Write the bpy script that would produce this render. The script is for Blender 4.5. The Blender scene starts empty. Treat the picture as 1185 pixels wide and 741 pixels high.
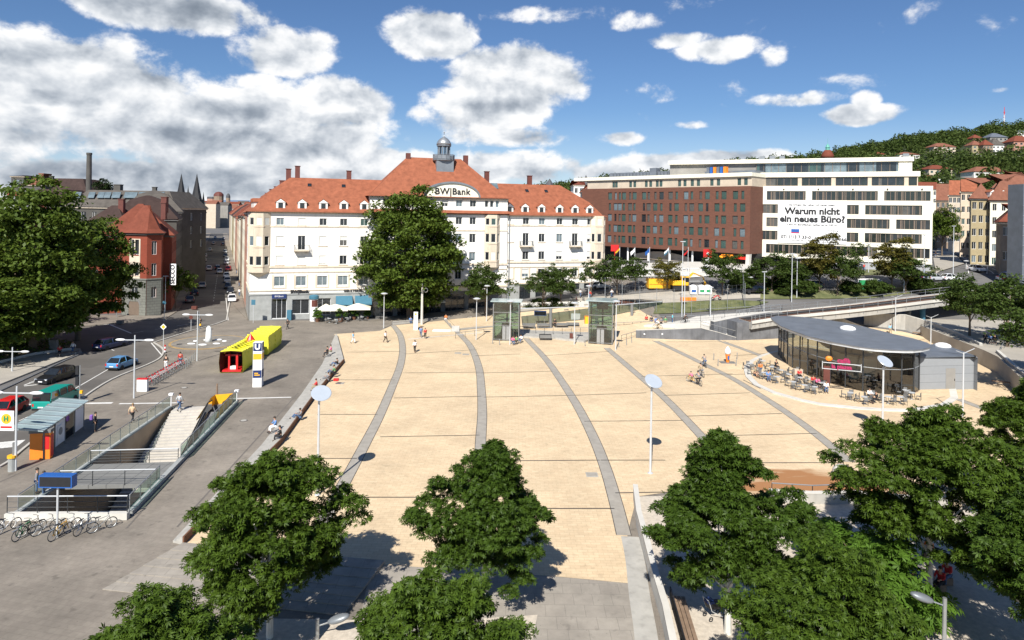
SUN_E = 5.0; SKY_E = .05; CLOUD_B = .71; SKY_TINT = (.83,1.05,1.34,1); EXPO = .57; REL = 1.9
import bpy, bmesh, math, random
import numpy as np
from mathutils import Vector, Matrix
R = math.radians
rnd = random.Random(11)
nrs = np.random.RandomState(5)
scn = bpy.context.scene
COL = scn.collection
# ---------------------------------------------------------------- survey of the place
F, CX, CY, ROLL, EYE = 770.0, 592.5, 246.3, R(.9), 20.0
_c, _s = math.cos(ROLL), math.sin(ROLL)
def ray(px, py):
    u = (px-CX)/F; v = -(py-CY)/F
    return (u*_c - v*_s, u*_s + v*_c)
def at(px, py, Y):
    u, v = ray(px, py); return Vector((u*Y, Y, EYE+v*Y))
def g(px, py, z=0.0):
    u, v = ray(px, py)
    Y = (z-EYE)/v
    return Vector((u*Y, Y, z))
def ss(a, b, x):
    t = max(0., min(1., (x-a)/(b-a))); return t*t*(3-2*t)
def hgt(x, y):
    return 8.5*ss(-32, 50, x)*ss(104, 148, y)
def gt(px, py, zoff=0):
    u, v = ray(px, py)
    Y = 25.0; last = Y
    while Y < 900:
        z = EYE+v*Y
        if z <= hgt(u*Y, Y)+zoff: break
        last = Y; Y += .5
    a, b = last, Y
    for _ in range(12):
        m = (a+b)/2
        if EYE+v*m <= hgt(u*m, m)+zoff: b = m
        else: a = m
    return Vector((u*b, b, hgt(u*b, b)))
# ---------------------------------------------------------------- materials
MATS = {}
def nodes(name):
    m = bpy.data.materials.new(name); m.use_nodes = True
    nt = m.node_tree; nt.nodes.clear()
    out = nt.nodes.new('ShaderNodeOutputMaterial')
    p = nt.nodes.new('ShaderNodeBsdfPrincipled')
    nt.links.new(p.outputs[0], out.inputs[0])
    return m, nt, p, out
def rgb(c): return (c[0], c[1], c[2], 1)
def mat(name, col, rough=.75, var=.12, scale=1.5, metal=0., bump=0., bscale=None, world=False, spec=.5, col2=None, streak=0, patchy=0):
    m, nt, p, out = nodes(name); N = nt.nodes; L = nt.links
    p.inputs['Roughness'].default_value = rough; p.inputs['Metallic'].default_value = metal
    p.inputs['Specular IOR Level'].default_value = spec
    if world:
        src = N.new('ShaderNodeNewGeometry').outputs['Position']
    else:
        src = N.new('ShaderNodeTexCoord').outputs['Object']
    n = N.new('ShaderNodeTexNoise'); n.inputs['Scale'].default_value = scale; n.inputs['Detail'].default_value = 6
    n.inputs['Roughness'].default_value = .62
    L.new(src, n.inputs['Vector'])
    r = N.new('ShaderNodeMapRange'); r.inputs[1].default_value = .28; r.inputs[2].default_value = .72
    L.new(n.outputs[0], r.inputs[0])
    mx = N.new('ShaderNodeMix'); mx.data_type = 'RGBA'
    a = [max(0, c*(1-var)) for c in col]; b = [min(1, c*(1+var)) for c in col]
    if col2: b = col2
    mx.inputs[6].default_value = rgb(a); mx.inputs[7].default_value = rgb(b)
    L.new(r.outputs[0], mx.inputs[0]); last = mx.outputs[2]
    for kind, am in (('s', streak), ('p', patchy)):
        if not am: continue
        mp = N.new('ShaderNodeMapping'); mp.inputs['Scale'].default_value = (2.2, 2.2, .16) if kind == 's' else (.11, .2, 1); L.new(src, mp.inputs[0])
        if kind == 's': q = N.new('ShaderNodeTexNoise'); q.inputs['Detail'].default_value = 5; q.inputs['Scale'].default_value = 1.; o_ = q.outputs[0]; lo, hi = .5, .72
        else: q = N.new('ShaderNodeTexVoronoi'); q.inputs['Scale'].default_value = 1.; q.inputs['Randomness'].default_value = 1.; q.distance = 'CHEBYCHEV'; sx_ = N.new('ShaderNodeSeparateColor'); L.new(q.outputs['Color'], sx_.inputs[0]); o_ = sx_.outputs[0]; lo, hi = .0, 1.
        L.new(mp.outputs[0], q.inputs['Vector'])
        rr = N.new('ShaderNodeMapRange'); rr.inputs[1].default_value = lo; rr.inputs[2].default_value = hi; rr.inputs[3].default_value = 1 if kind == 's' else 1+am*.5; rr.inputs[4].default_value = 1-am; L.new(o_, rr.inputs[0])
        mu = N.new('ShaderNodeVectorMath'); mu.operation = 'SCALE'; L.new(last, mu.inputs[0]); L.new(rr.outputs[0], mu.inputs['Scale']); last = mu.outputs[0]
    L.new(last, p.inputs['Base Color'])
    if bump:
        n2 = N.new('ShaderNodeTexNoise'); n2.inputs['Scale'].default_value = bscale or scale*6; n2.inputs['Detail'].default_value = 4
        L.new(src, n2.inputs['Vector'])
        bp = N.new('ShaderNodeBump'); bp.inputs['Strength'].default_value = bump; bp.inputs['Distance'].default_value = .03
        L.new(n2.outputs[0], bp.inputs['Height']); L.new(bp.outputs[0], p.inputs['Normal'])
    MATS[name] = m
    return m
def brickmat(name, c1, c2, mort, bw, rh, ms=.012, rough=.85, world=True, axes='xy', stain=.12, stscale=.25, rot=0., bump=.15, off=.5, fine=0.10, patch=None, spots=0):
    m, nt, p, out = nodes(name); N = nt.nodes; L = nt.links
    p.inputs['Roughness'].default_value = rough
    if world: src = N.new('ShaderNodeNewGeometry').outputs['Position']
    else: src = N.new('ShaderNodeTexCoord').outputs['Object']
    vec = src
    if axes == 'xz':
        sp = N.new('ShaderNodeSeparateXYZ'); cb = N.new('ShaderNodeCombineXYZ'); L.new(src, sp.inputs[0])
        ad = N.new('ShaderNodeMath'); L.new(sp.outputs[0], ad.inputs[0]); L.new(sp.outputs[1], ad.inputs[1])
        L.new(ad.outputs[0], cb.inputs[0]); L.new(sp.outputs[2], cb.inputs[1]); vec = cb.outputs[0]
    if rot:
        mp = N.new('ShaderNodeMapping'); mp.inputs['Rotation'].default_value = (0, 0, rot); L.new(vec, mp.inputs[0]); vec = mp.outputs[0]
    b = N.new('ShaderNodeTexBrick'); L.new(vec, b.inputs['Vector'])
    b.inputs['Color1'].default_value = rgb(c1); b.inputs['Color2'].default_value = rgb(c2); b.inputs['Mortar'].default_value = rgb(mort)
    b.inputs['Scale'].default_value = 1; b.inputs['Mortar Size'].default_value = ms; b.inputs['Brick Width'].default_value = bw
    b.inputs['Row Height'].default_value = rh; b.offset = off; b.inputs['Mortar Smooth'].default_value = .1
    last = b.outputs[0]
    for sc, am, lo, hi in ((stscale, stain, .3, .7), (2.3, fine, .3, .7), (stscale*.28, stain*.8, .35, .65)):
        n = N.new('ShaderNodeTexNoise'); n.inputs['Scale'].default_value = sc; n.inputs['Detail'].default_value = 7; n.inputs['Roughness'].default_value = .65
        L.new(src, n.inputs['Vector'])
        r = N.new('ShaderNodeMapRange'); r.inputs[1].default_value = lo; r.inputs[2].default_value = hi
        r.inputs[3].default_value = 1-am; r.inputs[4].default_value = 1+am*.4; L.new(n.outputs[0], r.inputs[0])
        mu = N.new('ShaderNodeVectorMath'); mu.operation = 'SCALE'; L.new(last, mu.inputs[0]); L.new(r.outputs[0], mu.inputs['Scale']); last = mu.outputs[0]
    if spots:
        for sc, lo, hi, am in ((1.1, .63, .70, .22), (5.5, .68, .74, .35), (.16, .56, .64, .10)):
            n = N.new('ShaderNodeTexNoise'); n.inputs['Scale'].default_value = sc; n.inputs['Detail'].default_value = 3; L.new(src, n.inputs['Vector'])
            r = N.new('ShaderNodeMapRange'); r.inputs[1].default_value = lo; r.inputs[2].default_value = hi; r.inputs[3].default_value = 1; r.inputs[4].default_value = 1-am*spots; L.new(n.outputs[0], r.inputs[0])
            mu = N.new('ShaderNodeVectorMath'); mu.operation = 'SCALE'; L.new(last, mu.inputs[0]); L.new(r.outputs[0], mu.inputs['Scale']); last = mu.outputs[0]
    if patch:
        # a worn stain on the paving with a shape of its own: (x, y, rx, ry, colour)
        px_, py_, rx, ry, pc = patch
        sp = N.new('ShaderNodeMapping'); sp.inputs['Location'].default_value = (-px_/rx, -py_/ry, 0); sp.inputs['Scale'].default_value = (1/rx, 1/ry, 0)
        L.new(src, sp.inputs[0])
        ln = N.new('ShaderNodeVectorMath'); ln.operation = 'LENGTH'; L.new(sp.outputs[0], ln.inputs[0])
        n = N.new('ShaderNodeTexNoise'); n.inputs['Scale'].default_value = .55; n.inputs['Detail'].default_value = 6
        mp2 = N.new('ShaderNodeMapping'); mp2.inputs['Scale'].default_value = (.45, 1.5, 1); L.new(src, mp2.inputs[0]); L.new(mp2.outputs[0], n.inputs['Vector'])
        ad = N.new('ShaderNodeMath'); ad.operation = 'MULTIPLY_ADD'; L.new(n.outputs[0], ad.inputs[0]); ad.inputs[1].default_value = 2.4; 
        L.new(ln.outputs['Value'], ad.inputs[2])
        r = N.new('ShaderNodeMapRange'); r.inputs[1].default_value = 2.6; r.inputs[2].default_value = 2.05; L.new(ad.outputs[0], r.inputs[0])
        mx = N.new('ShaderNodeMix'); mx.data_type = 'RGBA'; mx.inputs[7].default_value = rgb(pc)
        L.new(r.outputs[0], mx.inputs[0]); L.new(last, mx.inputs[6]); last = mx.outputs[2]
    L.new(last, p.inputs['Base Color'])
    if bump:
        bp = N.new('ShaderNodeBump'); bp.inputs['Strength'].default_value = bump; bp.inputs['Distance'].default_value = .02; bp.invert = True
        L.new(b.outputs['Fac'], bp.inputs['Height']); L.new(bp.outputs[0], p.inputs['Normal'])
    MATS[name] = m
    return m
def leafmat(name, c1, c2, scale=.8, trans=.35, spec=.25):
    m, nt, p, out = nodes(name); N = nt.nodes; L = nt.links
    src = N.new('ShaderNodeNewGeometry').outputs['Position']
    n = N.new('ShaderNodeTexNoise'); n.inputs['Scale'].default_value = scale; n.inputs['Detail'].default_value = 8; n.inputs['Roughness'].default_value = .75
    L.new(src, n.inputs['Vector'])
    r = N.new('ShaderNodeMapRange'); r.inputs[1].default_value = .3; r.inputs[2].default_value = .7; L.new(n.outputs[0], r.inputs[0])
    mx = N.new('ShaderNodeMix'); mx.data_type = 'RGBA'; mx.inputs[6].default_value = rgb(c1); mx.inputs[7].default_value = rgb(c2)
    L.new(r.outputs[0], mx.inputs[0]); L.new(mx.outputs[2], p.inputs['Base Color'])
    p.inputs['Roughness'].default_value = .5; p.inputs['Specular IOR Level'].default_value = spec
    t = N.new('ShaderNodeBsdfTranslucent')
    hs = N.new('ShaderNodeHueSaturation'); hs.inputs['Value'].default_value = 1.5; hs.inputs['Hue'].default_value = .485; L.new(mx.outputs[2], hs.inputs['Color']); L.new(hs.outputs[0], t.inputs[0])
    ms = N.new('ShaderNodeMixShader'); ms.inputs[0].default_value = trans
    L.new(p.outputs[0], ms.inputs[1]); L.new(t.outputs[0], ms.inputs[2]); L.new(ms.outputs[0], out.inputs[0])
    MATS[name] = m
    return m
def clearglass(name, tint=(.75, .85, .8), refl=.5):
    m = bpy.data.materials.new(name); m.use_nodes = True; nt = m.node_tree; nt.nodes.clear(); N = nt.nodes; L = nt.links
    out = N.new('ShaderNodeOutputMaterial'); tr = N.new('ShaderNodeBsdfTransparent'); tr.inputs[0].default_value = rgb(tint)
    gl = N.new('ShaderNodeBsdfGlossy'); gl.inputs['Roughness'].default_value = .03
    fr = N.new('ShaderNodeFresnel'); fr.inputs[0].default_value = 1.5
    mu = N.new('ShaderNodeMath'); mu.operation = 'MULTIPLY_ADD'; mu.inputs[1].default_value = 1.; mu.inputs[2].default_value = refl*.08; L.new(fr.outputs[0], mu.inputs[0])
    ms = N.new('ShaderNodeMixShader'); L.new(mu.outputs[0], ms.inputs[0]); L.new(tr.outputs[0], ms.inputs[1]); L.new(gl.outputs[0], ms.inputs[2])
    L.new(ms.outputs[0], out.inputs[0]); MATS[name] = m
    return m

mat('wall_white', (.78, .76, .71), .8, .09, .35, streak=.14)
mat('wall_beige', (.62, .50, .38), .8, .10, .8)
mat('trim_beige', (.62, .53, .41), .8, .1, .8, streak=.2)
mat('stone_grey', (.30, .31, .30), .7, .18, .9, bump=.1)
mat('stone_dark', (.17, .17, .165), .75, .2, .7)
mat('cream', (.79, .75, .62), .7, .06, .4, streak=.08)
mat('cream_dull', (.52, .44, .34), .8, .12, .5)
mat('sandstone', (.26, .19, .135), .85, .2, .6)
mat('pinkstone', (.42, .22, .16), .85, .15, .5)
mat('ochre', (.36, .30, .18), .85, .12, .5)
mat('greystucco', (.25, .24, .22), .85, .2, .4)
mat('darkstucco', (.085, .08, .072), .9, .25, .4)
mat('metal', (.42, .44, .45), .4, .08, 3, metal=.7)
mat('metal_dark', (.06, .065, .07), .45, .15, 3, metal=.5)
mat('metal_pale', (.62, .64, .65), .45, .06, 3, metal=.3)
mat('zinc', (.22, .24, .26), .45, .15, .8, metal=.35)
mat('zinc_roof', (.16, .18, .21), .5, .18, .6, metal=.3)
mat('slate', (.07, .072, .078), .7, .25, 1.2)
mat('frame_white', (.72, .72, .70), .5, .05, 2)
mat('frame_brown', (.16, .12, .09), .6, .1, 2)
mat('frame_dark', (.05, .05, .05), .5, .1, 2)
mat('blind', (.62, .62, .58), .8, .08, 2)
mat('concrete', (.38, .365, .33), .85, .15, .7, bump=.1, streak=.2)
mat('concrete_pale', (.55, .53, .48), .85, .12, .7)
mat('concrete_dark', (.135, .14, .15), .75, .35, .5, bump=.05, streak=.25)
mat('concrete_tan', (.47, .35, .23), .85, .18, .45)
mat('rubber', (.02, .02, .021), .85, .2, 4)
mat('black', (.015, .015, .017), .6, .2, 3)
mat('white', (.80, .80, .79), .55, .04, 2)
mat('yellow', (.80, .76, .05), .5, .08, 1)
mat('yellow_sign', (.80, .42, .02), .5, .06, 2)
mat('orange', (.78, .22, .02), .5, .06, 2)
mat('red', (.55, .02, .02), .4, .06, 2)
mat('redbrown', (.12, .035, .025), .6, .15, 2)
mat('blue', (.02, .10, .35), .5, .06, 2)
mat('navy', (.012, .03, .12), .5, .1, 2)
mat('awning_blue', (.045, .15, .22), .7, .08, 2)
mat('green', (.03, .28, .10), .5, .08, 2)
mat('skin', (.50, .29, .19), .55, .06, 6)
mat('hair_dark', (.025, .017, .012), .6, .2, 8)
mat('hair_fair', (.30, .19, .08), .6, .2, 8)
mat('bark', (.16, .12, .085), .9, .3, 3, bump=.5, bscale=14)
mat('bark_white', (.62, .60, .53), .85, .12, 3, bump=.2, bscale=12)
mat('copper', (.10, .34, .28), .6, .15, 1)
mat('tile_orange', (.27, .093, .05), .8, .26, 1.1, bump=.3, bscale=9, spec=.2)
mat('tile_red', (.17, .05, .03), .8, .2, 1.2, bump=.3, bscale=9, spec=.2)
mat('tile_brown', (.20, .085, .055), .85, .2, 1.0, bump=.3, bscale=9, spec=.2)
mat('tile_grey', (.095, .085, .075), .85, .25, .8, bump=.2, bscale=9, spec=.2)
mat('tile_dark', (.05, .032, .028), .85, .25, .8, spec=.2)
mat('wood', (.22, .15, .10), .8, .25, 2.5)
mat('rust', (.14, .065, .035), .85, .25, 1.5)
mat('lampglass', (.36, .40, .45), .25, .05, 2, spec=.8)
mat('fountain_rim', (.34, .23, .10), .8, .3, 1., world=True)
mat('water', (.10, .12, .12), .08, .2, 2, spec=.8)
mat('foam', (.85, .87, .88), .6, .05, 3)
mat('soil', (.20, .15, .10), .95, .3, 1.5, world=True)
mat('basin', (.22, .20, .17), .7, .3, .7, world=True)
mat('paintline', (.62, .61, .58), .8, .15, 1.2, world=True)
mat('kerbstone', (.44, .42, .38), .85, .12, 1.0, world=True)
mat('band', (.315, .29, .25), .85, .16, 1.3, world=True)
mat('joint', (.14, .125, .11), .9, .15, 1.3, world=True)
mat('drain', (.055, .05, .045), .7, .15, 1.3, world=True)
mat('asphalt', (.115, .105, .093), .88, .22, .22, world=True, patchy=.22, bump=.05, bscale=8)
mat('asphalt_far', (.13, .125, .12), .88, .2, .15, world=True, patchy=.15)
mat('park_path', (.36, .33, .28), .9, .14, .35, world=True)
mat('gravel', (.50, .44, .36), .95, .22, 3.5, world=True, bump=.4, bscale=16)
mat('lawn', (.075, .105, .03), .9, .35, .5, world=True, col2=(.18, .18, .08))
mat('earth', (.07, .085, .035), .95, .4, .05, world=True)
mat('hillgreen', (.028, .042, .014), .95, .4, .05, world=True)
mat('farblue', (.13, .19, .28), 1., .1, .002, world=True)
mat('office_glass', (.018, .024, .022), .08, .4, .6, spec=.8)
mat('hotel_glass', (.045, .085, .075), .08, .4, .5, spec=.9)
mat('glass', (.02, .024, .028), .06, .5, .7, spec=.8)
mat('curtain', (.085,.083,.075), .35, .3, 1.2, spec=.6)
mat('glass_pale', (.13, .17, .19), .1, .4, .6, spec=.9)
mat('carglass', (.015, .018, .02), .05, .3, 2, spec=.9)
mat('shop_pink', (.34, .02, .09), .5, .05, 2)
clearglass('clear', (.66, .76, .73), .8)
clearglass('clear_green', (.45, .62, .56), 1.)
clearglass('clear_cafe', (.70, .72, .66), 1.0)
clearglass('canopy_clear', (.62,.72,.70), 3.)
mat('canopy_glass', (.33, .42, .43), .15, .12, 1, spec=.9)
brickmat('tan_paving', (.70, .55, .355), (.645, .49, .31), (.55, .41, .26), .60, .30, .014, stain=.13, stscale=.30, fine=.12, bump=.06, spots=.6, patch=(g(938, 563).x, g(938, 563).y, 5.4, 2.5, (.33, .155, .06)))
brickmat('grey_paving', (.265, .232, .19), (.248, .215, .177), (.205, .178, .145), .40, .40, .010, stain=.28, stscale=.25, fine=.14, off=.5, rot=R(12), spots=1.2)
brickmat('slab_paving', (.36, .325, .275), (.335, .30, .255), (.26, .235, .20), 1.0, 1.0, .015, spots=1., stain=.2, stscale=.5, off=.5)
brickmat('hotel_brick', (.16, .062, .038), (.132, .052, .032), (.12, .06, .04), .9, .3, .02, axes='xz', world=False, stain=.06, fine=.08, bump=.05)
brickmat('red_brick', (.26, .048, .02), (.23, .042, .018), (.18, .06, .04), .5, .16, .012, axes='xz', world=False, stain=.12, fine=.1, bump=.05)
brickmat('grey_cladding', (.27, .285, .30), (.255, .27, .285), (.14, .15, .16), 60, .95, .02, axes='xz', world=False, stain=.06, fine=.05, bump=.1)
brickmat('office_base', (.36, .37, .38), (.34, .35, .36), (.25, .26, .27), 2.4, .8, .02, axes='xz', world=False, stain=.06, fine=.05, bump=.05)
brickmat('ashlar', (.20, .205, .18), (.185, .19, .165), (.10, .10, .09), 1.1, .5, .03, axes='xz', world=False, stain=.15, fine=.08, bump=.2)
brickmat('deck_grid', (.20, .20, .19), (.19, .19, .18), (.10, .10, .10), 1.2, 1.2, .03, off=0)
brickmat('steps_stone', (.52, .49, .44), (.50, .47, .42), (.34, .32, .29), 1.5, 60, .01, stain=.1, world=True)
leafmat('leaf_chestnut', (.014, .034, .004), (.105, .17, .020), 4.0, .24, .18)  # random leaf tones spread wide to imitate sunlit tips and black crown interior
leafmat('leaf_chestnut_deep', (.012, .030, .004), (.085, .145, .018), 4.0, .24, .18)
leafmat('leaf_plane', (.032, .062, .008), (.125, .175, .028), 1.0, .22, .15)
leafmat('leaf_street', (.018, .038, .008), (.085, .125, .026), 1.8, .22, .12)
leafmat('leaf_brown', (.07, .08, .015), (.16, .13, .03), .9, .3, .12)
leafmat('leaf_dark', (.012, .024, .008), (.03, .05, .014), .9, .2, .1)
leafmat('leaf_shrub', (.04, .09, .010), (.12, .22, .03), 1.2, .3, .15)
leafmat('leaf_hill', (.035, .06, .014), (.10, .135, .035), .05, .25, .08)
def carpaint(name, col, metal=.0):
    m = mat(name, col, .3, .03, 1, metal=metal, spec=.7)
    return m
for n_, c_ in (('paint_red', (.55, .015, .015)), ('paint_teal', (.01, .27, .22)), ('paint_blue', (.10, .26, .48)), ('paint_black', (.012, .012, .014)), ('paint_white', (.75, .76, .77)), ('paint_silver', (.42, .44, .46)), ('paint_grey', (.12, .13, .14)), ('paint_navy', (.02, .03, .09))):
    carpaint(n_, c_)

# ---------------------------------------------------------------- mesh builder
class MB:
    def __init__(s): s.v = []; s.f = []; s.m = []; s.T = None
    def add(s, vs, fs, m=0):
        o = len(s.v)
        if s.T is not None: vs = [s.T @ Vector(p) for p in vs]
        s.v += [tuple(p) for p in vs]
        for f in fs: s.f.append([i+o for i in f]); s.m.append(m)
        return s
    def bx(s, x0, x1, y0, y1, z0, z1, m=0):
        return s.add([(x0,y0,z0),(x1,y0,z0),(x1,y1,z0),(x0,y1,z0),(x0,y0,z1),(x1,y0,z1),(x1,y1,z1),(x0,y1,z1)],
              [(0,3,2,1),(4,5,6,7),(0,1,5,4),(1,2,6,5),(2,3,7,6),(3,0,4,7)], m)
    def box(s, c, sz, rz=0, m=0, rx=0, ry=0):
        M_ = Matrix.Translation(c) @ Matrix.Rotation(rz,4,'Z') @ Matrix.Rotation(ry,4,'Y') @ Matrix.Rotation(rx,4,'X')
        a, b, d = sz[0]/2, sz[1]/2, sz[2]/2
        vs = [M_ @ Vector(p) for p in [(-a,-b,-d),(a,-b,-d),(a,b,-d),(-a,b,-d),(-a,-b,d),(a,-b,d),(a,b,d),(-a,b,d)]]
        return s.add(vs, [(0,3,2,1),(4,5,6,7),(0,1,5,4),(1,2,6,5),(2,3,7,6),(3,0,4,7)], m)
    def quad(s, *p, m=0): return s.add(p, [tuple(range(len(p)))], m)
    def prism(s, pts, z0, z1, m=0, mt=None, bottom=True):
        n = len(pts)
        zz0 = z0 if hasattr(z0, '__len__') else [z0]*n
        zz1 = z1 if hasattr(z1, '__len__') else [z1]*n
        vs = [(p[0],p[1],z) for p, z in zip(pts, zz0)]+[(p[0],p[1],z) for p, z in zip(pts, zz1)]
        s.add(vs, [(i,(i+1)%n,n+(i+1)%n,n+i) for i in range(n)], m)
        s.add(vs, [tuple(range(n,2*n))], m if mt is None else mt)
        if bottom: s.add(vs, [tuple(range(n-1,-1,-1))], m)
        return s
    def loft(s, rings, m=0, caps=True, closed=True):
        o = len(s.v); n = len(rings[0]); vs = [p for r in rings for p in r]; fs = []
        for k in range(len(rings)-1):
            for i in range(n if closed else n-1):
                j = (i+1)%n; fs.append((k*n+i, k*n+j, (k+1)*n+j, (k+1)*n+i))
        if caps: fs.append(tuple(range(n-1,-1,-1))); fs.append(tuple((len(rings)-1)*n+i for i in range(n)))
        return s.add(vs, fs, m)
    def tube(s, pts, r, n=6, m=0, caps=True):
        pts = [Vector(p) for p in pts]; rr = r if hasattr(r, '__len__') else [r]*len(pts)
        rings = []; up = None
        for i, p in enumerate(pts):
            d = (pts[min(i+1,len(pts)-1)]-pts[max(i-1,0)])
            if d.length < 1e-9: d = Vector((0,0,1))
            d.normalize()
            if up is None:
                up = Vector((1,0,0)) if abs(d.x) < .9 else Vector((0,1,0))
            a = d.cross(up)
            if a.length < 1e-4: a = d.cross(Vector((0,1,.1)))
            a.normalize(); b = d.cross(a); up = b.cross(d) if False else up
            rings.append([p+(a*math.cos(t)+b*math.sin(t))*rr[i] for t in [2*math.pi*k/n for k in range(n)]])
        return s.loft(rings, m, caps)
    def cyl(s, x, y, z0, z1, r, n=10, m=0, r2=None):
        r2 = r if r2 is None else r2
        return s.loft([[(x+q*math.cos(2*math.pi*k/n), y+q*math.sin(2*math.pi*k/n), z) for k in range(n)] for q, z in ((r,z0),(r2,z1))], m)
    def lathe(s, prof, n=12, x=0, y=0, m=0):
        return s.loft([[(x+q*math.cos(2*math.pi*k/n), y+q*math.sin(2*math.pi*k/n), z) for k in range(n)] for q, z in prof], m)
    def ball(s, c, rx, ry=None, rz=None, n=10, k=6, m=0):
        ry = ry or rx; rz = rz or rx
        rings = []
        for j in range(k+1):
            t = math.pi*j/k; q = max(math.sin(t), .02)
            rings.append([(c[0]+rx*q*math.cos(2*math.pi*i/n), c[1]+ry*q*math.sin(2*math.pi*i/n), c[2]-rz*math.cos(t)) for i in range(n)])
        return s.loft(rings, m)
    def ring(s, c, R_, r, axis='x', n=20, k=5, m=0):
        rings = []
        for i in range(n):
            t = 2*math.pi*i/n; rg = []
            for j in range(k):
                q = 2*math.pi*j/k; a = R_+r*math.cos(q); b = r*math.sin(q)
                if axis == 'x': p = (c[0]+b, c[1]+a*math.cos(t), c[2]+a*math.sin(t))
                elif axis == 'y': p = (c[0]+a*math.cos(t), c[1]+b, c[2]+a*math.sin(t))
                else: p = (c[0]+a*math.cos(t), c[1]+a*math.sin(t), c[2]+b)
                rg.append(p)
            rings.append(rg)
        rings.append(rings[0])
        return s.loft(rings, m, caps=False)
    def mesh(s, name, mats):
        me = bpy.data.meshes.new(name); me.from_pydata(s.v, [], s.f)
        for m in mats: me.materials.append(MATS[m] if isinstance(m, str) else m)
        me.polygons.foreach_set('material_index', s.m); me.update()
        return me
    def build(s, name, mats, parent=None, smooth=False, bevel=0, recalc=True):
        if isinstance(mats, str): mats = [mats]
        me = s.mesh(name, mats)
        if recalc or bevel:
            bm = bmesh.new(); bm.from_mesh(me)
            if bevel:
                bmesh.ops.remove_doubles(bm, verts=bm.verts, dist=.0005)
                bmesh.ops.bevel(bm, geom=[e for e in bm.edges], offset=bevel, segments=1, affect='EDGES', clamp_overlap=True)
            bmesh.ops.recalc_face_normals(bm, faces=bm.faces); bm.to_mesh(me); bm.free()
        if smooth:
            me.polygons.foreach_set('use_smooth', [True]*len(me.polygons))
        return link(name, me, parent)
def link(name, me, parent=None):
    o = bpy.data.objects.new(name, me); COL.objects.link(o)
    if parent is not None: o.parent = parent
    return o
def tag(o, label=None, cat=None, group=None, kind=None):
    if label: o['label'] = label
    if cat: o['category'] = cat
    if group: o['group'] = group
    if kind: o['kind'] = kind
    return o
def thing(name, label, cat, loc=(0,0,0), rz=0, group=None):
    o = bpy.data.objects.new(name, None); COL.objects.link(o); o.empty_display_size = .3
    o.location = loc; o.rotation_euler = (0,0,rz)
    return tag(o, label, cat, group)
def struct(mb, name, mats, **k):
    return tag(mb.build(name, mats, **k), kind='structure')
def kids(o): return [c for c in ALLC.get(o.name, [])]
def copy_tree(o, loc=None, rz=None, label=None, group=None, scale=None, parent=None):
    c = o.copy(); COL.objects.link(c)
    if parent is not None: c.parent = parent
    if loc is not None: c.location = loc
    if rz is not None: c.rotation_euler = (0,0,rz)
    if label: c['label'] = label
    if group: c['group'] = group
    if scale: c.scale = (scale,)*3 if not hasattr(scale, '__len__') else scale
    for ch in list(o.children): copy_tree(ch, parent=c)
    return c
def setmat(o, i, m):
    o.material_slots[i].link = 'OBJECT'; o.material_slots[i].material = MATS[m]
def child(o, nm):
    for c in o.children:
        if c.name.split('.')[0] == nm: return c
ORD = ['first','second','third','fourth','fifth','sixth','seventh','eighth','ninth','tenth','eleventh','twelfth','thirteenth','fourteenth','fifteenth','sixteenth','seventeenth','eighteenth','nineteenth','twentieth','twenty-first','twenty-second','twenty-third','twenty-fourth','twenty-fifth','twenty-sixth','twenty-seventh','twenty-eighth','twenty-ninth','thirtieth']
FONT = None
def text(body, size, name, m, parent, loc, rot, extrude=.02, bold=.0, label=None, spacing=1.0):
    cu = bpy.data.curves.new('lettering', 'FONT'); cu.body = body; cu.size = size; cu.extrude = extrude; cu.align_x = 'CENTER'; cu.align_y = 'CENTER'
    cu.offset = bold; cu.resolution_u = 2; cu.space_character = spacing
    t = bpy.data.objects.new('tmp', cu); COL.objects.link(t)
    dg = bpy.context.evaluated_depsgraph_get(); dg.update()
    me = bpy.data.meshes.new_from_object(t.evaluated_get(dg)); bpy.data.objects.remove(t)
    me.materials.clear(); me.materials.append(MATS[m])
    o = link(name, me, parent); o.location = loc; o.rotation_euler = rot
    return o

# ---------------------------------------------------------------- draped sheets
def drape(poly, dz, name, m, step=3., kind='structure', holes=(), thick=0):
    bm = bmesh.new(); vs = [bm.verts.new((p[0], p[1], 0)) for p in poly]; bm.faces.new(vs)
    xs = [p[0] for p in poly]; ys = [p[1] for p in poly]
    sloped = max(ys) > 104 and max(xs) > -33
    if sloped:
        for ax, lo, hi, a0, a1 in ((0, min(xs), max(xs), -33, 54), (1, min(ys), max(ys), 102, 150)):
            k = math.ceil(max(lo, a0)/step)*step
            while k < min(hi, a1):
                co = (k,0,0) if ax == 0 else (0,k,0); no = (1,0,0) if ax == 0 else (0,1,0)
                bmesh.ops.bisect_plane(bm, geom=bm.verts[:]+bm.edges[:]+bm.faces[:], plane_co=co, plane_no=no, dist=1e-5)
                k += step
    for hole in holes:
        n = len(hole)
        for i in range(n):
            a = Vector((hole[i][0], hole[i][1], 0)); b = Vector((hole[(i+1)%n][0], hole[(i+1)%n][1], 0)); d = (b-a)
            bmesh.ops.bisect_plane(bm, geom=bm.verts[:]+bm.edges[:]+bm.faces[:], plane_co=a, plane_no=(-d.y, d.x, 0), dist=1e-5)
        kill = [f for f in bm.faces if inside(f.calc_center_median(), hole)]
        bmesh.ops.delete(bm, geom=kill, context='FACES')
    for v in bm.verts: v.co.z = hgt(v.co.x, v.co.y)+dz
    for f in bm.faces:
        f.normal_update()
        if f.normal.z < 0: f.normal_flip()
    me = bpy.data.meshes.new(name); bm.to_mesh(me); bm.free(); me.materials.append(MATS[m])
    o = link(name, me)
    if kind: o['kind'] = kind
    return o
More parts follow.
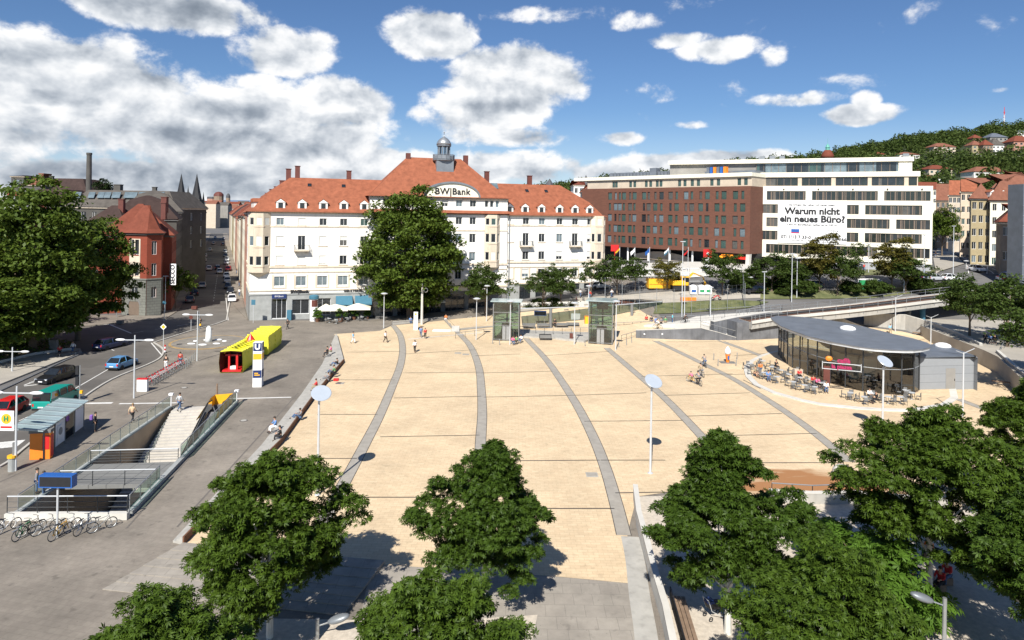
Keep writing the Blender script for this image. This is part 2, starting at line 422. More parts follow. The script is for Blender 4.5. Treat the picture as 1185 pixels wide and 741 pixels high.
def inside(p, poly):
    c = False; n = len(poly); j = n-1
    for i in range(n):
        if (poly[i][1] > p[1]) != (poly[j][1] > p[1]) and p[0] < (poly[j][0]-poly[i][0])*(p[1]-poly[i][1])/(poly[j][1]-poly[i][1])+poly[i][0]: c = not c
        j = i
    return c
def GG(lst): return [gt(x, y) for x, y in lst]
def G2(lst, z=0): return [g(x, y, z) for x, y in lst]
def strip(pts, w, closed=False):
    """polygon of a band of width w along world points"""
    L_, R_ = [], []
    for i, p in enumerate(pts):
        a = pts[max(i-1,0)]; b = pts[min(i+1,len(pts)-1)]
        d = Vector((b[0]-a[0], b[1]-a[1])); d.normalize(); n = Vector((-d.y, d.x))*w/2
        L_.append((p[0]+n.x, p[1]+n.y)); R_.append((p[0]-n.x, p[1]-n.y))
    return R_+L_[::-1]
def smoothpath(pts, k=6):
    out = []; P = [Vector((p[0], p[1])) for p in pts]; n = len(P)
    for i in range(n-1):
        p0, p1, p2, p3 = P[max(i-1,0)], P[i], P[i+1], P[min(i+2,n-1)]
        for j in range(k):
            t = j/k
            out.append(.5*((2*p1)+(p2-p0)*t+(2*p0-5*p1+4*p2-p3)*t*t+(3*p1-p0-3*p2+p3)*t**3))
    out.append(P[-1]); return out
def bandstrip(mb, pts, w, z, m=0):
    """flat ribbon as quads"""
    n = len(pts); prev = None
    for i, p in enumerate(pts):
        a = pts[max(i-1,0)]; b = pts[min(i+1,n-1)]
        d = Vector((b[0]-a[0], b[1]-a[1])); d.normalize(); q = Vector((-d.y, d.x))*w/2
        zz = z+hgt(p[0], p[1])
        cur = ((p[0]-q.x, p[1]-q.y, zz), (p[0]+q.x, p[1]+q.y, zz))
        if prev: mb.quad(prev[0], cur[0], cur[1], prev[1], m=m)
        prev = cur
# ================================================================ SETTING
HOLE = G2([(19,598),(146,597),(271,468),(199,472)])
drape([(-1500,-200),(2500,-200),(2500,3500),(-1500,3500)], -.03, 'ground', 'asphalt_far', holes=[HOLE])
# grey paved area, left and middle, around the plaza
pave = G2([(-260,760),(-260,560),(0,541),(25,522),(60,493),(92,464),(129,440),(170,423),(185,415),(189,408),(187,403),(178,397),(222,383),(250,375.5),(262,371),(268,349),(262,316),(289,318),(291,371),(425,371),(700,345),(720,352)])+[Vector((30,70,0)),Vector((70,60,0)),Vector((60,40,0)),Vector((12,10,0)),Vector((-12,10,0))]
drape(pave, .0, 'pavement', 'grey_paving', holes=[HOLE])
# asphalt road from the lower left to the side street
sd = Vector((-.401,.916,0))
kr = g(266,349); kl = g(213,349)
road = G2([(-260,640),(-260,580),(-80,575),(0,541),(25,522),(60,493),(92,464),(129,440),(170,423),(185,415),(189,408),(187,403),(178,397),(222,383),(250,375.5),(262,371),(266,349)])+[kr+sd*420, kl+sd*420]+G2([(213,349),(205,361),(192,369),(120,376),(60,382),(-60,388),(-260,392),(-260,404),(-60,402),(60,402),(92,404),(97,409),(75,418),(5,451),(-80,490),(-260,560)])
drape(road, .012, 'road', 'asphalt')
# shaded pavement in front of the red corner house and along the far side of the street
sw = G2([(-60,388),(60,382),(120,376),(192,369),(205,361),(213,349)])+[kl+sd*420, kl+sd*420+Vector((-4,-1.6,0)), Vector((-72.8,140.4,0)),Vector((-64,122,0)),Vector((-95,121,0)),Vector((-140,121,0))]
mb = MB(); mb.prism([(p[0],p[1]) for p in sw], -.02, .13); struct(mb, 'pavement', ['grey_paving'])
sw2 = [kr+sd*0, kr+sd*420, kr+sd*420+Vector((3,1.2,0)), Vector((-47.0,119,0))+sd*22, Vector((-47.0,119,0))]
mb = MB(); mb.prism([(p[0],p[1]) for p in sw2], -.02, .12); struct(mb, 'pavement', ['grey_paving'])
# planted verge on the left under the plane trees, with a low kerb wall
pv = G2([(-200,400),(60,402.5),(93,404.5),(95,409),(70,418),(0,446),(-200,520)])
mb = MB(); mb.prism([(p.x,p.y) for p in pv], -.02, .14); struct(mb, 'pavement', ['park_path'])
gv = G2([(-200,398),(50,398),(86,402),(84,406),(40,412),(-10,424),(-200,450)])
mb = MB(); mb.prism([(p.x,p.y) for p in gv], .1, .45, 0, 1); struct(mb, 'planting_bed', ['concrete_pale','soil'])
# kerb of the main road (real step)
def kerb(pts, w=.22, h=.13, name='kerb', m='kerbstone'):
    mb = MB(); P = [Vector((p[0],p[1],0)) for p in pts]
    rings = []
    for i, p in enumerate(P):
        a = P[max(i-1,0)]; b = P[min(i+1,len(P)-1)]; d = (b-a).normalized(); q = Vector((-d.y,d.x,0))*w/2; z = hgt(p.x,p.y)
        rings.append([(p.x-q.x,p.y-q.y,z-.05),(p.x-q.x,p.y-q.y,z+h),(p.x+q.x,p.y+q.y,z+h),(p.x+q.x,p.y+q.y,z-.05)])
    mb.loft(rings); return struct(mb, name, [m])
kerb(smoothpath(G2([(-80,576),(0,541),(25,522),(60,493),(92,464),(129,440),(170,423),(185,415),(189,408),(187,403),(178,397)]),4))
kerb(G2([(178,397),(222,383),(250,375.5),(262,371),(266,349)])+[kr+sd*200])
kerb(G2([(97,409),(75,418),(5,451),(-80,490)]), m='concrete_dark')
# painted road markings
mb = MB()
def line(a, b, w=.14, z=.018, dash=None):
    A, B = (gt(*a) if hgt(*g(*a)[:2]) > 0 or g(*a).y > 104 else g(*a)), (gt(*b) if g(*b).y > 104 else g(*b))
    L_ = (B-A).length; d = (B-A)/L_
    if dash:
        k = 0
        while k < L_:
            e = min(k+dash[0], L_); P = [A+d*(k+(e-k)*i/4) for i in range(5)]; bandstrip(mb, P, w, z); k += dash[0]+dash[1]
    else:
        n = max(1, int(L_/3)); bandstrip(mb, [A+d*(L_*i/n) for i in range(n+1)], w, z)
line((85,451),(128,426)); line((128,426),(140,420), dash=(1,1.4)); line((132,406),(114,398), dash=(1,1.5)); line((95,377),(134,375.5), w=.25); line((102,467),(130,466.5), w=.5, z=.008)
line((125,375),(152,386), w=.25); line((152,386),(220,375), w=.12, dash=(2,2)); line((175,397),(187,411), w=.16); line((0,497),(55,487), w=.3); line((28,447),(66,443), w=.3)
for i in range(6): line((-8+i*5,520-i*0.5),(2+i*5,512-i*.5), w=.3)
for i in range(7): line((28+i*6,446-i*2.6),(42+i*6,441-i*2.6), w=.22)
line((-20,553),(8,536), w=.3); line((0,497),(52,474), w=.12, dash=(1.2,1.2))
line((264,371),(261.5,345), w=.14); line((247,349),(252,316), w=.12, dash=(2,3))
struct(mb, 'road_marking', ['paintline'], recalc=False)
# pale guide strips across the grey paving and the plaza
mb = MB()
for a, b, w in (((-5,469),(105,467),.34),((138,467.5),(212,466.3),.34),((272,461.5),(337,460),.34),((396,394.5),(470,393),.3),((470,393),(562,385.5),.3)):
    bandstrip(mb, [g(*a), g(*b)], w, .014)
struct(mb, 'guide_strip', ['paintline'], recalc=False)
mb = MB()
for a, b in (((272,470),(146,612)),((55,533),(-40,576)),((345,455),(205,610))):
    bandstrip(mb, [g(*a), g(*b)], .12, .012)
struct(mb, 'drain_channel', ['joint'], recalc=False)
# ---- the tan plaza
tanp = GG([(387,387),(440,383),(454,377),(525,369.5),(600,362),(700,350.5),(736,356),(748,364),(775,375),(790,391),(850,394),(903,387),(945,375),(990,377),(1044,384),(1080,392),(1130,418),(1151,426),(1185,459),(1235,505),(1240,560),(1100,590),(985,580),(893,578),(830,572),(800,566),(737,575),(726,618),(728,675.5),(644,667.5),(431,653),(212,631.5),(324,516),(398,419)])
def flat(poly, z, name, m, thick=0):
    mb = MB()
    if thick: mb.prism([(p[0],p[1]) for p in poly], z-thick, z)
    else: mb.add([(p[0],p[1],z+hgt(p[0],p[1])) for p in poly], [tuple(range(len(poly)))])
    o = struct(mb, name, [m]); 
    return o
o = drape(tanp, .016, 'plaza_paving', 'tan_paving')
# curved grey bands
bands = [[(455,377),(463,388),(466,405),(463,424),(455,445),(440,480),(422,515),(398,560),(370,610)],
         [(516,370),(533,388),(545,402),(554,425),(557,452),(558,480),(556,515),(555,560),(552,600),(546,655)],
         [(608,391),(630,414),(647,437),(668,470),(686,505),(700,540),(712,580),(722,620)],
         [(702,403),(730,427),(765,457),(793,485),(818,512),(840,535)],
         [(752,391),(780,405),(815,422),(847,438),(880,458),(915,481),(950,507),(983,535)],
         [(833,394),(870,408),(905,422)],
         [(1108,462),(1140,474),(1185,490)]]
mb = MB()
BW = [1.0]*7
for b in bands: bandstrip(mb, smoothpath(GG(b), 6), .88, .024)
struct(mb, 'paving_band', ['band'], recalc=False)
mb = MB()
for b in bands:
    P = smoothpath(GG(b), 6)
    for sgn in (-.46,.46):
        Q = []
        for i, p in enumerate(P):
            a = P[max(i-1,0)]; c = P[min(i+1,len(P)-1)]; d = (c-a).normalized(); Q.append(p+Vector((-d.y,d.x))*sgn)
        bandstrip(mb, Q, .05, .028)
for a, b in (((400,408),(463,407)),((467,410),(552,405)),((390,440),(457,440)),((466,432),(556,431)),((367,480),(437,480)),((456,461),(557,459)),((340,531),(413,531)),((440,506),(555,504)),
             ((405,576),(553,576)),((550,412),(602,410)),((560,460),(660,458)),((557,432),(640,430)),((557,534),(694,533)),((575,589),(711,589)),((630,412),(705,407)),
             ((660,458),(748,455)),((676,488),(790,487)),((695,533),(770,533)),((712,571),(770,570)),((742,436),(848,433)),((768,458),(868,455)),((795,482),(905,479)),((820,505),(945,502)),((835,536),(975,536)),
             ((770,396),(840,396)),((850,412),(905,408)),((880,450),(860,440)),((870,433),(842,434))):
    bandstrip(mb, [g(*a), g(*b)], .13, .031)
struct(mb, 'paving_joint', ['drain'], recalc=False)
# manhole covers and gully grates in the paving
def cover(px, py, sx, sy, rz=0):
    p = g(px,py); m = MB(); m.box((0,0,.035),(sx,sy,.02)); m.box((0,0,.047),(sx*.84,sy*.84,.012),m=1)
    return p, m
CV = [(685,550,'square steel cover in the tan paving right of the middle tree',.9),(483,421,'drain grate on the tan paving in front of the walking man in black',.8),(365,443.7,'small square cover beside the seated people at the plaza edge',.8)]
for (px,py,lb,s) in [(685,550,'square grey manhole cover in the tan paving near the curved band',.9),(394,444,'square cover near the seated row at the left plaza edge',.8),(530,409,'left of two dark gratings set across the upper plaza',.9),(539,410.5,'right of two dark gratings set across the upper plaza',.9)]:
    p, m = cover(px,py,s,s); o = m.build('manhole_cover', ['concrete','band'])
    o.location = (p.x,p.y,0); tag(o, lb, 'manhole cover')
for (px,py,lb) in [(282,487,'round manhole ring on grey paving right of the underpass'),(213,449,'dark oval gully cover beside the rental bicycle row')]:
    p = g(px,py); m = MB(); m.cyl(0,0,0,.03,.38,16); m.cyl(0,0,.03,.036,.27,16,m=1); o = m.build('manhole_cover', ['joint','concrete']); o.location = (p.x,p.y,.004); tag(o, lb, 'manhole cover')
# dark square drains where bands meet the cross joints
for b,(px,py) in enumerate([(463.8,424),(550.6,422),(632,415.5),(722,420.5),(808,419),(950,507)]):
    pass
# slab area at the bottom, lower steps and gravel beds
slab = G2([(430,652),(644,667.5),(728,675.5),(760,760),(720,860),(380,860),(420,700)])
drape(slab, .008, 'pavement', 'slab_paving')
grv = G2([(283,722),(300,716),(425,718),(432,745),(330,900),(255,800)])
drape(grv, .014, 'gravel_bed', 'gravel'); 
grv = G2([(560,716),(622,712),(612,760),(600,800),(540,800)])
drape(grv, .014, 'gravel_bed', 'gravel')
# broad shallow steps at the lower left corner of the plaza (treads as thin real slabs)
a0, a1 = g(118,683), g(212,632); b0, b1 = g(440,655), g(432,652)
for i in range(6):
    mb = MB(); t0 = i/6
    l0 = g(212-94*t0, 632+51*t0); r0 = g(445-8*i, 653+10*i)
    l1 = g(212-94*(t0+.16), 632+51*(t0+.16)); r1 = g(445-8*(i+1), 653+10*(i+1))
    mb.prism([(l1.x,l1.y),(r1.x,r1.y),(r0.x,r0.y),(l0.x,l0.y)], -.02, .21-.033*i)
    struct(mb, 'broad_step', ['slab_paving'])
# stepped edge along the left side of the plaza
outer = G2([(388,388),(373,422),(349,457),(303,516),(262,560),(200,628)])
inner = G2([(390,390),(397.7,420),(365,459),(324,516),(268,572),(212,631)])
mid1 = [o_.lerp(i_, .35) for o_, i_ in zip(outer, inner)]; mid2 = [o_.lerp(i_, .66) for o_, i_ in zip(outer, inner)]
for A_, B_, z in ((outer, mid1, .12),(mid1, mid2, .27),(mid2, inner, .42)):
    mb = MB()
    for i in range(len(A_)-1):
        mb.prism([(A_[i].x,A_[i].y),(A_[i+1].x,A_[i+1].y),(B_[i+1].x,B_[i+1].y),(B_[i].x,B_[i].y)][::-1], -.02, z)
    struct(mb, 'seating_step', ['concrete'])
mb = MB()
for i in range(1,len(inner)-1):
    a, b = inner[i], inner[i+1]; d = (b-a).normalized(); q = Vector((-d.y,d.x,0))*.09
    q = q*.55
    mb.prism([(a.x-q.x,a.y-q.y),(b.x-q.x,b.y-q.y),(b.x+q.x,b.y+q.y),(a.x+q.x,a.y+q.y)], -.02, .5)
struct(mb, 'plaza_edging', ['rust'])
# ---- right side: sunken path, park, roads on the rise
pathp = G2([(775,741),(760,690),(745,640),(735,600),(737,575),(830,572),(893,578),(985,580),(1100,590),(1240,560),(1500,600),(1700,900),(760,900)])
drape(pathp, .006, 'park_path', 'gravel')
parkpts = [g(1047,370,2.2),g(1138,405,2.2),g(1155,413,2.2),g(1185,441,2.2),g(1240,490,2.2),g(1500,640,2.2),Vector((120,50,2.2)),Vector((150,104,2.2)),Vector((95,109,2.2)),g(1120,366,2.2),g(1060,364,2.2)]
mb = MB(); mb.prism([(p.x,p.y) for p in parkpts], -.02, 2.2); struct(mb, 'park_ground', ['park_path'])
# strip behind the station: pavement, lawn, path, access road, forecourt
drape([p.xy for p in [gt(600,361),gt(690,352),gt(745,352),gt(790,350),gt(860,346),gt(960,343),gt(1040,340),gt(1090,335),gt(1090,322),gt(1000,326),gt(900,328),gt(800,330),gt(720,334),gt(600,342)]], .06, 'pavement', 'park_path')
drape([p.xy for p in [gt(756,364),gt(800,362.5),gt(866,357),gt(890,350),gt(850,348),gt(760,352)]], .12, 'lawn', 'lawn')
drape([p.xy for p in [gt(880,347),gt(1010,346),gt(1090,336),gt(1085,330),gt(1000,336),gt(880,338)]], .12, 'lawn', 'lawn')
drape([p.xy for p in [gt(560,353),gt(720,342),gt(1000,334),gt(1100,329),gt(1260,330),gt(1260,314),gt(1185,309),gt(1162,302),gt(1141,292.5),gt(1119,282),gt(1108,277),gt(1100.5,280.5),gt(1106,294),gt(1118,306),gt(1100,318),gt(1000,320.5),gt(880,326),gt(700,333),gt(560,344)]], .14, 'road', 'asphalt_far')
drape([p.xy for p in [gt(990,320),gt(1082,316),gt(1082,313),gt(990,313)]], .16, 'lawn', 'lawn')
drape([p.xy for p in [gt(1083,318),gt(1116,306),gt(1104,294),gt(1095,280),gt(1088,281),gt(1080,300)]], .18, 'pavement', 'park_path')
drape([p.xy for p in [gt(700,323),gt(800,322),gt(880,318),gt(880,306),gt(700,309)]], .16, 'forecourt_paving', 'concrete_pale')
mb = MB()
line((1108,296),(1150,318), w=.2, z=.2); line((1118,290),(1162,313), w=.25, z=.2)
for i in range(4): line((1106+i*8,283+i*7.5),(1110+i*8,286.5+i*7.5), w=.2, z=.2)
line((1119,308),(1121,318), w=.2, z=.2); line((1143,309),(1142,318), w=.2, z=.2); line((1121,318.5),(1165,318), w=.3, z=.2)
line((1125,298),(1133,301.5), w=.25, z=.2); line((1148,312),(1155,314.5), w=.25, z=.2)
struct(mb, 'road_marking', ['paintline'], recalc=False)
# fountain basin on the left paving
fc = g(241.4,396.2); FR = 5.0
mb = MB(); mb.cyl(0,0,.0,.06,FR+.35,48,m=0); mb.cyl(0,0,.06,.064,FR,48,m=1)
o = mb.build('fountain', ['fountain_rim','basin']); 
# ---------------------------------------------------------------- hills, far town
def hillmesh():
    sky = [(560,236),(600,226),(640,222),(700,214),(800,205),(860,193),(900,190),(940,186),(975,180),(1000,175),(1020,170),(1040,165),(1085,160),(1110,156),(1130,152),(1160,149),(1185,149),(1300,140),(1500,150)]
    vs = []; fs = []; NX, NY = 60, 26
    for j in range(NY+1):
        Y = 260+(760-260)*(j/NY)
        for i in range(NX+1):
            px = 560+(1500-560)*i/NX
            for k in range(len(sky)-1):
                if sky[k][0] <= px <= sky[k+1][0]:
                    t = (px-sky[k][0])/(sky[k+1][0]-sky[k][0]); py = sky[k][1]*(1-t)+sky[k+1][1]*t+(3 if px > 1100 else 0); break
            u, v = ray(px, py)
            zc = EYE+v*700; t = min(1, (Y-270)/(700-270)); t = max(0, t)
            z = 8.3+(zc-8.3)*(t**1.15)
            if Y > 700: z = zc-(Y-700)*.1
            vs.append((u*Y, Y, z))
    for j in range(NY):
        for i in range(NX):
            a = j*(NX+1)+i; fs.append((a,a+1,a+NX+2,a+NX+1))
    mb = MB(); mb.add(vs, fs); struct(mb, 'hill', ['hillgreen'])
    return vs, NX, NY
HV, HNX, HNY = hillmesh()
def hillz(px, Y):
    # interpolate on the hill grid
    i = (px-560)/(1500-560)*HNX; j = (Y-260)/500*HNY
    i0 = max(0, min(HNX-1, int(i))); j0 = max(0, min(HNY-1, int(j)))
    fi, fj = i-i0, j-j0
    z = lambda a, b: HV[b*(HNX+1)+a][2]
    return (z(i0,j0)*(1-fi)+z(i0+1,j0)*fi)*(1-fj)+(z(i0,j0+1)*(1-fi)+z(i0+1,j0+1)*fi)*fj
def hillpoint(px, py):
    Y = 262
    while Y < 755:
        u, v = ray(px, py)
        if EYE+v*Y <= hillz(px, Y): return Vector((u*Y, Y, hillz(px, Y)))
        Y += 3
    return None
# distant blue ridge
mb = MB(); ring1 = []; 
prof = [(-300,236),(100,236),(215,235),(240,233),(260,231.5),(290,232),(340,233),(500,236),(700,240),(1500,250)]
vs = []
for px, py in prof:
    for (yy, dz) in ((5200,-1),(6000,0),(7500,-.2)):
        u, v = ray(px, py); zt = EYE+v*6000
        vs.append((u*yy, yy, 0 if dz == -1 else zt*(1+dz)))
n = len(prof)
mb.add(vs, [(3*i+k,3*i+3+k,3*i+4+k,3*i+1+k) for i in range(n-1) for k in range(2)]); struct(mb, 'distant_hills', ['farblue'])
# ================================================================ BUILDINGS
def insetpoly(pts, d):
    n = len(pts); out = []
    dd = d if hasattr(d, '__len__') else [d]*n
    for i in range(n):
        p0, p1, p2 = Vector(pts[i-1][:2]), Vector(pts[i][:2]), Vector(pts[(i+1)%n][:2])
        a = (p1-p0).normalized(); b = (p2-p1).normalized()
        na = Vector((-a.y,a.x)); nb = Vector((-b.y,b.x))
        q1 = p1+na*dd[i-1]; q2 = p1+nb*dd[i]
        den = a.x*b.y-a.y*b.x
        if abs(den) < 1e-5: out.append(q1); continue
        t = ((q2.x-q1.x)*b.y-(q2.y-q1.y)*b.x)/den
        out.append(q1+a*t)
    return out
WC = {}
def window_mesh(w, h, nx, nz, fm, gm, fw=.07, arch=False):
    key = (round(w,2), round(h,2), nx, nz, fm, gm, fw)
    if key in WC: return WC[key]
    m = MB()
    m.bx(-w/2,-w/2+fw,0,.07,0,h); m.bx(w/2-fw,w/2,0,.07,0,h); m.bx(-w/2+fw,w/2-fw,0,.07,h-fw,h); m.bx(-w/2+fw,w/2-fw,0,.07,0,fw)
    for i in range(1, nx):
        x = -w/2+w*i/nx; m.bx(x-fw*.4,x+fw*.4,.003,.066,fw,h-fw)
    for i in range(1, nz):
        z = h*i/nz; m.bx(-w/2+fw,w/2-fw,.006,.062,z-fw*.35,z+fw*.35)
    f = m.mesh('window', [fm])
    p = MB(); p.bx(-w/2+fw*.5,w/2-fw*.5,.035,.05,fw*.5,h-fw*.5); pm = p.mesh('pane', [gm])
    WC[key] = (f, pm); return WC[key]
def wall_panel(mb, L_, z0, z1, ops, depth=.22, m=0, mr=None):
    """wall in local x (along) / z, facing -y, with real openings (x0,x1,za,zb)"""
    mr = m if mr is None else mr
    ops = [o for o in ops if o[0] > .01 and o[1] < L_-.01]
    xs = sorted({0., L_}|{round(o[0],4) for o in ops}|{round(o[1],4) for o in ops})
    zs = sorted({z0, z1}|{round(o[2],4) for o in ops}|{round(o[3],4) for o in ops})
    zs = [z for z in zs if z0 <= z <= z1]
    for i in range(len(xs)-1):
        run = None
        for j in range(len(zs)-1):
            cx, cz = (xs[i]+xs[i+1])/2, (zs[j]+zs[j+1])/2
            hole = any(o[0] < cx < o[1] and o[2] < cz < o[3] for o in ops)
            if hole: continue
            mb.quad((xs[i],0,zs[j]),(xs[i+1],0,zs[j]),(xs[i+1],0,zs[j+1]),(xs[i],0,zs[j+1]), m=m)
    for (a,b,c,d) in ops:
        mb.quad((a,0,c),(a,depth,c),(a,depth,d),(a,0,d), m=mr); mb.quad((b,0,d),(b,depth,d),(b,depth,c),(b,0,c), m=mr)
        mb.quad((a,0,d),(a,depth,d),(b,depth,d),(b,0,d), m=mr); mb.quad((a,0,c),(b,0,c),(b,depth,c),(a,depth,c), m=mr)
def mark(o, key):
    return o
def add_win(parent, T, x, z, w, h, depth=.22, nx=2, nz=1, fm='frame_white', gm='glass', fw=.07, name='window', blind=0., bm_='blind'):
    if gm == 'glass' and name == 'window' and rnd.random() < .3: gm = rnd.choice(['glass_pale','curtain','hotel_glass'])
    f, pm = window_mesh(w, h, nx, nz, fm, gm, fw)
    o = link(name, f, parent); rz = math.atan2(T[1][0], T[0][0])
    o.location = T @ Vector((x, depth-.08, z)); o.rotation_euler = (0,0,rz)
    p = link('pane', pm, o)
    if blind > 0:
        key = ('b', round(w,2), round(h*blind,2), bm_)
        if key not in WC:
            m = MB(); m.bx(-w/2+.01,w/2-.01,-.04,-.01,0,h*blind); WC[key] = m.mesh('roller_blind', [bm_])
        b = link('roller_blind', WC[key], o); b.location = (0,0,h*(1-blind)-.01)
    return o
def panelT(pts, i, base=None):
    a = Vector(pts[i][:2]); b = Vector(pts[(i+1)%len(pts)][:2]); d = b-a
    return Matrix.Translation((a.x,a.y,0)) @ Matrix.Rotation(math.atan2(d.y,d.x),4,'Z'), d.length
def roof_levels(mb, pts, levels, m=0, flat_m=None, soffit=True):
    rings = []
    for (ins, z) in levels:
        q = insetpoly(pts, ins); rings.append([(p.x,p.y,z) for p in q])
    mb.loft(rings, m, caps=False)
    n = len(pts); mb.add(rings[-1], [tuple(range(n))], m if flat_m is None else flat_m)
    if soffit: mb.add(rings[0], [tuple(range(n-1,-1,-1))], m)
def polyhouse(name, label, cat, pts, z0, ze, specs=None, wm='wall_white', rm='tile_red', levels=None, group=None, reveal=.2, cornice='trim_beige', base=None, chimneys=(), wparam=None, dormers=(), baseh=0, doors=(), bands=()):
    """pts world xy, counter-clockwise. specs: edge -> list of rows (x-centres or count, zb, h, w)"""
    O = Vector((pts[0][0], pts[0][1], z0)); P = [Vector((p[0]-O.x, p[1]-O.y)) for p in pts]
    root = thing(name, label, cat, O, group=group); mb = MB(); n = len(P); wins = []
    wp = dict(nx=2, nz=1, fm='frame_white', gm='glass')
    if wparam: wp.update(wparam)
    for i in range(n):
        T, L_ = panelT(P, i); mb.T = T; ops = []
        for row in (specs or {}).get(i, []):
            xc, zb, h, w = row[:4]; kw = row[4] if len(row) > 4 else {}
            if isinstance(xc, int): xc = [L_*(k+.5)/xc for k in range(xc)]
            for x in xc:
                if w/2+.05 < x < L_-w/2-.05:
                    ops.append((x-w/2, x+w/2, zb, zb+h)); wins.append((T, x, zb, w, h, kw))
        wall_panel(mb, L_, -2., ze-z0, ops, reveal)
    mb.T = None
    wl = mb.build('wall', [wm], root, recalc=False)
    for (T, x, zb, w, h, kw) in wins:
        k = dict(wp); k.update(kw); bl = k.pop('blinds', 0)
        b = rnd.choice([.45,.75,1.]) if rnd.random() < bl else 0
        add_win(root, T, x, zb, w, h, reveal, blind=b, **k)
    if base:
        m = MB()
        for i in range(n):
            T, L_ = panelT(P, i); 
        m.prism([tuple(p) for p in insetpoly(P, -.06)], -2, baseh); m.build('plinth', [base], root)
    for (zb, hh, pr, bm2) in bands:
        m = MB(); m.prism([tuple(p) for p in insetpoly(P, -pr)], zb, zb+hh); m.build('string_course', [bm2], root)
    if cornice:
        m = MB(); m.prism([tuple(p) for p in insetpoly(P, -.3)], ze-z0-.35, ze-z0+.02); m.build('cornice', [cornice], root)
    rf = None
    if levels:
        m = MB(); roof_levels(m, P, [(a, b-z0) for a, b in levels]); rf = m.build('roof', [rm], root)
    for (x, y, zt, s) in chimneys:
        m = MB(); m.box((x-O.x, y-O.y, zt-z0-1.4), (s,s*.8,3.2)); m.box((x-O.x,y-O.y,zt-z0+.25),(s+.2,s*.8+.2,.16)); m.build('chimney', ['redbrown' if wm != 'darkstucco' else 'darkstucco'], rf or root)
    for (i, x, z, ins, w) in dormers:
        T, L_ = panelT(P, i); dormer(rf or root, T, x, z-z0, ins, w)
    for (i, x, w, h) in doors:
        T, L_ = panelT(P, i); m = MB(); m.bx(-w/2,w/2,-.05,.02,0,h); m.bx(-w/2-.12,w/2+.12,-.03,.0,0,h+.15)
        d = m.build('door', ['frame_brown'], root); d.location = T @ Vector((x,0,0)); d.rotation_euler = (0,0,math.atan2(T[1][0],T[0][0]))
    return root
def dormer(parent, T, x, z, ins, w, h=1.15, fm='frame_white'):
    """gabled roof dormer: white cheeks, small pediment and a window"""
    m = MB(); d = 2.6
    m.bx(-w/2,w/2,0,d,0,h)
    m.add([(-w/2-.12,-.1,h),(w/2+.12,-.1,h),(0,-.1,h+w*.42),(-w/2-.12,d,h),(w/2+.12,d,h),(0,d,h+w*.42)], [(0,1,2),(3,5,4),(0,2,5,3),(1,4,5,2),(0,3,4,1)], 0)
    o = m.build('dormer', ['wall_white'], parent); rz = math.atan2(T[1][0],T[0][0]); o.location = T @ Vector((x,ins,z)); o.rotation_euler = (0,0,rz)
    p = MB(); p.bx(-w*.26,w*.26,-.03,-.005,.16,h-.02); p.build('pane', ['glass'], o)
    r = MB(); r.add([(-w/2-.2,-.16,h-.02),(0,-.16,h+w*.47),(w/2+.2,-.16,h-.02),(-w/2-.2,d,h-.02),(0,d,h+w*.47),(w/2+.2,d,h-.02),(-w/2-.2,-.16,h+.06),(0,-.16,h+w*.47+.09),(w/2+.2,-.16,h+.06),(-w/2-.2,d,h+.06),(0,d,h+w*.47+.09),(w/2+.2,d,h+.06)],
        [(6,7,10,9),(7,8,11,10),(0,3,4,1),(1,4,5,2),(0,1,7,6),(1,2,8,7)]); r.build('dormer_roof', ['tile_orange'], o)
    return o
class Fac:
    def __init__(s, A, B): s.A = Vector(A[:2]); s.B = Vector(B[:2]); s.d = (s.B-s.A).normalized(); s.L = (s.B-s.A).length
    def s_(s, px, py=290):
        u, v = ray(px, py)
        # A + d*k = t*(u,1)
        a = s.A; d = s.d
        k = (u*a.y-a.x)/(d.x-u*d.y); return k
    def Y(s, px, py=290): return s.A.y+s.d.y*s.s_(px, py)
    def z(s, px, py): 
        u, v = ray(px, py); return EYE+v*s.Y(px, py)
# ---------------------------------------------------------------- the white bank house
C0 = Vector((-46.7,119)); C1 = Vector((19.2,139)); FB = Fac(C0, C1)
nb = Vector((-FB.d.y, FB.d.x)); C2 = C1+nb*15; C3 = C0+Vector((-.401,.916))*15.6
sc0, sc1 = FB.s_(427), FB.s_(586)
Z0 = 0; EV = 19.5
root = thing('bank_building', 'long white five-storey house with orange tiled mansard roof and central arched gable', 'building', (C0.x, C0.y, 0), math.atan2(FB.d.y, FB.d.x))
def W2L(p): 
    q = Vector((p[0],p[1]))-C0; return Vector((q.dot(FB.d), q.dot(nb)))
Lb = FB.L; foot = [Vector((0,0)), Vector((Lb,0)), Vector((Lb,15)), W2L(C3)]
rowsL = [(17.1,1.3),(13.35,1.75),(9.9,1.65),(6.05,1.75)]
rowsR = [(17.7,1.35),(14.15,1.7),(10.6,1.65),(7.1,1.6)]
colsL = [FB.s_(x) for x in (323.8,348.9,373.5,397.3,421)]
colsR = [FB.s_(x) for x in (590.1,608.2,626.7,647.1,665.1,682.5)]
colsC = [FB.s_(x) for x in (446,463,480,497,513.5,530,546)]
mb = MB(); ops = []; wins = []
for cols, rows, tg in ((colsL, rowsL,'L'),(colsR, rowsR,'R')):
    for ci, x in enumerate(cols):
        for ri, (zb, h) in enumerate(rows):
            w = 1.3; bal = (ri == 1 and ((tg == 'L' and ci == 1) or (tg == 'R' and ci in (1,4))))
            if bal: zb -= .75; h += .85
            if ri == 3: w = 1.75 if tg == 'L' else 1.35
            ops.append((x-w/2,x+w/2,zb,zb+h)); wins.append((x,zb,w,h,ri,ci,tg,bal))
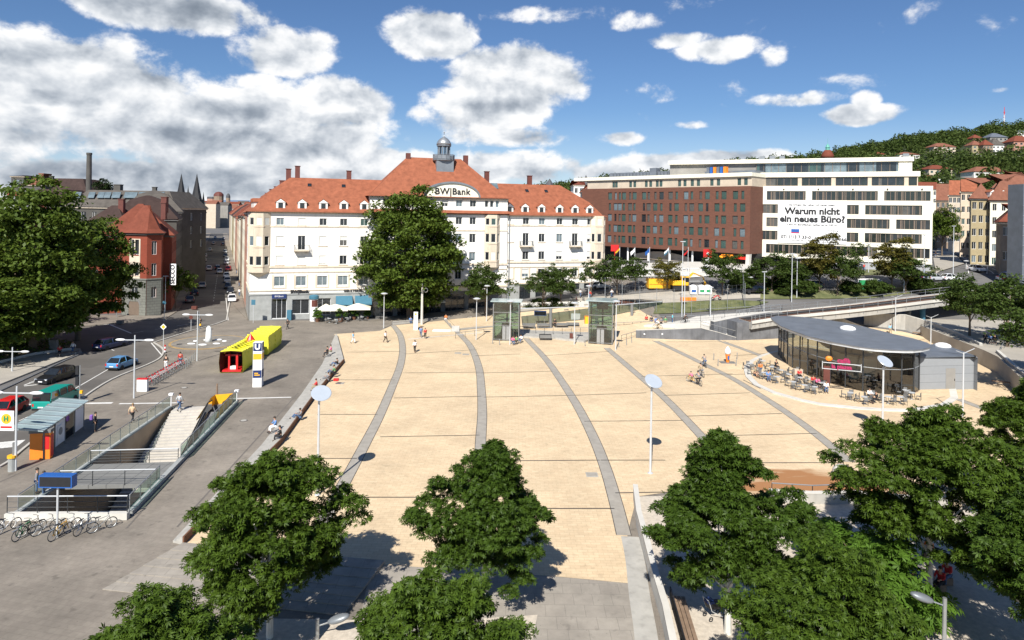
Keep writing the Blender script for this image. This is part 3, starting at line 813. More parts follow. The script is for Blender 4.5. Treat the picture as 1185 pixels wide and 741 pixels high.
# ground floor openings, left: door and shop windows
GF = [(FB.s_(324),.15,2.6,3.6,'shop_door'),(FB.s_(349),.9,3.0,2.7,'shop_window'),(FB.s_(374),.6,3.0,3.1,'shop_window'),(FB.s_(399),.6,3.0,3.1,'shop_window'),(FB.s_(421),.6,3.0,3.1,'shop_window')]
for x,zb,w,h,_ in GF: ops.append((x-w/2,x+w/2,zb,zb+h))
for x in colsR: ops.append((x-1.2,x+1.2,2.3,5.6))
mb.T = None
opsF = [o for o in ops if not (sc0-.1 < o[0] < sc1+.1)]
wall_panel(mb, sc0, -.5, EV, [o for o in opsF if o[1] < sc0], .22)
mb.T = Matrix.Translation((sc1,0,0)); wall_panel(mb, Lb-sc1, -.5, EV, [(o[0]-sc1,o[1]-sc1,o[2],o[3]) for o in opsF if o[0] > sc1], .22)
# side wall along the street
T3, L3 = panelT(foot, 3); mb.T = T3; sops = []
for k in range(4):
    for zb, h in rowsL: sops.append((L3*(k+.5)/4-.55, L3*(k+.5)/4+.55, zb, zb+h))
wall_panel(mb, L3, -.5, EV, sops, .22)
T1, L1 = panelT(foot, 1); mb.T = T1; wall_panel(mb, L1, -.5, EV, [], .2)
T2, L2 = panelT(foot, 2); mb.T = T2; wall_panel(mb, L2, -.5, EV, [], .2); mb.T = None
mb.build('wall', ['wall_white'], root, recalc=False)
I4 = Matrix.Identity(4)
for (x,zb,w,h,ri,ci,tg,bal) in wins:
    bl = 0
    if not bal:
        if tg == 'L': bl = {(0,1):1,(0,2):1,(2,1):1,(2,2):.9,(1,2):1,(1,0):1,(3,1):.4}.get((ci,ri),0)
        else: bl = {(3,2):.6,(4,2):1,(5,1):.6,(5,2):.7,(0,3):1,(1,3):.6}.get((ci,ri),0)
    add_win(root, I4, x, zb, w, h, .22, 2, 1, blind=bl, gm='glass_pale' if (ri == 3 and tg == 'L') or (ri == 0 and ci == 0) else 'glass')
    if ri == 3:
        m = MB()
        for sx in (-1,1): m.bx(sx*(w/2+.22)-.16, sx*(w/2+.22)+.16, -.05, .0, -.25, h+.3)
        m.bx(-w/2-.38,w/2+.38,-.08,0,-.42,-.25); o = m.build('window_surround', ['trim_beige'], root); o.location = (x,0,zb)
    elif not bal:
        m = MB(); m.bx(-w/2-.2,w/2+.2,-.12,0,-.14,-.0); o = m.build('window_sill', ['trim_beige'], root); o.location = (x,0,zb)
    if bal:
        m = MB(); m.bx(-1.35,1.35,-1.05,-.01,-.2,0); m.bx(-1.1,-.8,-.7,-.01,-.55,-.2); m.bx(.8,1.1,-.7,-.01,-.55,-.2)
        b = m.build('balcony', ['trim_beige'], root); b.location = (x,0,zb)
        m = MB(); m.bx(-1.32,1.32,-1.04,-1.0,.9,.95); m.bx(-1.32,-1.28,-1.0,-.02,.9,.95); m.bx(1.28,1.32,-1.0,-.02,.9,.95)
        for k in range(19): m.bx(-1.31+k*.145,-1.29+k*.145,-1.03,-1.01,0,.9)
        for k in range(7):
            for sx in (-1.3,1.3): m.bx(sx-.01,sx+.01,-.95+k*.14,-.93+k*.14,0,.9)
        m.build('balcony_railing', ['metal_dark'], b)
for k in range(4):
    for zb, h in rowsL: add_win(root, T3, L3*(k+.5)/4, zb, 1.1, h, .22, 2, 1, blind=rnd.choice([0,0,.6,1]))
# belts
for (a, b) in ((-.05, sc0),(sc1, Lb+.05)):
    dz = 0 if a < 1 else .55
    m = MB(); 
    for zb, hh, pr in ((16.75,.22,.10),(9.35,.35,.16),(8.45,.22,.12),(5.15,.2,.14),(18.95,.25,.2)):
        if zb > 18: dzz = .3
        else: dzz = dz
        m.bx(a,b,-pr,0,zb+dzz,zb+dzz+hh)
    m.build('string_course', ['trim_beige'], root)
m = MB(); m.T = T3
for zb, hh, pr in ((16.75,.22,.10),(9.35,.35,.16),(8.45,.22,.12),(5.15,.2,.14),(18.9,.3,.2)): m.bx(0,L3+.1,-pr,0,zb,zb+hh)
m.build('string_course', ['trim_beige'], root)
# grey stone ground floor skins
m = MB(); gops = [(x-w/2,x+w/2,zb,zb+h) for x,zb,w,h,_ in GF]
m.T = Matrix.Translation((0,-.08,0)); wall_panel(m, sc0, -.3, 4.45, gops, .1); m.T = T3 @ Matrix.Translation((0,-.08,0)); wall_panel(m, L3+.08, -.3, 4.45, [], .1)
m.T = None; m.bx(-.12,sc0,-.2,0,4.45,4.7); m.build('ground_floor_cladding', ['stone_grey'], root, recalc=False)
m = MB(); m.T = Matrix.Translation((sc1,-.08,0)); wall_panel(m, Lb-sc1, -.3, 5.9, [(x-1.2-sc1,x+1.2-sc1,2.3,5.6) for x in colsR], .1); m.build('ground_floor_cladding', ['stone_grey'], root, recalc=False)
for x,zb,w,h,nm in GF: add_win(root, I4, x, zb, w, h, .25, 3 if nm == 'shop_door' else 2, 1, fm='metal_pale', gm='glass', name=nm, fw=.09)
for x in colsR: add_win(root, I4, x, 2.3, 2.4, 3.3, .25, 2, 1, fm='metal_dark', gm='glass', name='shop_window')
# signs
def signboard(x, z, w, h, bm, txt, size, tm, dy=-.2, bold=.0):
    m = MB(); m.bx(-w/2,w/2,dy,dy+.12,0,h); o = m.build('sign_board', [bm], root); o.location = (x,0,z)
    text(txt, size, 'sign_lettering', tm, o, (0,dy-.03,h/2), (R(90),0,0), bold=bold); return o
text('BW|Bank', .82, 'sign_lettering', 'black', root, (FB.s_(347.5),-.2,4.98), (R(90),0,0), bold=.05)
text('GELATERIA', .55, 'sign_lettering', 'black', root, (FB.s_(409),-.2,4.98), (R(90),0,0), bold=.035, spacing=1.25)
signboard(FB.s_(324), 3.85, 2.5, .75, 'navy', 'BW|Bank', .4, 'white', -.3)
signboard(FB.s_(661), 5.75, 3.2, .7, 'blue', 'APOTHEKE', .42, 'white', -.25) if False else None
for x in (FB.s_(399), FB.s_(421)):
    m = MB(); m.add([(-1.5,0,1.3),(1.5,0,1.3),(1.5,-1.5,0),(-1.5,-1.5,0),(1.5,-1.5,-.25),(-1.5,-1.5,-.25)], [(0,3,2,1),(3,5,4,2)]); o = m.build('awning', ['awning_blue'], root, recalc=False); o.location = (x,-.1,2.75)
# roof of left and right parts
m = MB(); roof_levels(m, foot, [(-.75,EV),(.2,EV+.25),(2.4,EV+3.0),(7.2,EV+6.6)]); rf = m.build('roof', ['tile_orange'], root)
for x in colsL+[FB.s_(443)]: dormer(rf, I4, x, EV+.55, .55, 1.55)
for x in [FB.s_(a) for a in (590,608,627,648,666,683)]: dormer(rf, I4, x, EV+.55, .55, 1.55)
for k in range(3): dormer(rf, T3, L3*(k+.7)/3.5, EV+.55, .55, 1.4)
for px, hh in ((331,1.6),(342,2.2),(405,1.6),(573,2.4),(625,1.8)):
    x = FB.s_(px); m = MB(); m.box((x,7.5,EV+6.6+hh/2-.5),(.9,.8,hh+1)); m.box((x,7.5,EV+6.6+hh+.02),(1.1,1.0,.12)); m.build('chimney', ['redbrown'], rf)
for px, yy, zz in ((357,5.2,5.05),(398,5.2,5.05),(618,5.2,5.05),(641,5.2,5.05)):
    m = MB(); m.box((0,0,0),(.7,.9,.1),rx=R(36)); o = m.build('skylight', ['glass'], rf); o.location = (FB.s_(px),yy,EV+zz+.12)
m = MB(); m.cyl(0,0,-.0,19.3,.09,8); o = m.build('downpipe', ['zinc'], root); o.location = (sc1+.5,-.25,0)
# central block
cb_ = [Vector((sc0,-.45)), Vector((sc1,-.45)), Vector((sc1,15.6)), Vector((sc0,15.6))]
CE = 22.75
crow = [(21.0,1.35),(17.55,1.45),(14.0,1.75),(10.45,1.7),(6.9,1.6)]
cw = []
bay0, bay1 = FB.s_(559.5), FB.s_(577.5)
for ri, (zb, h) in enumerate(crow):
    for x in colsC: cw.append((x-sc0, zb, 1.25, h))
    if ri == 0:
        for px in (561.7,567.7,574): cw.append((FB.s_(px)-sc0, zb, .7, h))
arc = []
m = MB(); m.T = Matrix.Translation((sc0,-.45,0)); wall_panel(m, sc1-sc0, -.5, CE, [(x-w/2,x+w/2,zb,zb+h) for x,zb,w,h in cw]+[(k*4.6+.8,k*4.6+4.6,.0,4.0) for k in range(int((sc1-sc0)/4.6))], .25)
m.T = None
m.quad((sc0,0,EV),(sc0,15.6,EV),(sc0,15.6,CE),(sc0,0,CE)); m.quad((sc1,0,EV),(sc1,15.6,EV),(sc1,15.6,CE),(sc1,0,CE)); m.quad((sc0,0,0),(sc0,-.45,0),(sc0,-.45,CE),(sc0,0,CE)); m.quad((sc1,0,0),(sc1,-.45,0),(sc1,-.45,CE),(sc1,0,CE)); m.quad((sc0,15.6,EV),(sc1,15.6,EV),(sc1,15.6,CE),(sc0,15.6,CE))
m.build('central_wall', ['wall_white'], root, recalc=False)
TC = Matrix.Translation((sc0,-.45,0))
m = MB(); m.T = Matrix.Translation((sc0-.02,-.54,0)); wall_panel(m, sc1-sc0+.04, -.3, 4.6, [(k*4.6+.8,k*4.6+4.6,.0,4.0) for k in range(int((sc1-sc0)/4.6))], .1); m.build('arcade_shade_cladding', ['stone_dark'], root, recalc=False)  # dark stone colour stands in for the plane tree's shade over the arcade
for i, (x,zb,w,h) in enumerate(cw): add_win(root, TC, x, zb, w, h, .25, 2 if w > 1 else 1, 1, blind=rnd.choice([0,0,0,0,.5]))
for k in range(int((sc1-sc0)/4.6)): add_win(root, TC, k*4.6+2.7, 0, 3.8, 4.0, .25, 3, 1, fm='metal_dark', name='shop_window')
m = MB()
for zb, hh, pr in ((9.6,.35,.16),(8.7,.2,.12),(5.3,.3,.2),(16.3,.2,.1),(CE-.4,.3,.25)): m.bx(sc0-.1,sc1+.1,-.45-pr,-.45,zb,zb+hh)
m.build('string_course', ['trim_beige'], root)
m = MB(); m.add([(sc0-.2,-.45,20.3),(sc1+.2,-.45,20.3),(sc1+.2,-1.25,19.75),(sc0-.2,-1.25,19.75),(sc1+.2,-.45,19.6),(sc0-.2,-.45,19.6)], [(0,3,2,1),(3,5,4,2),(0,5,3),(1,2,4)]); m.build('eaves_roof', ['tile_orange'], root)
# bay at the right of the centre, and the bays on both corners
def bay(parent, x0, x1, zb, zt, pr, rows, y=0, sidew=.9, mt='trim_beige'):
    P_ = [Vector((x0,y)), Vector((x0+sidew,y-pr)), Vector((x1-sidew,y-pr)), Vector((x1,y))]
    m = MB(); b = None
    rt = thing('bay', None, None) if False else None
    wins_ = []
    for i in range(3):
        a, c = P_[i], P_[i+1]; d = c-a; L_ = d.length; T = Matrix.Translation((a.x,a.y,0)) @ Matrix.Rotation(math.atan2(d.y,d.x),4,'Z'); m.T = T; o_ = []
        n_ = 1 if i != 1 else max(1, round(L_/1.5))
        for (zz, h) in rows:
            for k in range(n_):
                w = min(.95, L_/n_-.45)
                if w > .3:
                    xc = L_*(k+.5)/n_; o_.append((xc-w/2,xc+w/2,zz,zz+h)); wins_.append((T,xc,zz,w,h))
        wall_panel(m, L_, zb, zt, o_, .15)
    m.T = None
    m.add([(p.x,p.y,zb) for p in P_], [(0,3,2,1)]); m.add([(p.x,p.y,zt) for p in P_], [(0,1,2,3)])
    cxm = (x0+x1)/2; m.add([(p.x,p.y,zb) for p in P_]+[(cxm,y,zb-1.0)], [(0,4,1),(1,4,2),(2,4,3)])
    b = m.build('bay', [mt], parent, recalc=False)
    for (T,xc,zz,w,h) in wins_: add_win(b, T, xc, zz, w, h, .15, 1, 1, blind=rnd.choice([0,0,1]))
    for (zz, h) in rows:
        q = MB(); pp = insetpoly([P_[0]+Vector((0,.3)),P_[1],P_[2],P_[3]+Vector((0,.3))], -.07); q.prism([tuple(p) for p in pp][:4], zz-.35, zz-.2); q.build('bay_moulding', ['wall_beige'], b)
    return b
bay(root, bay0, bay1, 9.2, 19.5, 1.0, [(17.5,1.3),(14.1,1.7),(10.6,1.6)], -.45)
bay(root, Lb-3.0, Lb+.35, 9.2, 19.6, .9, [(17.7,1.3),(14.2,1.7),(10.6,1.6)], 0, .8)
bay(root, -.4, 3.4, 8.6, 19.2, 1.1, [(17.1,1.3),(13.4,1.7),(9.9,1.6)], 0, 1.2)
m = MB(); roof_levels(m, cb_, [(-.7,CE),(0.,CE+.2),(7.9,30.9)]); rfc = m.build('central_roof', ['tile_orange'], root)
# segmental gable with lettering
x0, x1 = FB.s_(491), FB.s_(552); zA, zB = CE+.1, CE+2.75; xm = (x0+x1)/2; hw = (x1-x0)/2
prof = [(xm+hw*math.cos(t)*1., zA+(zB-zA)*math.sin(t)) for t in [math.pi*k/24 for k in range(25)]]
Pq = [(x, z) for x, z in prof]
m = MB(); f = [(x,-.6,z) for x,z in Pq]; bk = [(x,3.4,z) for x,z in Pq]; n_ = len(Pq); m.add(f+bk, [tuple(range(n_-1,-1,-1))]+[(i,i+1,n_+i+1,n_+i) for i in range(n_-1)]); gb = m.build('arched_gable', ['cream'], root)
m = MB()
rings = []
for (x,z) in Pq:
    dx, dz = (x-xm)/hw, (z-zA)/(zB-zA); l = math.hypot(dx,dz) or 1; ux, uz = dx/l, dz/l
    rings.append([(x,-.85,z),(x+ux*.35,-.85,z+uz*.35),(x+ux*.35,3.2,z+uz*.35),(x,3.2,z)])
m.loft(rings, 0); m.build('gable_moulding', ['zinc'], gb)
text('BW|Bank', 1.75, 'sign_lettering', 'black', gb, (xm,-.68,zA+1.05), (R(90),0,0), bold=.035, spacing=1.05)
m = MB(); m.box((xm+9.2,2.6,CE+2.6),(1.6,1.6,.12),rx=R(45)); m.build('skylight', ['glass_pale'], rfc)
m = MB(); m.box((xm-.5,4.9,CE+4.75),(.7,.8,.12),rx=R(45)); m.build('skylight', ['glass'], rfc)
for px in (477,547):
    x = FB.s_(px); m = MB(); m.box((x,7.5,29.5),(.9,.9,4.4)); m.build('chimney', ['redbrown'], rfc)
# lantern tower
lx = FB.s_(513,180)+1.3; ly = 6.2
lt = thing('lantern_tower', None, None); lt.parent = root; lt.location = (lx,ly,28.6)
m = MB(); m.bx(-1.75,1.75,-1.6,1.6,-1.2,1.6); m.build('tower_base', ['zinc'], lt)
m = MB(); m.lathe([(1.95,1.6),(2.3,1.75),(2.3,1.9)],16); m.lathe([(1.3,1.9),(1.3,2.2)],8)
for k in range(8):
    t = 2*math.pi*(k+.5)/8; m.cyl(1.15*math.cos(t),1.15*math.sin(t),2.2,4.6,.16,6)
m.lathe([(1.35,4.6),(1.5,4.7),(1.5,4.95),(1.35,5.0)],12); m.build('lantern', ['zinc'], lt)
m = MB()
for k in range(16):
    t = 2*math.pi*k/16; m.cyl(2.2*math.cos(t),2.2*math.sin(t),1.9,2.9,.04,4)
m.ring((0,0,2.9),2.2,.06,'z',16,4); m.lathe([(2.18,2.0),(2.18,2.75),(2.14,2.75),(2.14,2.0)],16); m.build('lantern_railing', ['zinc'], lt)
m = MB(); m.lathe([(1.55,4.95),(1.45,5.4),(1.15,5.9),(.7,6.3),(.2,6.6),(.08,6.8),(.05,7.3),(.14,7.4),(.02,7.9)],12); m.build('dome', ['metal'], lt, smooth=True)
# ---------------------------------------------------------------- brick hotel
HA = Vector((25.6,185)); HB = Vector((55.5,155)); FH = Fac(HA, HB)
# a little hidden part continues behind the bank
HA2 = HA-FH.d*8; Lh = (HB-HA2).length; nh = Vector((-FH.d.y, FH.d.x)); off = 8.0
hr = thing('hotel', 'brick-red hotel block with rows of paired windows over a dark recessed ground floor', 'building', (HA2.x,HA2.y,0), math.atan2(FH.d.y,FH.d.x))
ZB, ZT = 11.2, 27.1
mb = MB(); ops = []; wl = []
rowz = [24.0,21.05,18.1,15.15,12.2]
pxs_big = [(123,'b'),(146,'s'),(163,'s'),(180,'b'),(205,'s'),(223,'b'),(262,'b'),(281,'s'),(308,'s'),(333,'b'),(370,'b'),(395,'s'),(433,'b'),(457,'s'),(493,'s'),(520,'b'),(560,'s'),(588,'b'),(635,'b'),(665,'s')]
for r_, z in enumerate(rowz):
    for i, (cx_, tp) in enumerate(pxs_big):
        t2 = tp if r_ % 2 == 0 else ('b' if tp == 's' else 's')
        x = FH.s_(670+cx_/3.527)+off; w = 1.35 if t2 == 'b' else .75
        ops.append((x-w/2,x+w/2,z,z+2.0)); wl.append((x,z,w,2.0))
wall_panel(mb, Lh, ZB, ZT, ops, .3); mb.quad((Lh,0,ZB),(Lh,16,ZB),(Lh,16,ZT),(Lh,0,ZT)); mb.quad((0,0,ZB),(Lh,0,ZB),(Lh,16,ZB),(0,16,ZB)); mb.quad((0,0,ZT),(Lh,0,ZT),(Lh,16,ZT),(0,16,ZT)); mb.quad((0,0,ZB),(0,16,ZB),(0,16,ZT),(0,0,ZT)); mb.quad((0,16,ZB),(Lh,16,ZB),(Lh,16,ZT),(0,16,ZT))
mb.build('wall', ['hotel_brick'], hr, recalc=False)
for (x,z,w,h) in wl[::-1]: 
    f, pm = window_mesh(w, h, 1, 1, 'frame_dark', rnd.choice(['hotel_glass','hotel_glass','hotel_glass','glass_pale','glass','curtain']), .06); o = link('window', f, hr); o.location = (x,.2,z); link('pane', pm, o)
# setback floor
ops = []; wl2 = []
for cx_ in (132,143,201,218,265,283,310,325,401,423,453,478,533,560,645,672):
    x = FH.s_(670+cx_/3.527)+off; w = .9; ops.append((x-w/2,x+w/2,ZT+.25,ZT+1.95)); wl2.append((x,ZT+.25,w,1.7))
mb = MB(); mb.T = Matrix.Translation((1.5,.6,0)); wall_panel(mb, Lh-1.5, ZT, ZT+2.3, [(a-1.5,b-1.5,c,d) for a,b,c,d in ops], .2); mb.T = None; mb.quad((Lh,.6,ZT),(Lh,15,ZT),(Lh,15,ZT+2.3),(Lh,.6,ZT+2.3)); mb.build('setback_wall', ['cream_dull'], hr, recalc=False)
for (x,z,w,h) in wl2:
    f, pm = window_mesh(w, h, 1, 1, 'frame_dark', 'hotel_glass', .06); o = link('setback_window', f, hr); o.location = (x,.72,z); link('pane', pm, o)
m = MB(); m.bx(-3,Lh+.2,.0,16,ZT+2.3,ZT+3.2); m.build('roof_fascia', ['cream'], hr)
m = MB(); m.bx(6,Lh-16,5,12,ZT+3.2,ZT+4.6); m.bx(Lh-22,Lh-1,4.5,13,ZT+3.2,ZT+4.0); m.bx(20,22,4,6,ZT+3.2,ZT+5.5)
for k in range(24): m.bx(7+k*1.1,7.4+k*1.1,4.6,5.0,ZT+3.2,ZT+4.3)
m.build('roof_plant', ['zinc_roof'], hr)
m = MB()
for k in range(6): m.bx(Lh-13+k*.9,Lh-12.3+k*.9,3.0,4.2,ZT+3.2,ZT+5.0,m=k%3)
m.build('ventilation_unit', ['zinc_roof','blue','orange'], hr)
# recessed ground floor: back wall, columns, reception arch, lit signs
m = MB(); m.bx(-2,Lh,4,16,6,ZB-.01); m.build('ground_floor', ['black'], hr)
m = MB(); m.bx(Lh-34,Lh-17,2.6,4,8.2,9.3,m=0)
n_ = 12; A_ = [(Lh-34+17*k/n_, 2.4, 9.3+1.1*math.sin(math.pi*k/n_)) for k in range(n_+1)]
m.add([(p[0],p[1],8.9) for p in A_]+A_, [(i,i+1,n_+2+i,n_+1+i) for i in range(n_)], 1); m.build('reception_front', ['cream_dull','cream_dull'], hr, recalc=False)
for x in (Lh-35,Lh-28.5,Lh-22,Lh-15.5):
    m = MB(); m.cyl(x,1.2,5,ZB,.25,8); m.build('column', ['white'], hr)
m = MB(); m.box((Lh-.6,.6,9.3),(.9,1.0,4.2),ry=R(4)); m.build('end_pier', ['concrete_pale'], hr)
def neon(x, z, w, h, col, nm):
    m_, nt_, p_, o_ = nodes(nm); p_.inputs['Base Color'].default_value = rgb(col); p_.inputs['Emission Color'].default_value = rgb(col); p_.inputs['Emission Strength'].default_value = 1.2; MATS[nm] = m_
neon(0,0,0,0,(.9,.02,.01),'lit_red'); neon(0,0,0,0,(1.,.30,.02),'lit_orange')
m = MB(); m.bx(-1.9,1.9,-.05,.1,0,.5); m.bx(-1.4,1.5,-.05,.1,.6,.85); o = m.build('lit_sign', ['lit_orange'], hr); o.location = (FH.s_(839,296)+off,1.0,9.9)
m = MB(); m.bx(-1.8,1.8,.0,.12,0,.8); o = m.build('lit_sign', ['black'], hr); o.location = (FH.s_(856,297)+off,1.0,9.75); text('RISTORANTE', .58, 'sign_lettering', 'lit_red', o, (0,-.03,.4), (R(90),0,0), bold=.02) if False else None
m = MB(); m.bx(-1.7,1.7,-.04,0,.12,.68); m.build('sign_face', ['lit_red'], o)
# ---------------------------------------------------------------- white office block
OA = at(877.5,300,160).xy; OB = at(1078.5,300,145.5).xy; FO = Fac(OA, OB); Lo = FO.L; no = Vector((-FO.d.y, FO.d.x))
orr = thing('office_building', 'cream office block with ribbon windows and a huge rental banner', 'building', (OA.x,OA.y,0), math.atan2(FO.d.y,FO.d.x))
sx = lambda c: FO.s_(860+c/5.152, 260)
strips = []
for (c0,c1,r_) in ((138,370,0),(408,800,0),(838,1115,0),(85,205,1),(617,688,1),(726,1066,1),(138,205,2),(617,873,2),(912,1115,2),(85,205,3),(617,688,3),(726,1066,3),(138,800,4),(838,1115,4)):
    strips.append((max(.3,sx(c0)),min(Lo-.35,sx(c1)),24.0-3.16*r_,24.0-3.16*r_+2.15))
mb = MB(); OT, OBt = 27.3, 10.4
wall_panel(mb, Lo, OBt, OT, strips, .35)
rt = [(3.0+k*4.2, 3.0+k*4.2+3.4, 24.0-3.16*r_, 26.15-3.16*r_) for k in range(3) for r_ in range(5)]
mb.T = Matrix.Translation((Lo,0,0)) @ Matrix.Rotation(R(90),4,'Z'); wall_panel(mb, 16, OBt, OT, rt, .3); T_or = mb.T
mb.T = None; mb.quad((0,0,OBt),(0,16,OBt),(0,16,OT),(0,0,OT)); mb.quad((0,0,OBt),(Lo,0,OBt),(Lo,16,OBt),(0,16,OBt)); mb.quad((0,0,OT),(Lo,0,OT),(Lo,16,OT),(0,16,OT)); mb.quad((0,16,OBt),(Lo,16,OBt),(Lo,16,OT),(0,16,OT))
mb.build('wall', ['cream'], orr, recalc=False)
def ribbon(x0, x1, zb, zt, T=I4, d=.3, name='ribbon_window', fine=1.0, gl='office_glass'):
    w = x1-x0; h = zt-zb; m = MB(); n_ = max(1, round(w/1.35*fine))
    m.bx(-w/2,w/2,0,.1,0,.07); m.bx(-w/2,w/2,0,.1,h-.07,h)
    for i in range(n_+1):
        x = -w/2+w*i/n_; m.bx(x-.05,x+.05,-.02,.12,.0,h)
        if i < n_ and fine == 1.: m.bx(x+w/n_*.62,x+w/n_*.62+.28,-.01,.1,.07,h-.07) if (i*7+int(x0*3))%3 else m.bx(x+.25,x+.42,-.01,.1,.07,h-.07)
    o = m.build(name, ['frame_brown'], orr, recalc=False); p = MB(); x = -w/2
    while x < w/2-.01:
        e = min(w/2, x+rnd.choice([.7,1.35,1.35,2.7])); p.bx(x,e,.05,.07,0,h,m=rnd.choice([0,0,0,0,1,1,2])); x = e
    p.build('pane', [gl,'glass','curtain' if gl == 'office_glass' else 'hotel_glass'], o, recalc=False)
    o.location = T @ Vector(((x0+x1)/2, d-.1, zb)); o.rotation_euler = (0,0,math.atan2(T[1][0],T[0][0])); return o
for (a,b,c,d) in strips: ribbon(a,b,c,d)
for (a,b,c,d) in rt: ribbon(a,b,c,d,T_or)
# ground floor and dark joint to the hotel
m = MB(); m.bx(.3,Lo*.42,.9,16,6.5,OBt-.01,m=0); m.bx(Lo*.42,Lo-.1,.25,16,5.5,OBt-.01,m=1); m.build('ground_floor', ['glass','office_base'], orr)
ribbon(.4,Lo*.42,8.0,OBt-.05,d=.85,name='shop_front')
m = MB(); m.bx(Lo*.42-.1,Lo+.05,-.05,.3,OBt-.3,OBt-.05); m.build('canopy_edge', ['cream'], orr)
j0 = FO.s_(870); m = MB(); m.bx(j0,-.02,.8,10,6.5,27.2,m=0)
for k in range(14): m.bx(j0,-.02,.7,.8,8.5+k*1.35,8.62+k*1.35,m=1)
m.build('glass_joint', ['black','metal_dark'], orr)
m = MB(); m.bx(j0+.1,-.05,.3,3,6.5,9.8); m.build('joint_base', ['office_base'], orr)
# setback floors
b0, b1 = FO.s_(871), FO.s_(1062); m = MB()
o1 = [(FO.s_(874),FO.s_(877.5)),(FO.s_(882),FO.s_(922)),(FO.s_(926.5),FO.s_(961)),(FO.s_(966),FO.s_(1003.5)),(FO.s_(1008),FO.s_(1046)),(FO.s_(1051),FO.s_(1061))]
m.T = Matrix.Translation((b0,1.2,0)); wall_panel(m, b1-b0, OT, OT+2.2, [(a-b0,b-b0,OT+.12,OT+2.1) for a,b in o1], .2); m.T = None; m.quad((b1,1.2,OT),(b1,15,OT),(b1,15,OT+2.2),(b1,1.2,OT+2.2)); m.build('setback_wall', ['cream_dull'], orr, recalc=False)
for a,b in o1: ribbon(a,b,OT+.12,OT+2.1,Matrix.Translation((0,1.2,0)),.2,'setback_window',.9)
m = MB(); m.bx(b0-.2,b1+.4,.9,16,OT+2.2,OT+3.3); m.build('roof_fascia', ['cream'], orr)
T0, T1z = OT+3.3, OT+3.3+2.4
p0, p1 = FO.s_(771), FO.s_(1040); e1 = FO.s_(1056)
m = MB(); m.bx(p0,FO.s_(873),3.2,14,T0-1,T1z); m.build('penthouse_wall', ['greystucco'], orr); m = MB(); m.bx(p1,e1,2.6,14,T0,T1z); m.build('penthouse_wall', ['cream'], orr)
ribbon(FO.s_(873),p1,T0,T1z,Matrix.Translation((0,2.6,0)),.4,'penthouse_window',.8,'glass_pale')
m = MB(); m.bx(p0+.1,p1,3.6,14,T0,T1z-.02); m.build('penthouse_core', ['black'], orr)
m = MB(); m.bx(p0-.3,e1+.3,2.2,14.5,T1z,T1z+.95); m.build('penthouse_roof', ['cream'], orr)
for k in range(5): 
    m = MB(); m.box((0,0,0),(.3,.2,.25)); o = m.build('floodlight', ['black'], orr); o.location = (FO.s_(906+k*40)+.0,-.12,OT-.7)
for px in (878,890,902,1052): 
    m = MB(); m.bx(-.6,.6,-.6,.6,0,1.2); o = m.build('roof_vent', ['zinc'], orr); o.location = (FO.s_(px),8,T1z+.95)
# banner (its own thing: it hangs on the wall)
bx0, bx1 = FO.s_(899.8), FO.s_(979.4); bz0, bz1 = 13.9, 23.9
bn = thing('advertising_banner', 'huge white banner with black lettering hung across the cream office block', 'banner', tuple(Vector((OA.x,OA.y,0))+Vector((FO.d.x,FO.d.y,0))*bx0+Vector((-no.x,-no.y,0))*.22), math.atan2(FO.d.y,FO.d.x))
bw_ = bx1-bx0; m = MB(); m.bx(0,bw_,0,.06,bz0,bz1); m.build('banner_sheet', ['white'], bn)
tx = lambda s_, sz, z_, b_=0, x_=.5, mm='black': text(s_, sz, 'banner_lettering', mm, bn, (bw_*x_,-.03,z_), (R(90),0,0), bold=b_)
tx('Warum nicht', 2.15, 21.4, .09); tx('ein neues Büro?', 2.15, 19.55, .09)
tx('Sie bringen das Leben mit neuen Ideen.', .62, 22.9, .01); tx('5.450 m² Büroflächen, teilbar ab ca. 250 m²', .62, 18.25, .01)
m = MB(); m.bx(bw_*.2,bw_*.32,-.03,0,16.3,17.2,m=0); m.bx(bw_*.2,bw_*.32,-.034,0,16.2,16.42,m=1); m.build('banner_emblem', ['blue','red'], bn)
tx('0711/13 7 33-0', 1.05, 15.3, .03, .27); tx('0711/21 68-166', 1.05, 15.0, .03, .77); tx('www.wohnbau.de', .5, 14.6, .0, .25); tx('www.bw-immo.de', .5, 14.3, .0, .77); tx('Vermietung', .5, 17.0, .0, .8); tx('Beratung', .5, 16.3, .0, .8)
# ---------------------------------------------------------------- left side: red corner house
RC = Vector((-65.5,122.0)); sdv = Vector((-.401,.916)); snl = Vector((-.916,-.401))
TA = Vector((-71.6,122.6)); 
pts = [TA, Vector((-66.6,121.6)), Vector((-65.0,123.6)), Vector((-65.0,123.6))+sdv*5, TA+Vector((0,6.2))]
rh = polyhouse('brick_corner_house', 'red brick corner house with pyramid roof above a grey stone arched ground floor', 'building', pts, 0.13, 15.2,
   {0:[([2.6],11.1,2.7,1.7,dict(nx=2)),([2.6],7.2,2.3,1.7,dict(nx=2)),([2.55],3.2,2.0,1.6),],1:[(1,11.1,2.5,.9),(1,7.2,2.3,.9),(1,3.2,2.0,.9)],2:[(2,11.1,2.5,1.),(2,7.2,2.3,1.),(2,3.2,2.0,1.)]},
   'red_brick','tile_red',[(-.6,15.2),(.3,15.9),(1.4,18.2),(2.6,20.3)], wparam=dict(gm='glass'), cornice='darkstucco')
m = MB()
for zb, hh in ((10.9,3.1),(7.0,2.7)):
    m.bx(2.6-1.15,2.6-.87,-.06,0,zb,zb+hh); m.bx(2.6+.87,2.6+1.15,-.06,0,zb,zb+hh); m.bx(2.6-.87,2.6+.87,-.06,0,zb+hh-.15,zb+hh); m.bx(2.5,2.7,-.1,0,zb+.2,zb+hh-.15)
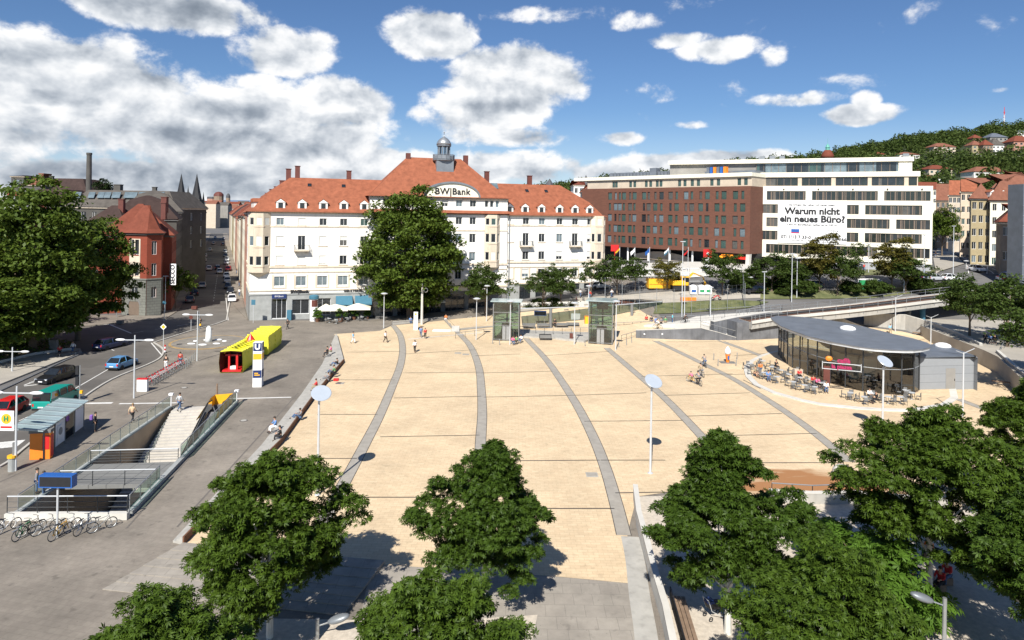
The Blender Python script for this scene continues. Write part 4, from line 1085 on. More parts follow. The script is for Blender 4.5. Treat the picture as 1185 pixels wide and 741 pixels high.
m.bx(2.6-1.15,2.6+1.15,-.06,0,9.3,10.85); m.bx(2.6-1.15,2.6+1.15,-.06,0,6.7,7.15)
T, L_ = panelT([p-pts[0] for p in pts], 0); o = m.build('window_surround', ['trim_beige'], rh); o.rotation_euler = (0,0,math.atan2(T[1][0],T[0][0]))
loc = [p-pts[0] for p in pts]
m = MB()
for i in range(5):
    T, L_ = panelT(loc, i); m.T = T @ Matrix.Translation((0,-.09,0))
    ops = [(1.75,3.35,3.2,5.2),(1.5,3.7,-.1,2.5)] if i == 0 else ([(L_/2-.45,L_/2+.45,3.2,5.2)] if i == 1 else [])
    wall_panel(m, L_, -.2, 6.55, ops, .14)
m.T = None; m.prism([tuple(p) for p in insetpoly(loc,-.2)], 6.5, 6.75); m.build('ground_floor_cladding', ['ashlar'], rh, recalc=False)
T, L_ = panelT(loc, 0); m = MB(); m.T = T
n_ = 10; P_ = [(1.5,-.06,0)]+[(2.6-1.1*math.cos(math.pi*k/n_),-.06,1.9+1.0*math.sin(math.pi*k/n_)) for k in range(n_+1)]+[(3.7,-.06,0)]
m.add(P_,[tuple(range(len(P_)))]); m.build('arched_door', ['frame_brown'], rh, recalc=False)
m = MB(); m.T = T; 
for k in range(n_):
    a, b = math.pi*k/n_, math.pi*(k+1)/n_
    q = lambda r_, t: (2.6-r_*math.cos(t),-.12,1.9+r_*.95*math.sin(t)); m.quad(q(1.1,a),q(1.1,b),q(1.45,b),q(1.45,a))
m.build('door_arch', ['stone_dark'], rh, recalc=False)
# red gabled rear wing along the street and left wing
def longhouse(*a, **k): return polyhouse(*a, **k)
A_ = Vector((-65.6,128.6)); 
polyhouse('brick_side_house', 'dark-fronted red brick wing with steep red roof behind the corner tower', 'building', [A_+snl*12, A_, A_+sdv*13, A_+sdv*13+snl*12], .13, 14.6, {1:[(4,10.9,2.0,1.1),(4,7.2,2.0,1.1),(4,3.4,2.0,1.1)],0:[(3,10.9,2.,1.1)]}, 'red_brick', 'tile_red', [(-.5,14.6),(5.6,20.6)], chimneys=((-71,136,21.8,1.1),(-68.5,131,20.6,.9)), cornice='darkstucco')
polyhouse('brick_gabled_house', 'red brick house half hidden behind the large left plane tree', 'building', [Vector((-86,127)), Vector((-73,127.5)), Vector((-73,140)), Vector((-86,140))], .13, 13.5, {0:[(5,9.6,2.0,1.1),(5,5.8,2.0,1.1),(5,2.0,2.0,1.1)]}, 'red_brick', 'tile_dark', [(-.5,13.5),(5.9,20.2)], chimneys=((-78,133,21.2,1.),), cornice='darkstucco')
# ---- rows along the side street
gl = 'houses lining the side street'
wallsL = ['darkstucco','darkstucco','darkstucco','darkstucco','sandstone','darkstucco','darkstucco','ochre','darkstucco','greystucco']  # dark walls: the shade of this street side is put into the colour
lbL = ['dark ochre-fronted house next behind the brick wing on the side street','tall narrow house with pale bay on the shaded side of the street','grey rendered house third along the shaded street side','dark house in mid street on the shaded side','brown stone house further down the shaded side','grey house before the church spires on the shaded side','dark row house beyond the grey one on the shaded side','ochre row house far down the shaded side','very distant dark house on the shaded side','farthest grey house on the shaded side']
base_ = A_+sdv*13.4
run = 0
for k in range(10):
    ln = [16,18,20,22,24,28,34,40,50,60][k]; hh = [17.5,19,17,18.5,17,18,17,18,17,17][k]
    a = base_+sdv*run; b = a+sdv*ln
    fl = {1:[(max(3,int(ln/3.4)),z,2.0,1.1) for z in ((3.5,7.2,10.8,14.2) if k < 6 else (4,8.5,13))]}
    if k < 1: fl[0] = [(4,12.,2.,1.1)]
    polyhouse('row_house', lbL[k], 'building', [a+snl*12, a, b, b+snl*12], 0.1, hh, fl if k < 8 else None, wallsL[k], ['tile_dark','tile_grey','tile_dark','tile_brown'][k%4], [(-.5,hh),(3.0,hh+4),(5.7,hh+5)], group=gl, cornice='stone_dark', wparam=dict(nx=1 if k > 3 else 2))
    run += ln+.3
base_ = C3+Vector((0,0)); run = .3; snr = Vector((.916,.401))
wallsR = ['pinkstone','cream','sandstone','cream','wall_beige','pinkstone','cream','ochre','cream','wall_beige']
lbR = ['pink stone house adjoining the white bank on the side street','cream house second from the bank along the sunlit pavement','sandstone house third from the bank along the street','pale house fourth from the bank along the street','beige house in mid street on the right side','pink house further down on the right side','cream row house beyond the pink one','ochre row house far down the right side','distant pale house on the right side','farthest beige house on the right side']
for k in range(10):
    ln = [15,16,17,20,22,26,32,40,50,60][k]; hh = [19.2,18.4,18.2,17.6,17,17.5,17,17,17,17][k]
    a = base_+sdv*run; b = a+sdv*ln
    fl = {3:[(max(3,int(ln/3.4)),z,2.0,1.1) for z in ((4.5,8.2,11.8,15.2) if k < 6 else (4,8.5,13))]}
    polyhouse('row_house', lbR[k], 'building', [a, a+snr*12, b+snr*12, b], 0.1, hh, fl if k < 8 else None, wallsR[k], ['tile_orange','tile_red','tile_brown','tile_dark'][k%4], [(-.5,hh),(3.0,hh+3.2),(5.7,hh+5)], group=gl, wparam=dict(nx=1 if k > 3 else 2), chimneys=((a.x+5,a.y+6,hh+6.5,1.2),) if k < 5 else ())
    run += ln+.3
# ---- roofs behind the left trees
def hb(name, label, px0, px1, Y, ytop_eave, yt, depth, wm, rm, cols=8, z0=0, floors=3, inset=3.0, **kw):
    a, b = at(px0, ytop_eave, Y), at(px1, ytop_eave, Y); ze = (a.z+b.z)/2; zr = at((px0+px1)/2, yt, Y+inset).z
    rows = [(cols, ze-z0-3.0-3.4*i, 1.8, 1.1) for i in range(floors)]
    return polyhouse(name, label, 'building', [a.xy, b.xy, b.xy+Vector((0,depth)), a.xy+Vector((0,depth))], z0, ze, {0:rows, 1:[(3, r_[1], r_[2], r_[3]) for r_ in rows]}, wm, rm, [(-.5,ze),(inset,zr)] if zr > ze else None, **kw)
r1 = hb('mansard_house','broad grey mansard-roofed apartment house with a row of skylights behind the brick house',78,203,158,240,220.5,16,'darkstucco','tile_grey',10, floors=3, chimneys=((at(137,218,164).x,164,at(137,218,164).z+.6,1.6),(at(179,220,164).x,164,at(179,218,164).z,.9)))  # beige walls darkened to carry the shade of the street-facing side
rr = child(r1,'roof') 
for cx_, w in ((349,1.7),(414,1.5),(456,1.5),(486,1.5),(525,2.),(590,3.0),(640,1.6),(658,1.6),(725,1.6)):
    px = cx_/3.9; p = at(px, 226, 159.2); m = MB(); m.box((0,0,0),(w,.2,1.6),rx=R(-28)); o = m.build('skylight', ['glass_pale'], r1); o.location = p-r1.location
hb('dark_house','dark house with brown hipped gable behind the mansard house',58,100,200,222,207,14,'darkstucco','tile_dark',5,chimneys=((at(60,204,206).x,206,at(60,205,206).z,1.),))
hb('old_factory','long dark rooftop block with a red hipped gable on the left rise',34,98,235,222,206.5,14,'darkstucco','tile_dark',8,z0=5)
hb('factory_gable','dark red hipped gable house on the left rise',27,48,222,214,200.5,12,'darkstucco','tile_brown',3,z0=5,inset=4)
hb('dark_tall_house','black flat-topped house at the far left edge of the rise',13,28,230,204,203,12,'darkstucco','tile_dark',3,z0=5)
hb('low_dark_house','low dark-roofed house just above the left plane tree',22,78,180,236,219,14,'darkstucco','tile_dark',6)
hb('red_gable_house','red-roofed house with a white triangular dormer at the far left',-40,16,125,250,222,14,'red_brick','tile_red',6, inset=6.5)
p = at(7.5,247,124.5); m = MB(); m.add([(-2.2,0,-1),(2.2,0,-1),(2.2,0,.2),(0,0,3.2),(-2.2,0,.2),(-2.2,4,-1),(2.2,4,-1),(2.2,4,.2),(0,4,3.2),(-2.2,4,.2)],[(4,3,2,1,0),(2,3,8,7),(3,4,9,8),(1,2,7,6),(0,5,9,4)]); 
for o_ in COL.objects:
    if o_.name == 'red_gable_house': rgh = o_
o = m.build('dormer', ['wall_white'], rgh); o.location = p-rgh.location
m = MB(); m.add([(-.9,-.05,-.6),(.9,-.05,-.6),(0,-.05,1.4)],[(0,1,2)]); m.build('pane', ['glass'], o, recalc=False)
hb('low_hall','low building behind the street trees at the far left',-160,-40,130,240,232,14,'darkstucco','tile_dark',8)
# chimney stack
p = at(102,262,200); m = MB(); zt = at(103,177,200).z; m.loft([[(q*math.cos(t),q*math.sin(t),z) for t in [2*math.pi*k/12 for k in range(12)]] for q,z in ((1.0,0),(.68,zt-.6),(.78,zt-.6),(.78,zt))]); o = m.build('factory_chimney', ['darkstucco']); o.location = (p.x,p.y,0); tag(o,'tall slim dark brick factory chimney rising above the left roofs','chimney')
# church spires and far town
def spire(px, Y, ybase, ytip, w, label, tower=True):
    a = at(px, ybase, Y); zt = at(px, ytip, Y).z; rt_ = thing('church_tower', label, 'church tower', (a.x,a.y,0))
    m = MB(); m.bx(-w/2,w/2,-w/2,w/2,0,a.z); m.build('tower', ['darkstucco'], rt_)
    m = MB(); h_ = zt-a.z
    for k in range(4): 
        q = w*.42; cx_, cy_ = (q if k%2 else -q), (q if k > 1 else -q); m.lathe([(w*.1,a.z),(.02,a.z+h_*.3)],6,cx_,cy_)
    m.lathe([(w*.48,a.z),(w*.30,a.z+h_*.35),(w*.14,a.z+h_*.7),(.05,zt)],8); m.build('spire', ['black'], rt_)
spire(209.5,470,231,201,7.8,'left of the two dark twin church spires above the side street')
spire(227.5,470,231,201,7.8,'right of the two dark twin church spires above the side street')
spire(217.5,900,233,215,6,'faint thin spire between the twin church spires')
for px, yb, yt, w, lb, mt in ((253,231,222,14,'far domed stone tower on the skyline at the end of the street','sandstone'),(245,234,228,13,'far square block tower left of the domed tower on the skyline','pinkstone'),(264,233,224,6,'far pointed tower right of the domed tower on the skyline','sandstone')):
    a = at(px, yb, 1000); zt = at(px, yt, 1000).z; rt_ = thing('far_tower', lb, 'tower', (a.x,a.y,0)); m = MB(); m.cyl(0,0,0,a.z+5,w*.5,12); m.build('tower', [mt], rt_); m = MB(); m.lathe([(w*.52,a.z+5),(w*.48,a.z+8),(w*.3,zt-1),(w*.08,zt)],12); m.build('dome', ['redbrown' if w > 13.5 else 'slate'], rt_)
for k in range(34):
    px = 236+k*1.9+rnd.uniform(-1,1); Y = rnd.uniform(600,1100); z = at(px, rnd.uniform(233,241), Y).z; a = at(px,240,Y); w = rnd.uniform(8,16)
    m = MB(); m.bx(-w/2,w/2,0,10,0,max(6,z-2)); m.add([(-w/2,0,max(6,z-2)),(w/2,0,max(6,z-2)),(w/2,10,max(6,z-2)),(-w/2,10,max(6,z-2)),(-w/2,5,z+1.5),(w/2,5,z+1.5)],[(0,1,5,4),(2,3,4,5),(0,4,3),(1,2,5)],1)
    o = m.build('town_house', [['cream_dull','wall_beige','sandstone','greystucco'][k%4], ['tile_red','tile_brown','tile_grey'][k%3]]); o.location = (a.x,a.y,0); tag(o,'small far house in the hazy town at the end of the side street','house','far town houses')
# ---------------------------------------------------------------- right side houses
def rb(name, label, px0, px1, Y, ye, yt, depth, wm, rm, cols, floors, z0=8.5, turn=0., inset=4., wv=1.1, sides=True, rowh=3.4, **kw):
    a = at(px0, ye, Y).xy; b = at(px1, ye, Y*(1+turn)).xy; d = (b-a).normalized(); n_ = Vector((ray(1098,255)[0],1)).normalized(); ze = at((px0+px1)/2, ye, Y*(1+turn/2)).z; zr = at((px0+px1)/2, yt, Y+inset).z
    rows = [(cols, ze-z0-2.7-rowh*i, 1.8, wv) for i in range(floors)]
    sd2 = {0:rows}
    if sides: sd2[3] = [(3, r_[1], r_[2], r_[3]) for r_ in rows]; sd2[1] = sd2[3]
    return polyhouse(name, label, 'building', [a, b, b+n_*depth, a+n_*depth], z0, ze, sd2, wm, rm, [([-.6,0,-.6,0],ze),([inset*.8]+[.0]+[inset*.8]+[.0],zr)] if 'group' in kw or inset == 4. else [(-.6,ze),(inset*.35,ze+(zr-ze)*.7),(inset,zr)], **kw)
rb('terrace_house','brown stone terrace house with red roof just right of the office block',1083,1100,260,232,213,16,'sandstone','tile_brown',3,5,group='terrace up the right street')
rb('terrace_house','narrow beige terrace house with orange roof left of the round-windowed bay house',1098,1112,235,226,209,16,'cream_dull','tile_orange',3,5,group='terrace up the right street')
rb('bay_fronted_house','tall sandstone house with stacked arched windows and a green-edged gable',1112,1131,205,222,208,16,'wall_beige','tile_orange',3,6,rowh=3.7)
t_ = rb('mansard_villa','large cream villa with brown mansard roof and white dormers right of the street',1146,1178,168,232,202,18,'cream','tile_brown',3,5,inset=6,cornice='greystucco',dormers=())
T, L_ = I4, 8
for k in range(3):
    dormer(child(t_,'roof'), Matrix.Translation((1.2+k*2.6,0,0)), 0, child(t_,'wall').bound_box[1][2]+.9, .8, 1.3)
rb('mansard_villa_wing','shadowed green-grey wing of the cream villa with brown roof',1124,1147,170,230,206,16,'ochre','tile_brown',3,5,inset=6,cornice='greystucco')
rb('villa_back','brown-roofed house rising behind the cream villa at the right edge',1150,1200,186,218,199,16,'cream_dull','tile_brown',6,4,inset=7)
rb('brick_villa','small brown brick house with red hipped roof at the right edge',1158,1200,140,258,236,16,'sandstone','tile_red',3,2,inset=6,wv=1.5,rowh=5.2)
rb('side_house','tall dark house beyond the right frame edge',1200,1260,150,225,205,16,'cream_dull','tile_brown',6,4,inset=6)
rb('low_red_house','low red-roofed houses below the hill right of the office roof',1062,1084,300,219,211,14,'cream','tile_red',5,2)
p = at(1191,300,128); m = MB(); zt = at(1182,213,128).z; m.bx(-1.3,3.5,0,4,0,zt-8,m=0)
for k in range(8): m.bx(-1.35,3.55,-.06,.0,1.5+k*1.9,1.6+k*1.9,m=1)
o = m.build('stair_tower', ['zinc_roof','metal']); o.location = (p.x,p.y,8); tag(o,'grey louvred metal tower cut by the right frame edge','tower')
# church turret behind the office
a = at(957.5,187,330); rt_ = thing('church_turret','red domed church turret with green copper lantern above the office roof','church tower',(a.x,a.y,0))
zt = lambda y: at(957.5,y,330).z
m = MB(); m.cyl(0,0,0,zt(183),2.6,8); m.build('tower', ['cream_dull'], rt_)
m = MB(); m.lathe([(3.1,zt(183)),(2.9,zt(180)),(2.1,zt(176)),(1.4,zt(174))],12); m.build('dome', ['tile_red'], rt_, smooth=True)
m = MB(); m.lathe([(1.1,zt(174)),(1.0,zt(171)),(1.25,zt(171)),(.6,zt(168)),(.08,zt(166.5)),(.05,zt(160))],8); m.build('lantern', ['copper'], rt_)
for px, yb, yt, lb in ((678,212,203,'small dark domed turret on the skyline between bank roof and hotel'),(636,213,207,'faint small dome turret on the skyline above the right bank roof')):
    a = at(px,yb,300); z_ = at(px,yt,300).z; rt_ = thing('dome_turret',lb,'turret',(a.x,a.y,0)); m = MB(); m.cyl(0,0,0,a.z-1,1.5,8); m.build('tower', ['sandstone'], rt_); m = MB(); m.lathe([(1.9,a.z-1),(1.7,a.z),(.8,a.z+(z_-a.z)*.55),(.1,z_)],10); m.build('dome', ['slate'], rt_)
hb('back_house','white gabled house seen between the bank roof and the hotel',664,676,240,214,209,12,'wall_white','tile_red',2,z0=5,inset=4)
hb('back_house','orange-roofed house behind the right end of the bank roof',676,700,215,222,210,12,'wall_beige','tile_orange',3,z0=5,inset=4)
hb('hotel_annex','cream-edged annex in the gap between bank and hotel',682,700,192,218,217,10,'redbrown','cream',4,z0=5,inset=.3)
# hill houses
def hh(label, px0, px1, yt, ye, yb, wm, rm, fl=2, cols=3, gable=False):
    pm = (px0+px1)/2; h_ = hillpoint(pm, yb) or at(pm, yb, 700); Y = h_.y
    a = at(px0, yb, Y).xy; b = at(px1, yb, Y).xy; zb = h_.z-2; ze = at(pm, ye, Y).z; zr = at(pm, yt, Y+4).z
    w_ = (b-a).length; dep = min(w_, 14)
    rows = [(cols, (ze-zb)-2.9-3.1*i, 1.7, w_/cols*.45) for i in range(fl)]
    polyhouse('hillside_house', label, 'house', [a, b, b+Vector((0,dep)), a+Vector((0,dep))], zb, ze, {0:rows}, wm, rm, [(-.7,ze),(min(dep,w_)/2*.92,zr)], group='houses on the hillside', cornice=None, wparam=dict(nx=1))
hh('long white hillside house with pinkish roof right of centre on the hill',1081,1106,165.5,170,178,'cream_dull','tile_brown',2,5)
hh('cream hillside villa left of the white gabled house',1125,1138,163,168,178,'ochre','tile_brown',3,2)
hh('low red-roofed link house between cream villa and white gabled house',1138,1149,162,168,178,'sandstone','tile_red',2,3)
hh('bright white gabled hillside house near the hilltop',1148,1162,160,168,176,'wall_white','tile_grey',2,3)
hh('brown-red hillside villa at the right edge below the mast',1173,1197,157,164,175,'pinkstone','tile_red',3,4)
hh('low white hillside house with brown roof above the office end',1041,1064,176,179,187,'wall_white','tile_brown',2,4)
hh('small red-roofed hillside house among trees left of the low white one',1012,1026,176,179,184,'cream','tile_red',1,3)
hh('red-roofed hillside villa just above the terrace roofs',1075,1102,191,196,204,'cream_dull','tile_red',2,4)
hh('wide white hillside house with grey-brown roof',1127,1170,193,199,207,'wall_white','tile_brown',2,7)
hh('white house with bright red roof below the hillside villa',1071,1092,203,206,213,'wall_white','tile_red',2,4)
hh('blue-grey roofed house near the hilltop left of the mast',1146,1166,154,159,165,'greystucco','zinc_roof',1,4)
hh('flat white house on the hilltop at the right edge',1177,1195,151,153,160,'wall_white','zinc_roof',1,4)
hh('red-brown house at the upper hill left of the blue-grey roof',1126,1137,156,160,166,'pinkstone','tile_red',1,3)
for px0, px1, y in ((1118,1162,179.5),(1172,1200,182)):
    h_ = hillpoint((px0+px1)/2, y+1); a = at(px0,y,h_.y-2); b = at(px1,y,h_.y-2); m = MB(); m.bx(0,b.x-a.x,0,1,-3,1.0); o = m.build('garden_wall', ['concrete_pale']); o.location = a; tag(o, 'long pale terrace wall below the %s' % ('cream villa on the hill' if px0 < 1150 else 'brown-red villa on the hill'), 'wall')
h_ = hillpoint(1162,150) or at(1162,150,700); a = at(1162,148,h_.y); zt_ = at(1162,124,h_.y).z; m = MB(); m.cyl(0,0,-3,(zt_-a.z)*.6,.9,4,m=0,r2=.6); m.cyl(0,0,(zt_-a.z)*.6,zt_-a.z,.5,4,m=1,r2=.25)
for k in range(6): m.bx(-.9,.9,-.3,.3,3+k*2.6,3.5+k*2.6,m=k%2)
o = m.build('radio_mast', ['metal_pale','red']); o.location = a; tag(o,'thin red and white radio mast on top of the hill','mast')
# ================================================================ TREES
def rotmats(n, tilt=.9, rs=nrs):
    yaw = rs.uniform(0, 2*np.pi, n); t = rs.normal(0, tilt*.5, n); u = rs.normal(0, tilt*.5, n)
    cy, sy = np.cos(yaw), np.sin(yaw); ct, st = np.cos(t), np.sin(t); cu, su = np.cos(u), np.sin(u)
    Z = np.zeros((n,3,3)); 
    Rz = np.zeros((n,3,3)); Rz[:,0,0]=cy; Rz[:,0,1]=-sy; Rz[:,1,0]=sy; Rz[:,1,1]=cy; Rz[:,2,2]=1
    Rx = np.zeros((n,3,3)); Rx[:,0,0]=1; Rx[:,1,1]=ct; Rx[:,1,2]=-st; Rx[:,2,1]=st; Rx[:,2,2]=ct
    Ry = np.zeros((n,3,3)); Ry[:,1,1]=1; Ry[:,0,0]=cu; Ry[:,0,2]=su; Ry[:,2,0]=-su; Ry[:,2,2]=cu
    return Rx@Ry@Rz
def palmate():
    V = []; Fc = []
    for k, (a, l) in enumerate(((-1.5,.62),(-.75,.88),(0,1.),(.75,.88),(1.5,.62))):
        d = np.array([math.sin(a), math.cos(a), 0]); s = np.array([math.cos(a), -math.sin(a), 0]); w = .17*l
        V += [d*.03, d*.55*l+s*w+np.array([0,0,-.10*l]), d*l+np.array([0,0,-.42*l]), d*.55*l-s*w+np.array([0,0,-.10*l])]
        Fc.append((4*k,4*k+1,4*k+2,4*k+3))
    return np.array(V), Fc
def kite():
    return np.array([[0,0,0],[.32,.5,.06],[0,1,-.12],[-.32,.5,.06]]), [(0,1,2,3)]
def leafcloud(name, pos, size, m, tmpl, tilt=.9, rs=nrs, outdir=None):
    V, Fc = tmpl; n = len(pos); Rm = rotmats(n, tilt, rs)
    sz = size*rs.uniform(.65,1.25,n)
    W = np.einsum('nij,kj->nki', Rm, V)*sz[:,None,None]+pos[:,None,:]
    k = len(V); me = bpy.data.meshes.new(name); W = W.reshape(-1,3); nf = len(Fc)
    me.vertices.add(len(W)); me.vertices.foreach_set('co', W.ravel().astype(np.float32))
    idx = (np.array(Fc)[None,:,:]+(np.arange(n)*k)[:,None,None]).reshape(-1)
    me.loops.add(len(idx)); me.loops.foreach_set('vertex_index', idx.astype(np.int32))
    me.polygons.add(n*nf); me.polygons.foreach_set('loop_start', (np.arange(n*nf)*4).astype(np.int32)); me.polygons.foreach_set('loop_total', np.full(n*nf,4,dtype=np.int32))
    me.materials.append(MATS[m]); me.update(calc_edges=True); me.validate()
    return me
def crown_points(n, rx, ry, rz, clumps, seed, cr=.8, low=-.75, shell=.55, shape=None, ragged=.25):
    rs = np.random.RandomState(seed)
    d = rs.normal(size=(clumps*3,3)); d /= np.linalg.norm(d,axis=1)[:,None]; d = d[d[:,2] > low][:clumps]; c = len(d)
    r = rs.uniform(shell,1.,c)**.6
    lump = 1+ragged*np.sin(d[:,0]*3.1+seed)*np.cos(d[:,1]*2.7+seed*.7)+rs.normal(0,ragged*.35,c)
    C = d*(r*lump)[:,None]*np.array([rx,ry,rz])
    if shape is not None: C = shape(C)
    k = rs.randint(0,c,n); q = rs.normal(size=(n,3)); q /= np.linalg.norm(q,axis=1)[:,None]; q *= (rs.uniform(0.25,1,n)**.5)[:,None]
    size = cr*(rs.uniform(.6,1.35,c))[k]
    q[:,2] = np.abs(q[:,2])*.75-.18
    P = C[k]+q*size[:,None]
    return P, C
def trunk_mesh(name, h, r, C, m, crown_z, seed, limbs=7, lean=(0,0)):
    mb = MB(); rs = random.Random(seed)
    top = Vector((lean[0],lean[1],crown_z*.98))
    mb.tube([(0,0,-.15),(0,0,.05),(lean[0]*.2,lean[1]*.2,h*.35),(lean[0]*.6,lean[1]*.6,h*.75),tuple(top)], [r*1.35,r*1.05,r*.9,r*.75,r*.45], 9)
    idx = [rs.randrange(len(C)) for _ in range(limbs)]
    for i in idx:
        e = Vector(C[i])+Vector((0,0,crown_z)); s = Vector((lean[0]*.6,lean[1]*.6,h*rs.uniform(.7,1.0))); mid = s.lerp(e,.5)+Vector((0,0,.25))
        mb.tube([s, mid, e], [r*.45, r*.26, r*.06], 5)
    return mb.mesh(name, [m])
TREES = {}
def tree_proto(key, crown, trunk_h, tr, leaves, size, leafm, barkm, tmpl, clumps, cr, seed, tilt=.9, low=-.7, limbs=8, shape=None, ragged=.25, shell=.55):
    rx, ry, rz, cz = crown
    P, C = crown_points(leaves, rx, ry, rz, clumps, seed, cr, low, shell, shape, ragged); P = P+np.array([0,0,cz])
    cm = leafcloud('crown', P, size, leafm, tmpl, tilt, np.random.RandomState(seed+9))
    tm = trunk_mesh('trunk', trunk_h, tr, C, barkm, cz, seed, limbs)
    TREES[key] = (cm, tm)
def place_tree(key, name, label, loc, rz=0, s=1., group=None, cat='tree', leafm=None, sz=None):
    cm, tm = TREES[key]; t = thing(name, label, cat, loc, rz, group); t.scale = sz if sz else (s,s,s)
    c = link('crown', cm, t); link('trunk', tm, t)
    if leafm: setmat(c, 0, leafm)
    return t
PAL, KIT = palmate(), kite()
def chs(C):
    t = C[:,2:3]/3.2; k = np.where(t > 0, 1-.62*np.clip(t,0,1)**1.3, 1-.22*np.clip(-t,0,1)); return C*np.concatenate([k,k,np.ones_like(k)],axis=1)
for i in range(3):
    tree_proto('ch%d'%i, (3.35,3.35,3.35,5.1+.2*i), 2.6, .16, 24000, .225, 'leaf_chestnut' if i != 1 else 'leaf_chestnut_deep', 'bark_white', PAL, 210, .64, 21+i*7, tilt=1.05, low=-.85, shape=chs, ragged=.34)
tree_proto('plane', (8.4,7.6,9.8,11.2), 6.0, .55, 36000, .62, 'leaf_plane', 'bark', KIT, 300, 1.8, 5, tilt=1.3, low=-.95, limbs=14, ragged=.22)
tree_proto('plane2', (8.0,7.6,8.4,11.0), 5.0, .5, 28000, .62, 'leaf_plane', 'bark', KIT, 240, 1.8, 15, tilt=1.3, low=-.9, limbs=14, ragged=.25)
tree_proto('mid', (3.6,3.4,2.7,4.6), 2.4, .16, 7500, .34, 'leaf_street', 'bark', KIT, 100, .9, 31, tilt=1.2, low=-.6, limbs=7, ragged=.3)
tree_proto('mid2', (3.2,3.2,3.1,4.9), 2.4, .15, 7000, .34, 'leaf_street', 'bark', KIT, 90, .9, 37, tilt=1.2, low=-.7, limbs=7, ragged=.32)
tree_proto('tall', (2.7,2.7,4.0,6.2), 2.6, .15, 7500, .36, 'leaf_brown', 'bark', KIT, 95, .9, 41, tilt=1.2, low=-.8, limbs=8, ragged=.34)
tree_proto('young', (1.3,1.3,1.9,3.6), 1.8, .06, 1500, .28, 'leaf_street', 'bark', KIT, 34, .5, 43, tilt=1.2, low=-.8, limbs=5, ragged=.3)
tree_proto('cypress', (2.3,2.3,6.5,8.0), 3.0, .25, 6000, .5, 'leaf_dark', 'bark', KIT, 110, 1.0, 47, tilt=1.0, low=-1, limbs=4, ragged=.18)
tree_proto('shrub', (1.5,1.2,.9,.7), .4, .05, 3500, .2, 'leaf_shrub', 'bark', PAL, 50, .45, 51, tilt=.9, low=-.3, limbs=5, ragged=.25)
gn = 'chestnut trees around the near edge of the plaza'
CH = [(0,(312,738),1.02,.3,'full chestnut tree on the pale gravel bed in front of the lower plaza steps'),
      (1,(559,706),.90,2.1,'chestnut tree standing on its own between the plaza corner and the slab path'),
      (2,(503,935),.88,1.2,'chestnut tree cut by the lower picture edge, just below the lone one in the middle'),
      (0,(180,960),.86,4.0,'low chestnut tree cut by the lower picture edge at the left'),
      (1,(842,733),1.02,5.1,'broad chestnut tree beside the plaza wall with a pram under it'),
      (2,(955,880),.88,2.7,'chestnut tree over the bright green shrub at the lower right'),
      (0,(1075,690),1.16,1.7,'largest chestnut tree, white-trunked, over the people in the right-hand shade'),
      (1,(1225,800),1.05,3.3,'chestnut tree cut by the lower right picture corner'),
      (2,(1215,620),1.1,0.6,'chestnut tree cut by the right picture edge behind the largest one')]
for k,(px,py),s,rz,lb in CH:
    place_tree('ch%d'%k, 'chestnut_tree', lb, g(px,py), rz, s, gn)
gp = 'large plane trees'
place_tree('plane','plane_tree','huge plane tree standing alone before the white bank house',g(474,369.5)+Vector((0,0,0)),.4,group=gp,sz=(1.12,1.1,1.06))
place_tree('plane2','plane_tree','large plane tree beside the red brick corner house at the left',g(90,394),1.0,group=gp,sz=(.74,.8,.93))
place_tree('plane','plane_tree','tallest plane tree over the planting bed at the left edge',g(38,408),2.0,group=gp,sz=(.98,.95,1.02))
place_tree('plane2','plane_tree','low spreading plane tree at the far left above the bus lane',g(-20,420),3.2,group=gp,sz=(.85,.85,.62))
place_tree('plane2','plane_tree','dark plane tree behind the others at the left frame edge',g(-55,392),4.2,group=gp,sz=(1,1,.85))
gs = 'young street trees behind the station'
ST = [('mid',(562,353),(1.25,1.2,1.15),None,'dark rounded tree left of the glass lifts in front of the bank arcade'),
      ('mid',(628,346),(.85,.85,.92),None,'small tree in front of the bank just right of the left lift'),
      ('mid2',(649,345),(.85,.85,.9),None,'small tree before the bank, between its two neighbours'),
      ('young',(684,338),(1.6,1.5,1.35),None,'slim tree at the right corner of the bank'),
      ('mid',(714,342),(1.05,1.0,.95),None,'bushy tree right of the bank corner, above the right lift'),
      ('young',(735,338),(1.7,1.6,1.25),None,'slim tree under the first flagpole'),
      ('mid2',(772,336),(.8,.8,.72),'leaf_brown','yellowish tree half hiding the yellow digger'),
      ('mid2',(836,342),(1.0,1.0,1.0),None,'dense round tree by the playground cage in front of the hotel'),
      ('mid',(893,338),(1.2,1.0,.95),None,'dark tree hiding the left end of the white office base'),
      ('mid',(920,336),(.9,.9,.7),None,'low tree between parked cars below the office'),
      ('tall',(948,338),(1.2,1.2,1.05),None,'tall brownish tree in front of the office banner'),
      ('mid',(969,342),(1.1,1.1,1.1),None,'dark green tree just right of the tall brownish tree'),
      ('young',(993,313),(1.2,1.2,1.1),None,'spindly young tree on the office lawn'),
      ('tall',(1032,338),(1.25,1.2,.98),None,'tall brownish tree in front of the right half of the office'),
      ('mid',(1048,340),(1.15,1.1,1.0),None,'broad dark tree at the foot of the right brownish tree'),
      ('mid',(870,338),(.8,.8,.6),None,'low tree right of the round tree by the playground'),
      ('mid',(1092,352),(.8,.8,.55),None,'low bush-like tree at the viaduct rail right of the office')]
for k,(px,py),s,lm,lb in ST:
    fb = px < 700
    p = at(px,py,FB.Y(px)-8.5) if fb else gt(px,py)
    if fb: p.z = hgt(p.x,p.y)
    place_tree(k,'street_tree',lb,p,rnd.uniform(0,6),group=gs,sz=s,leafm=lm)
gr2 = 'park trees beyond the right-hand wall'
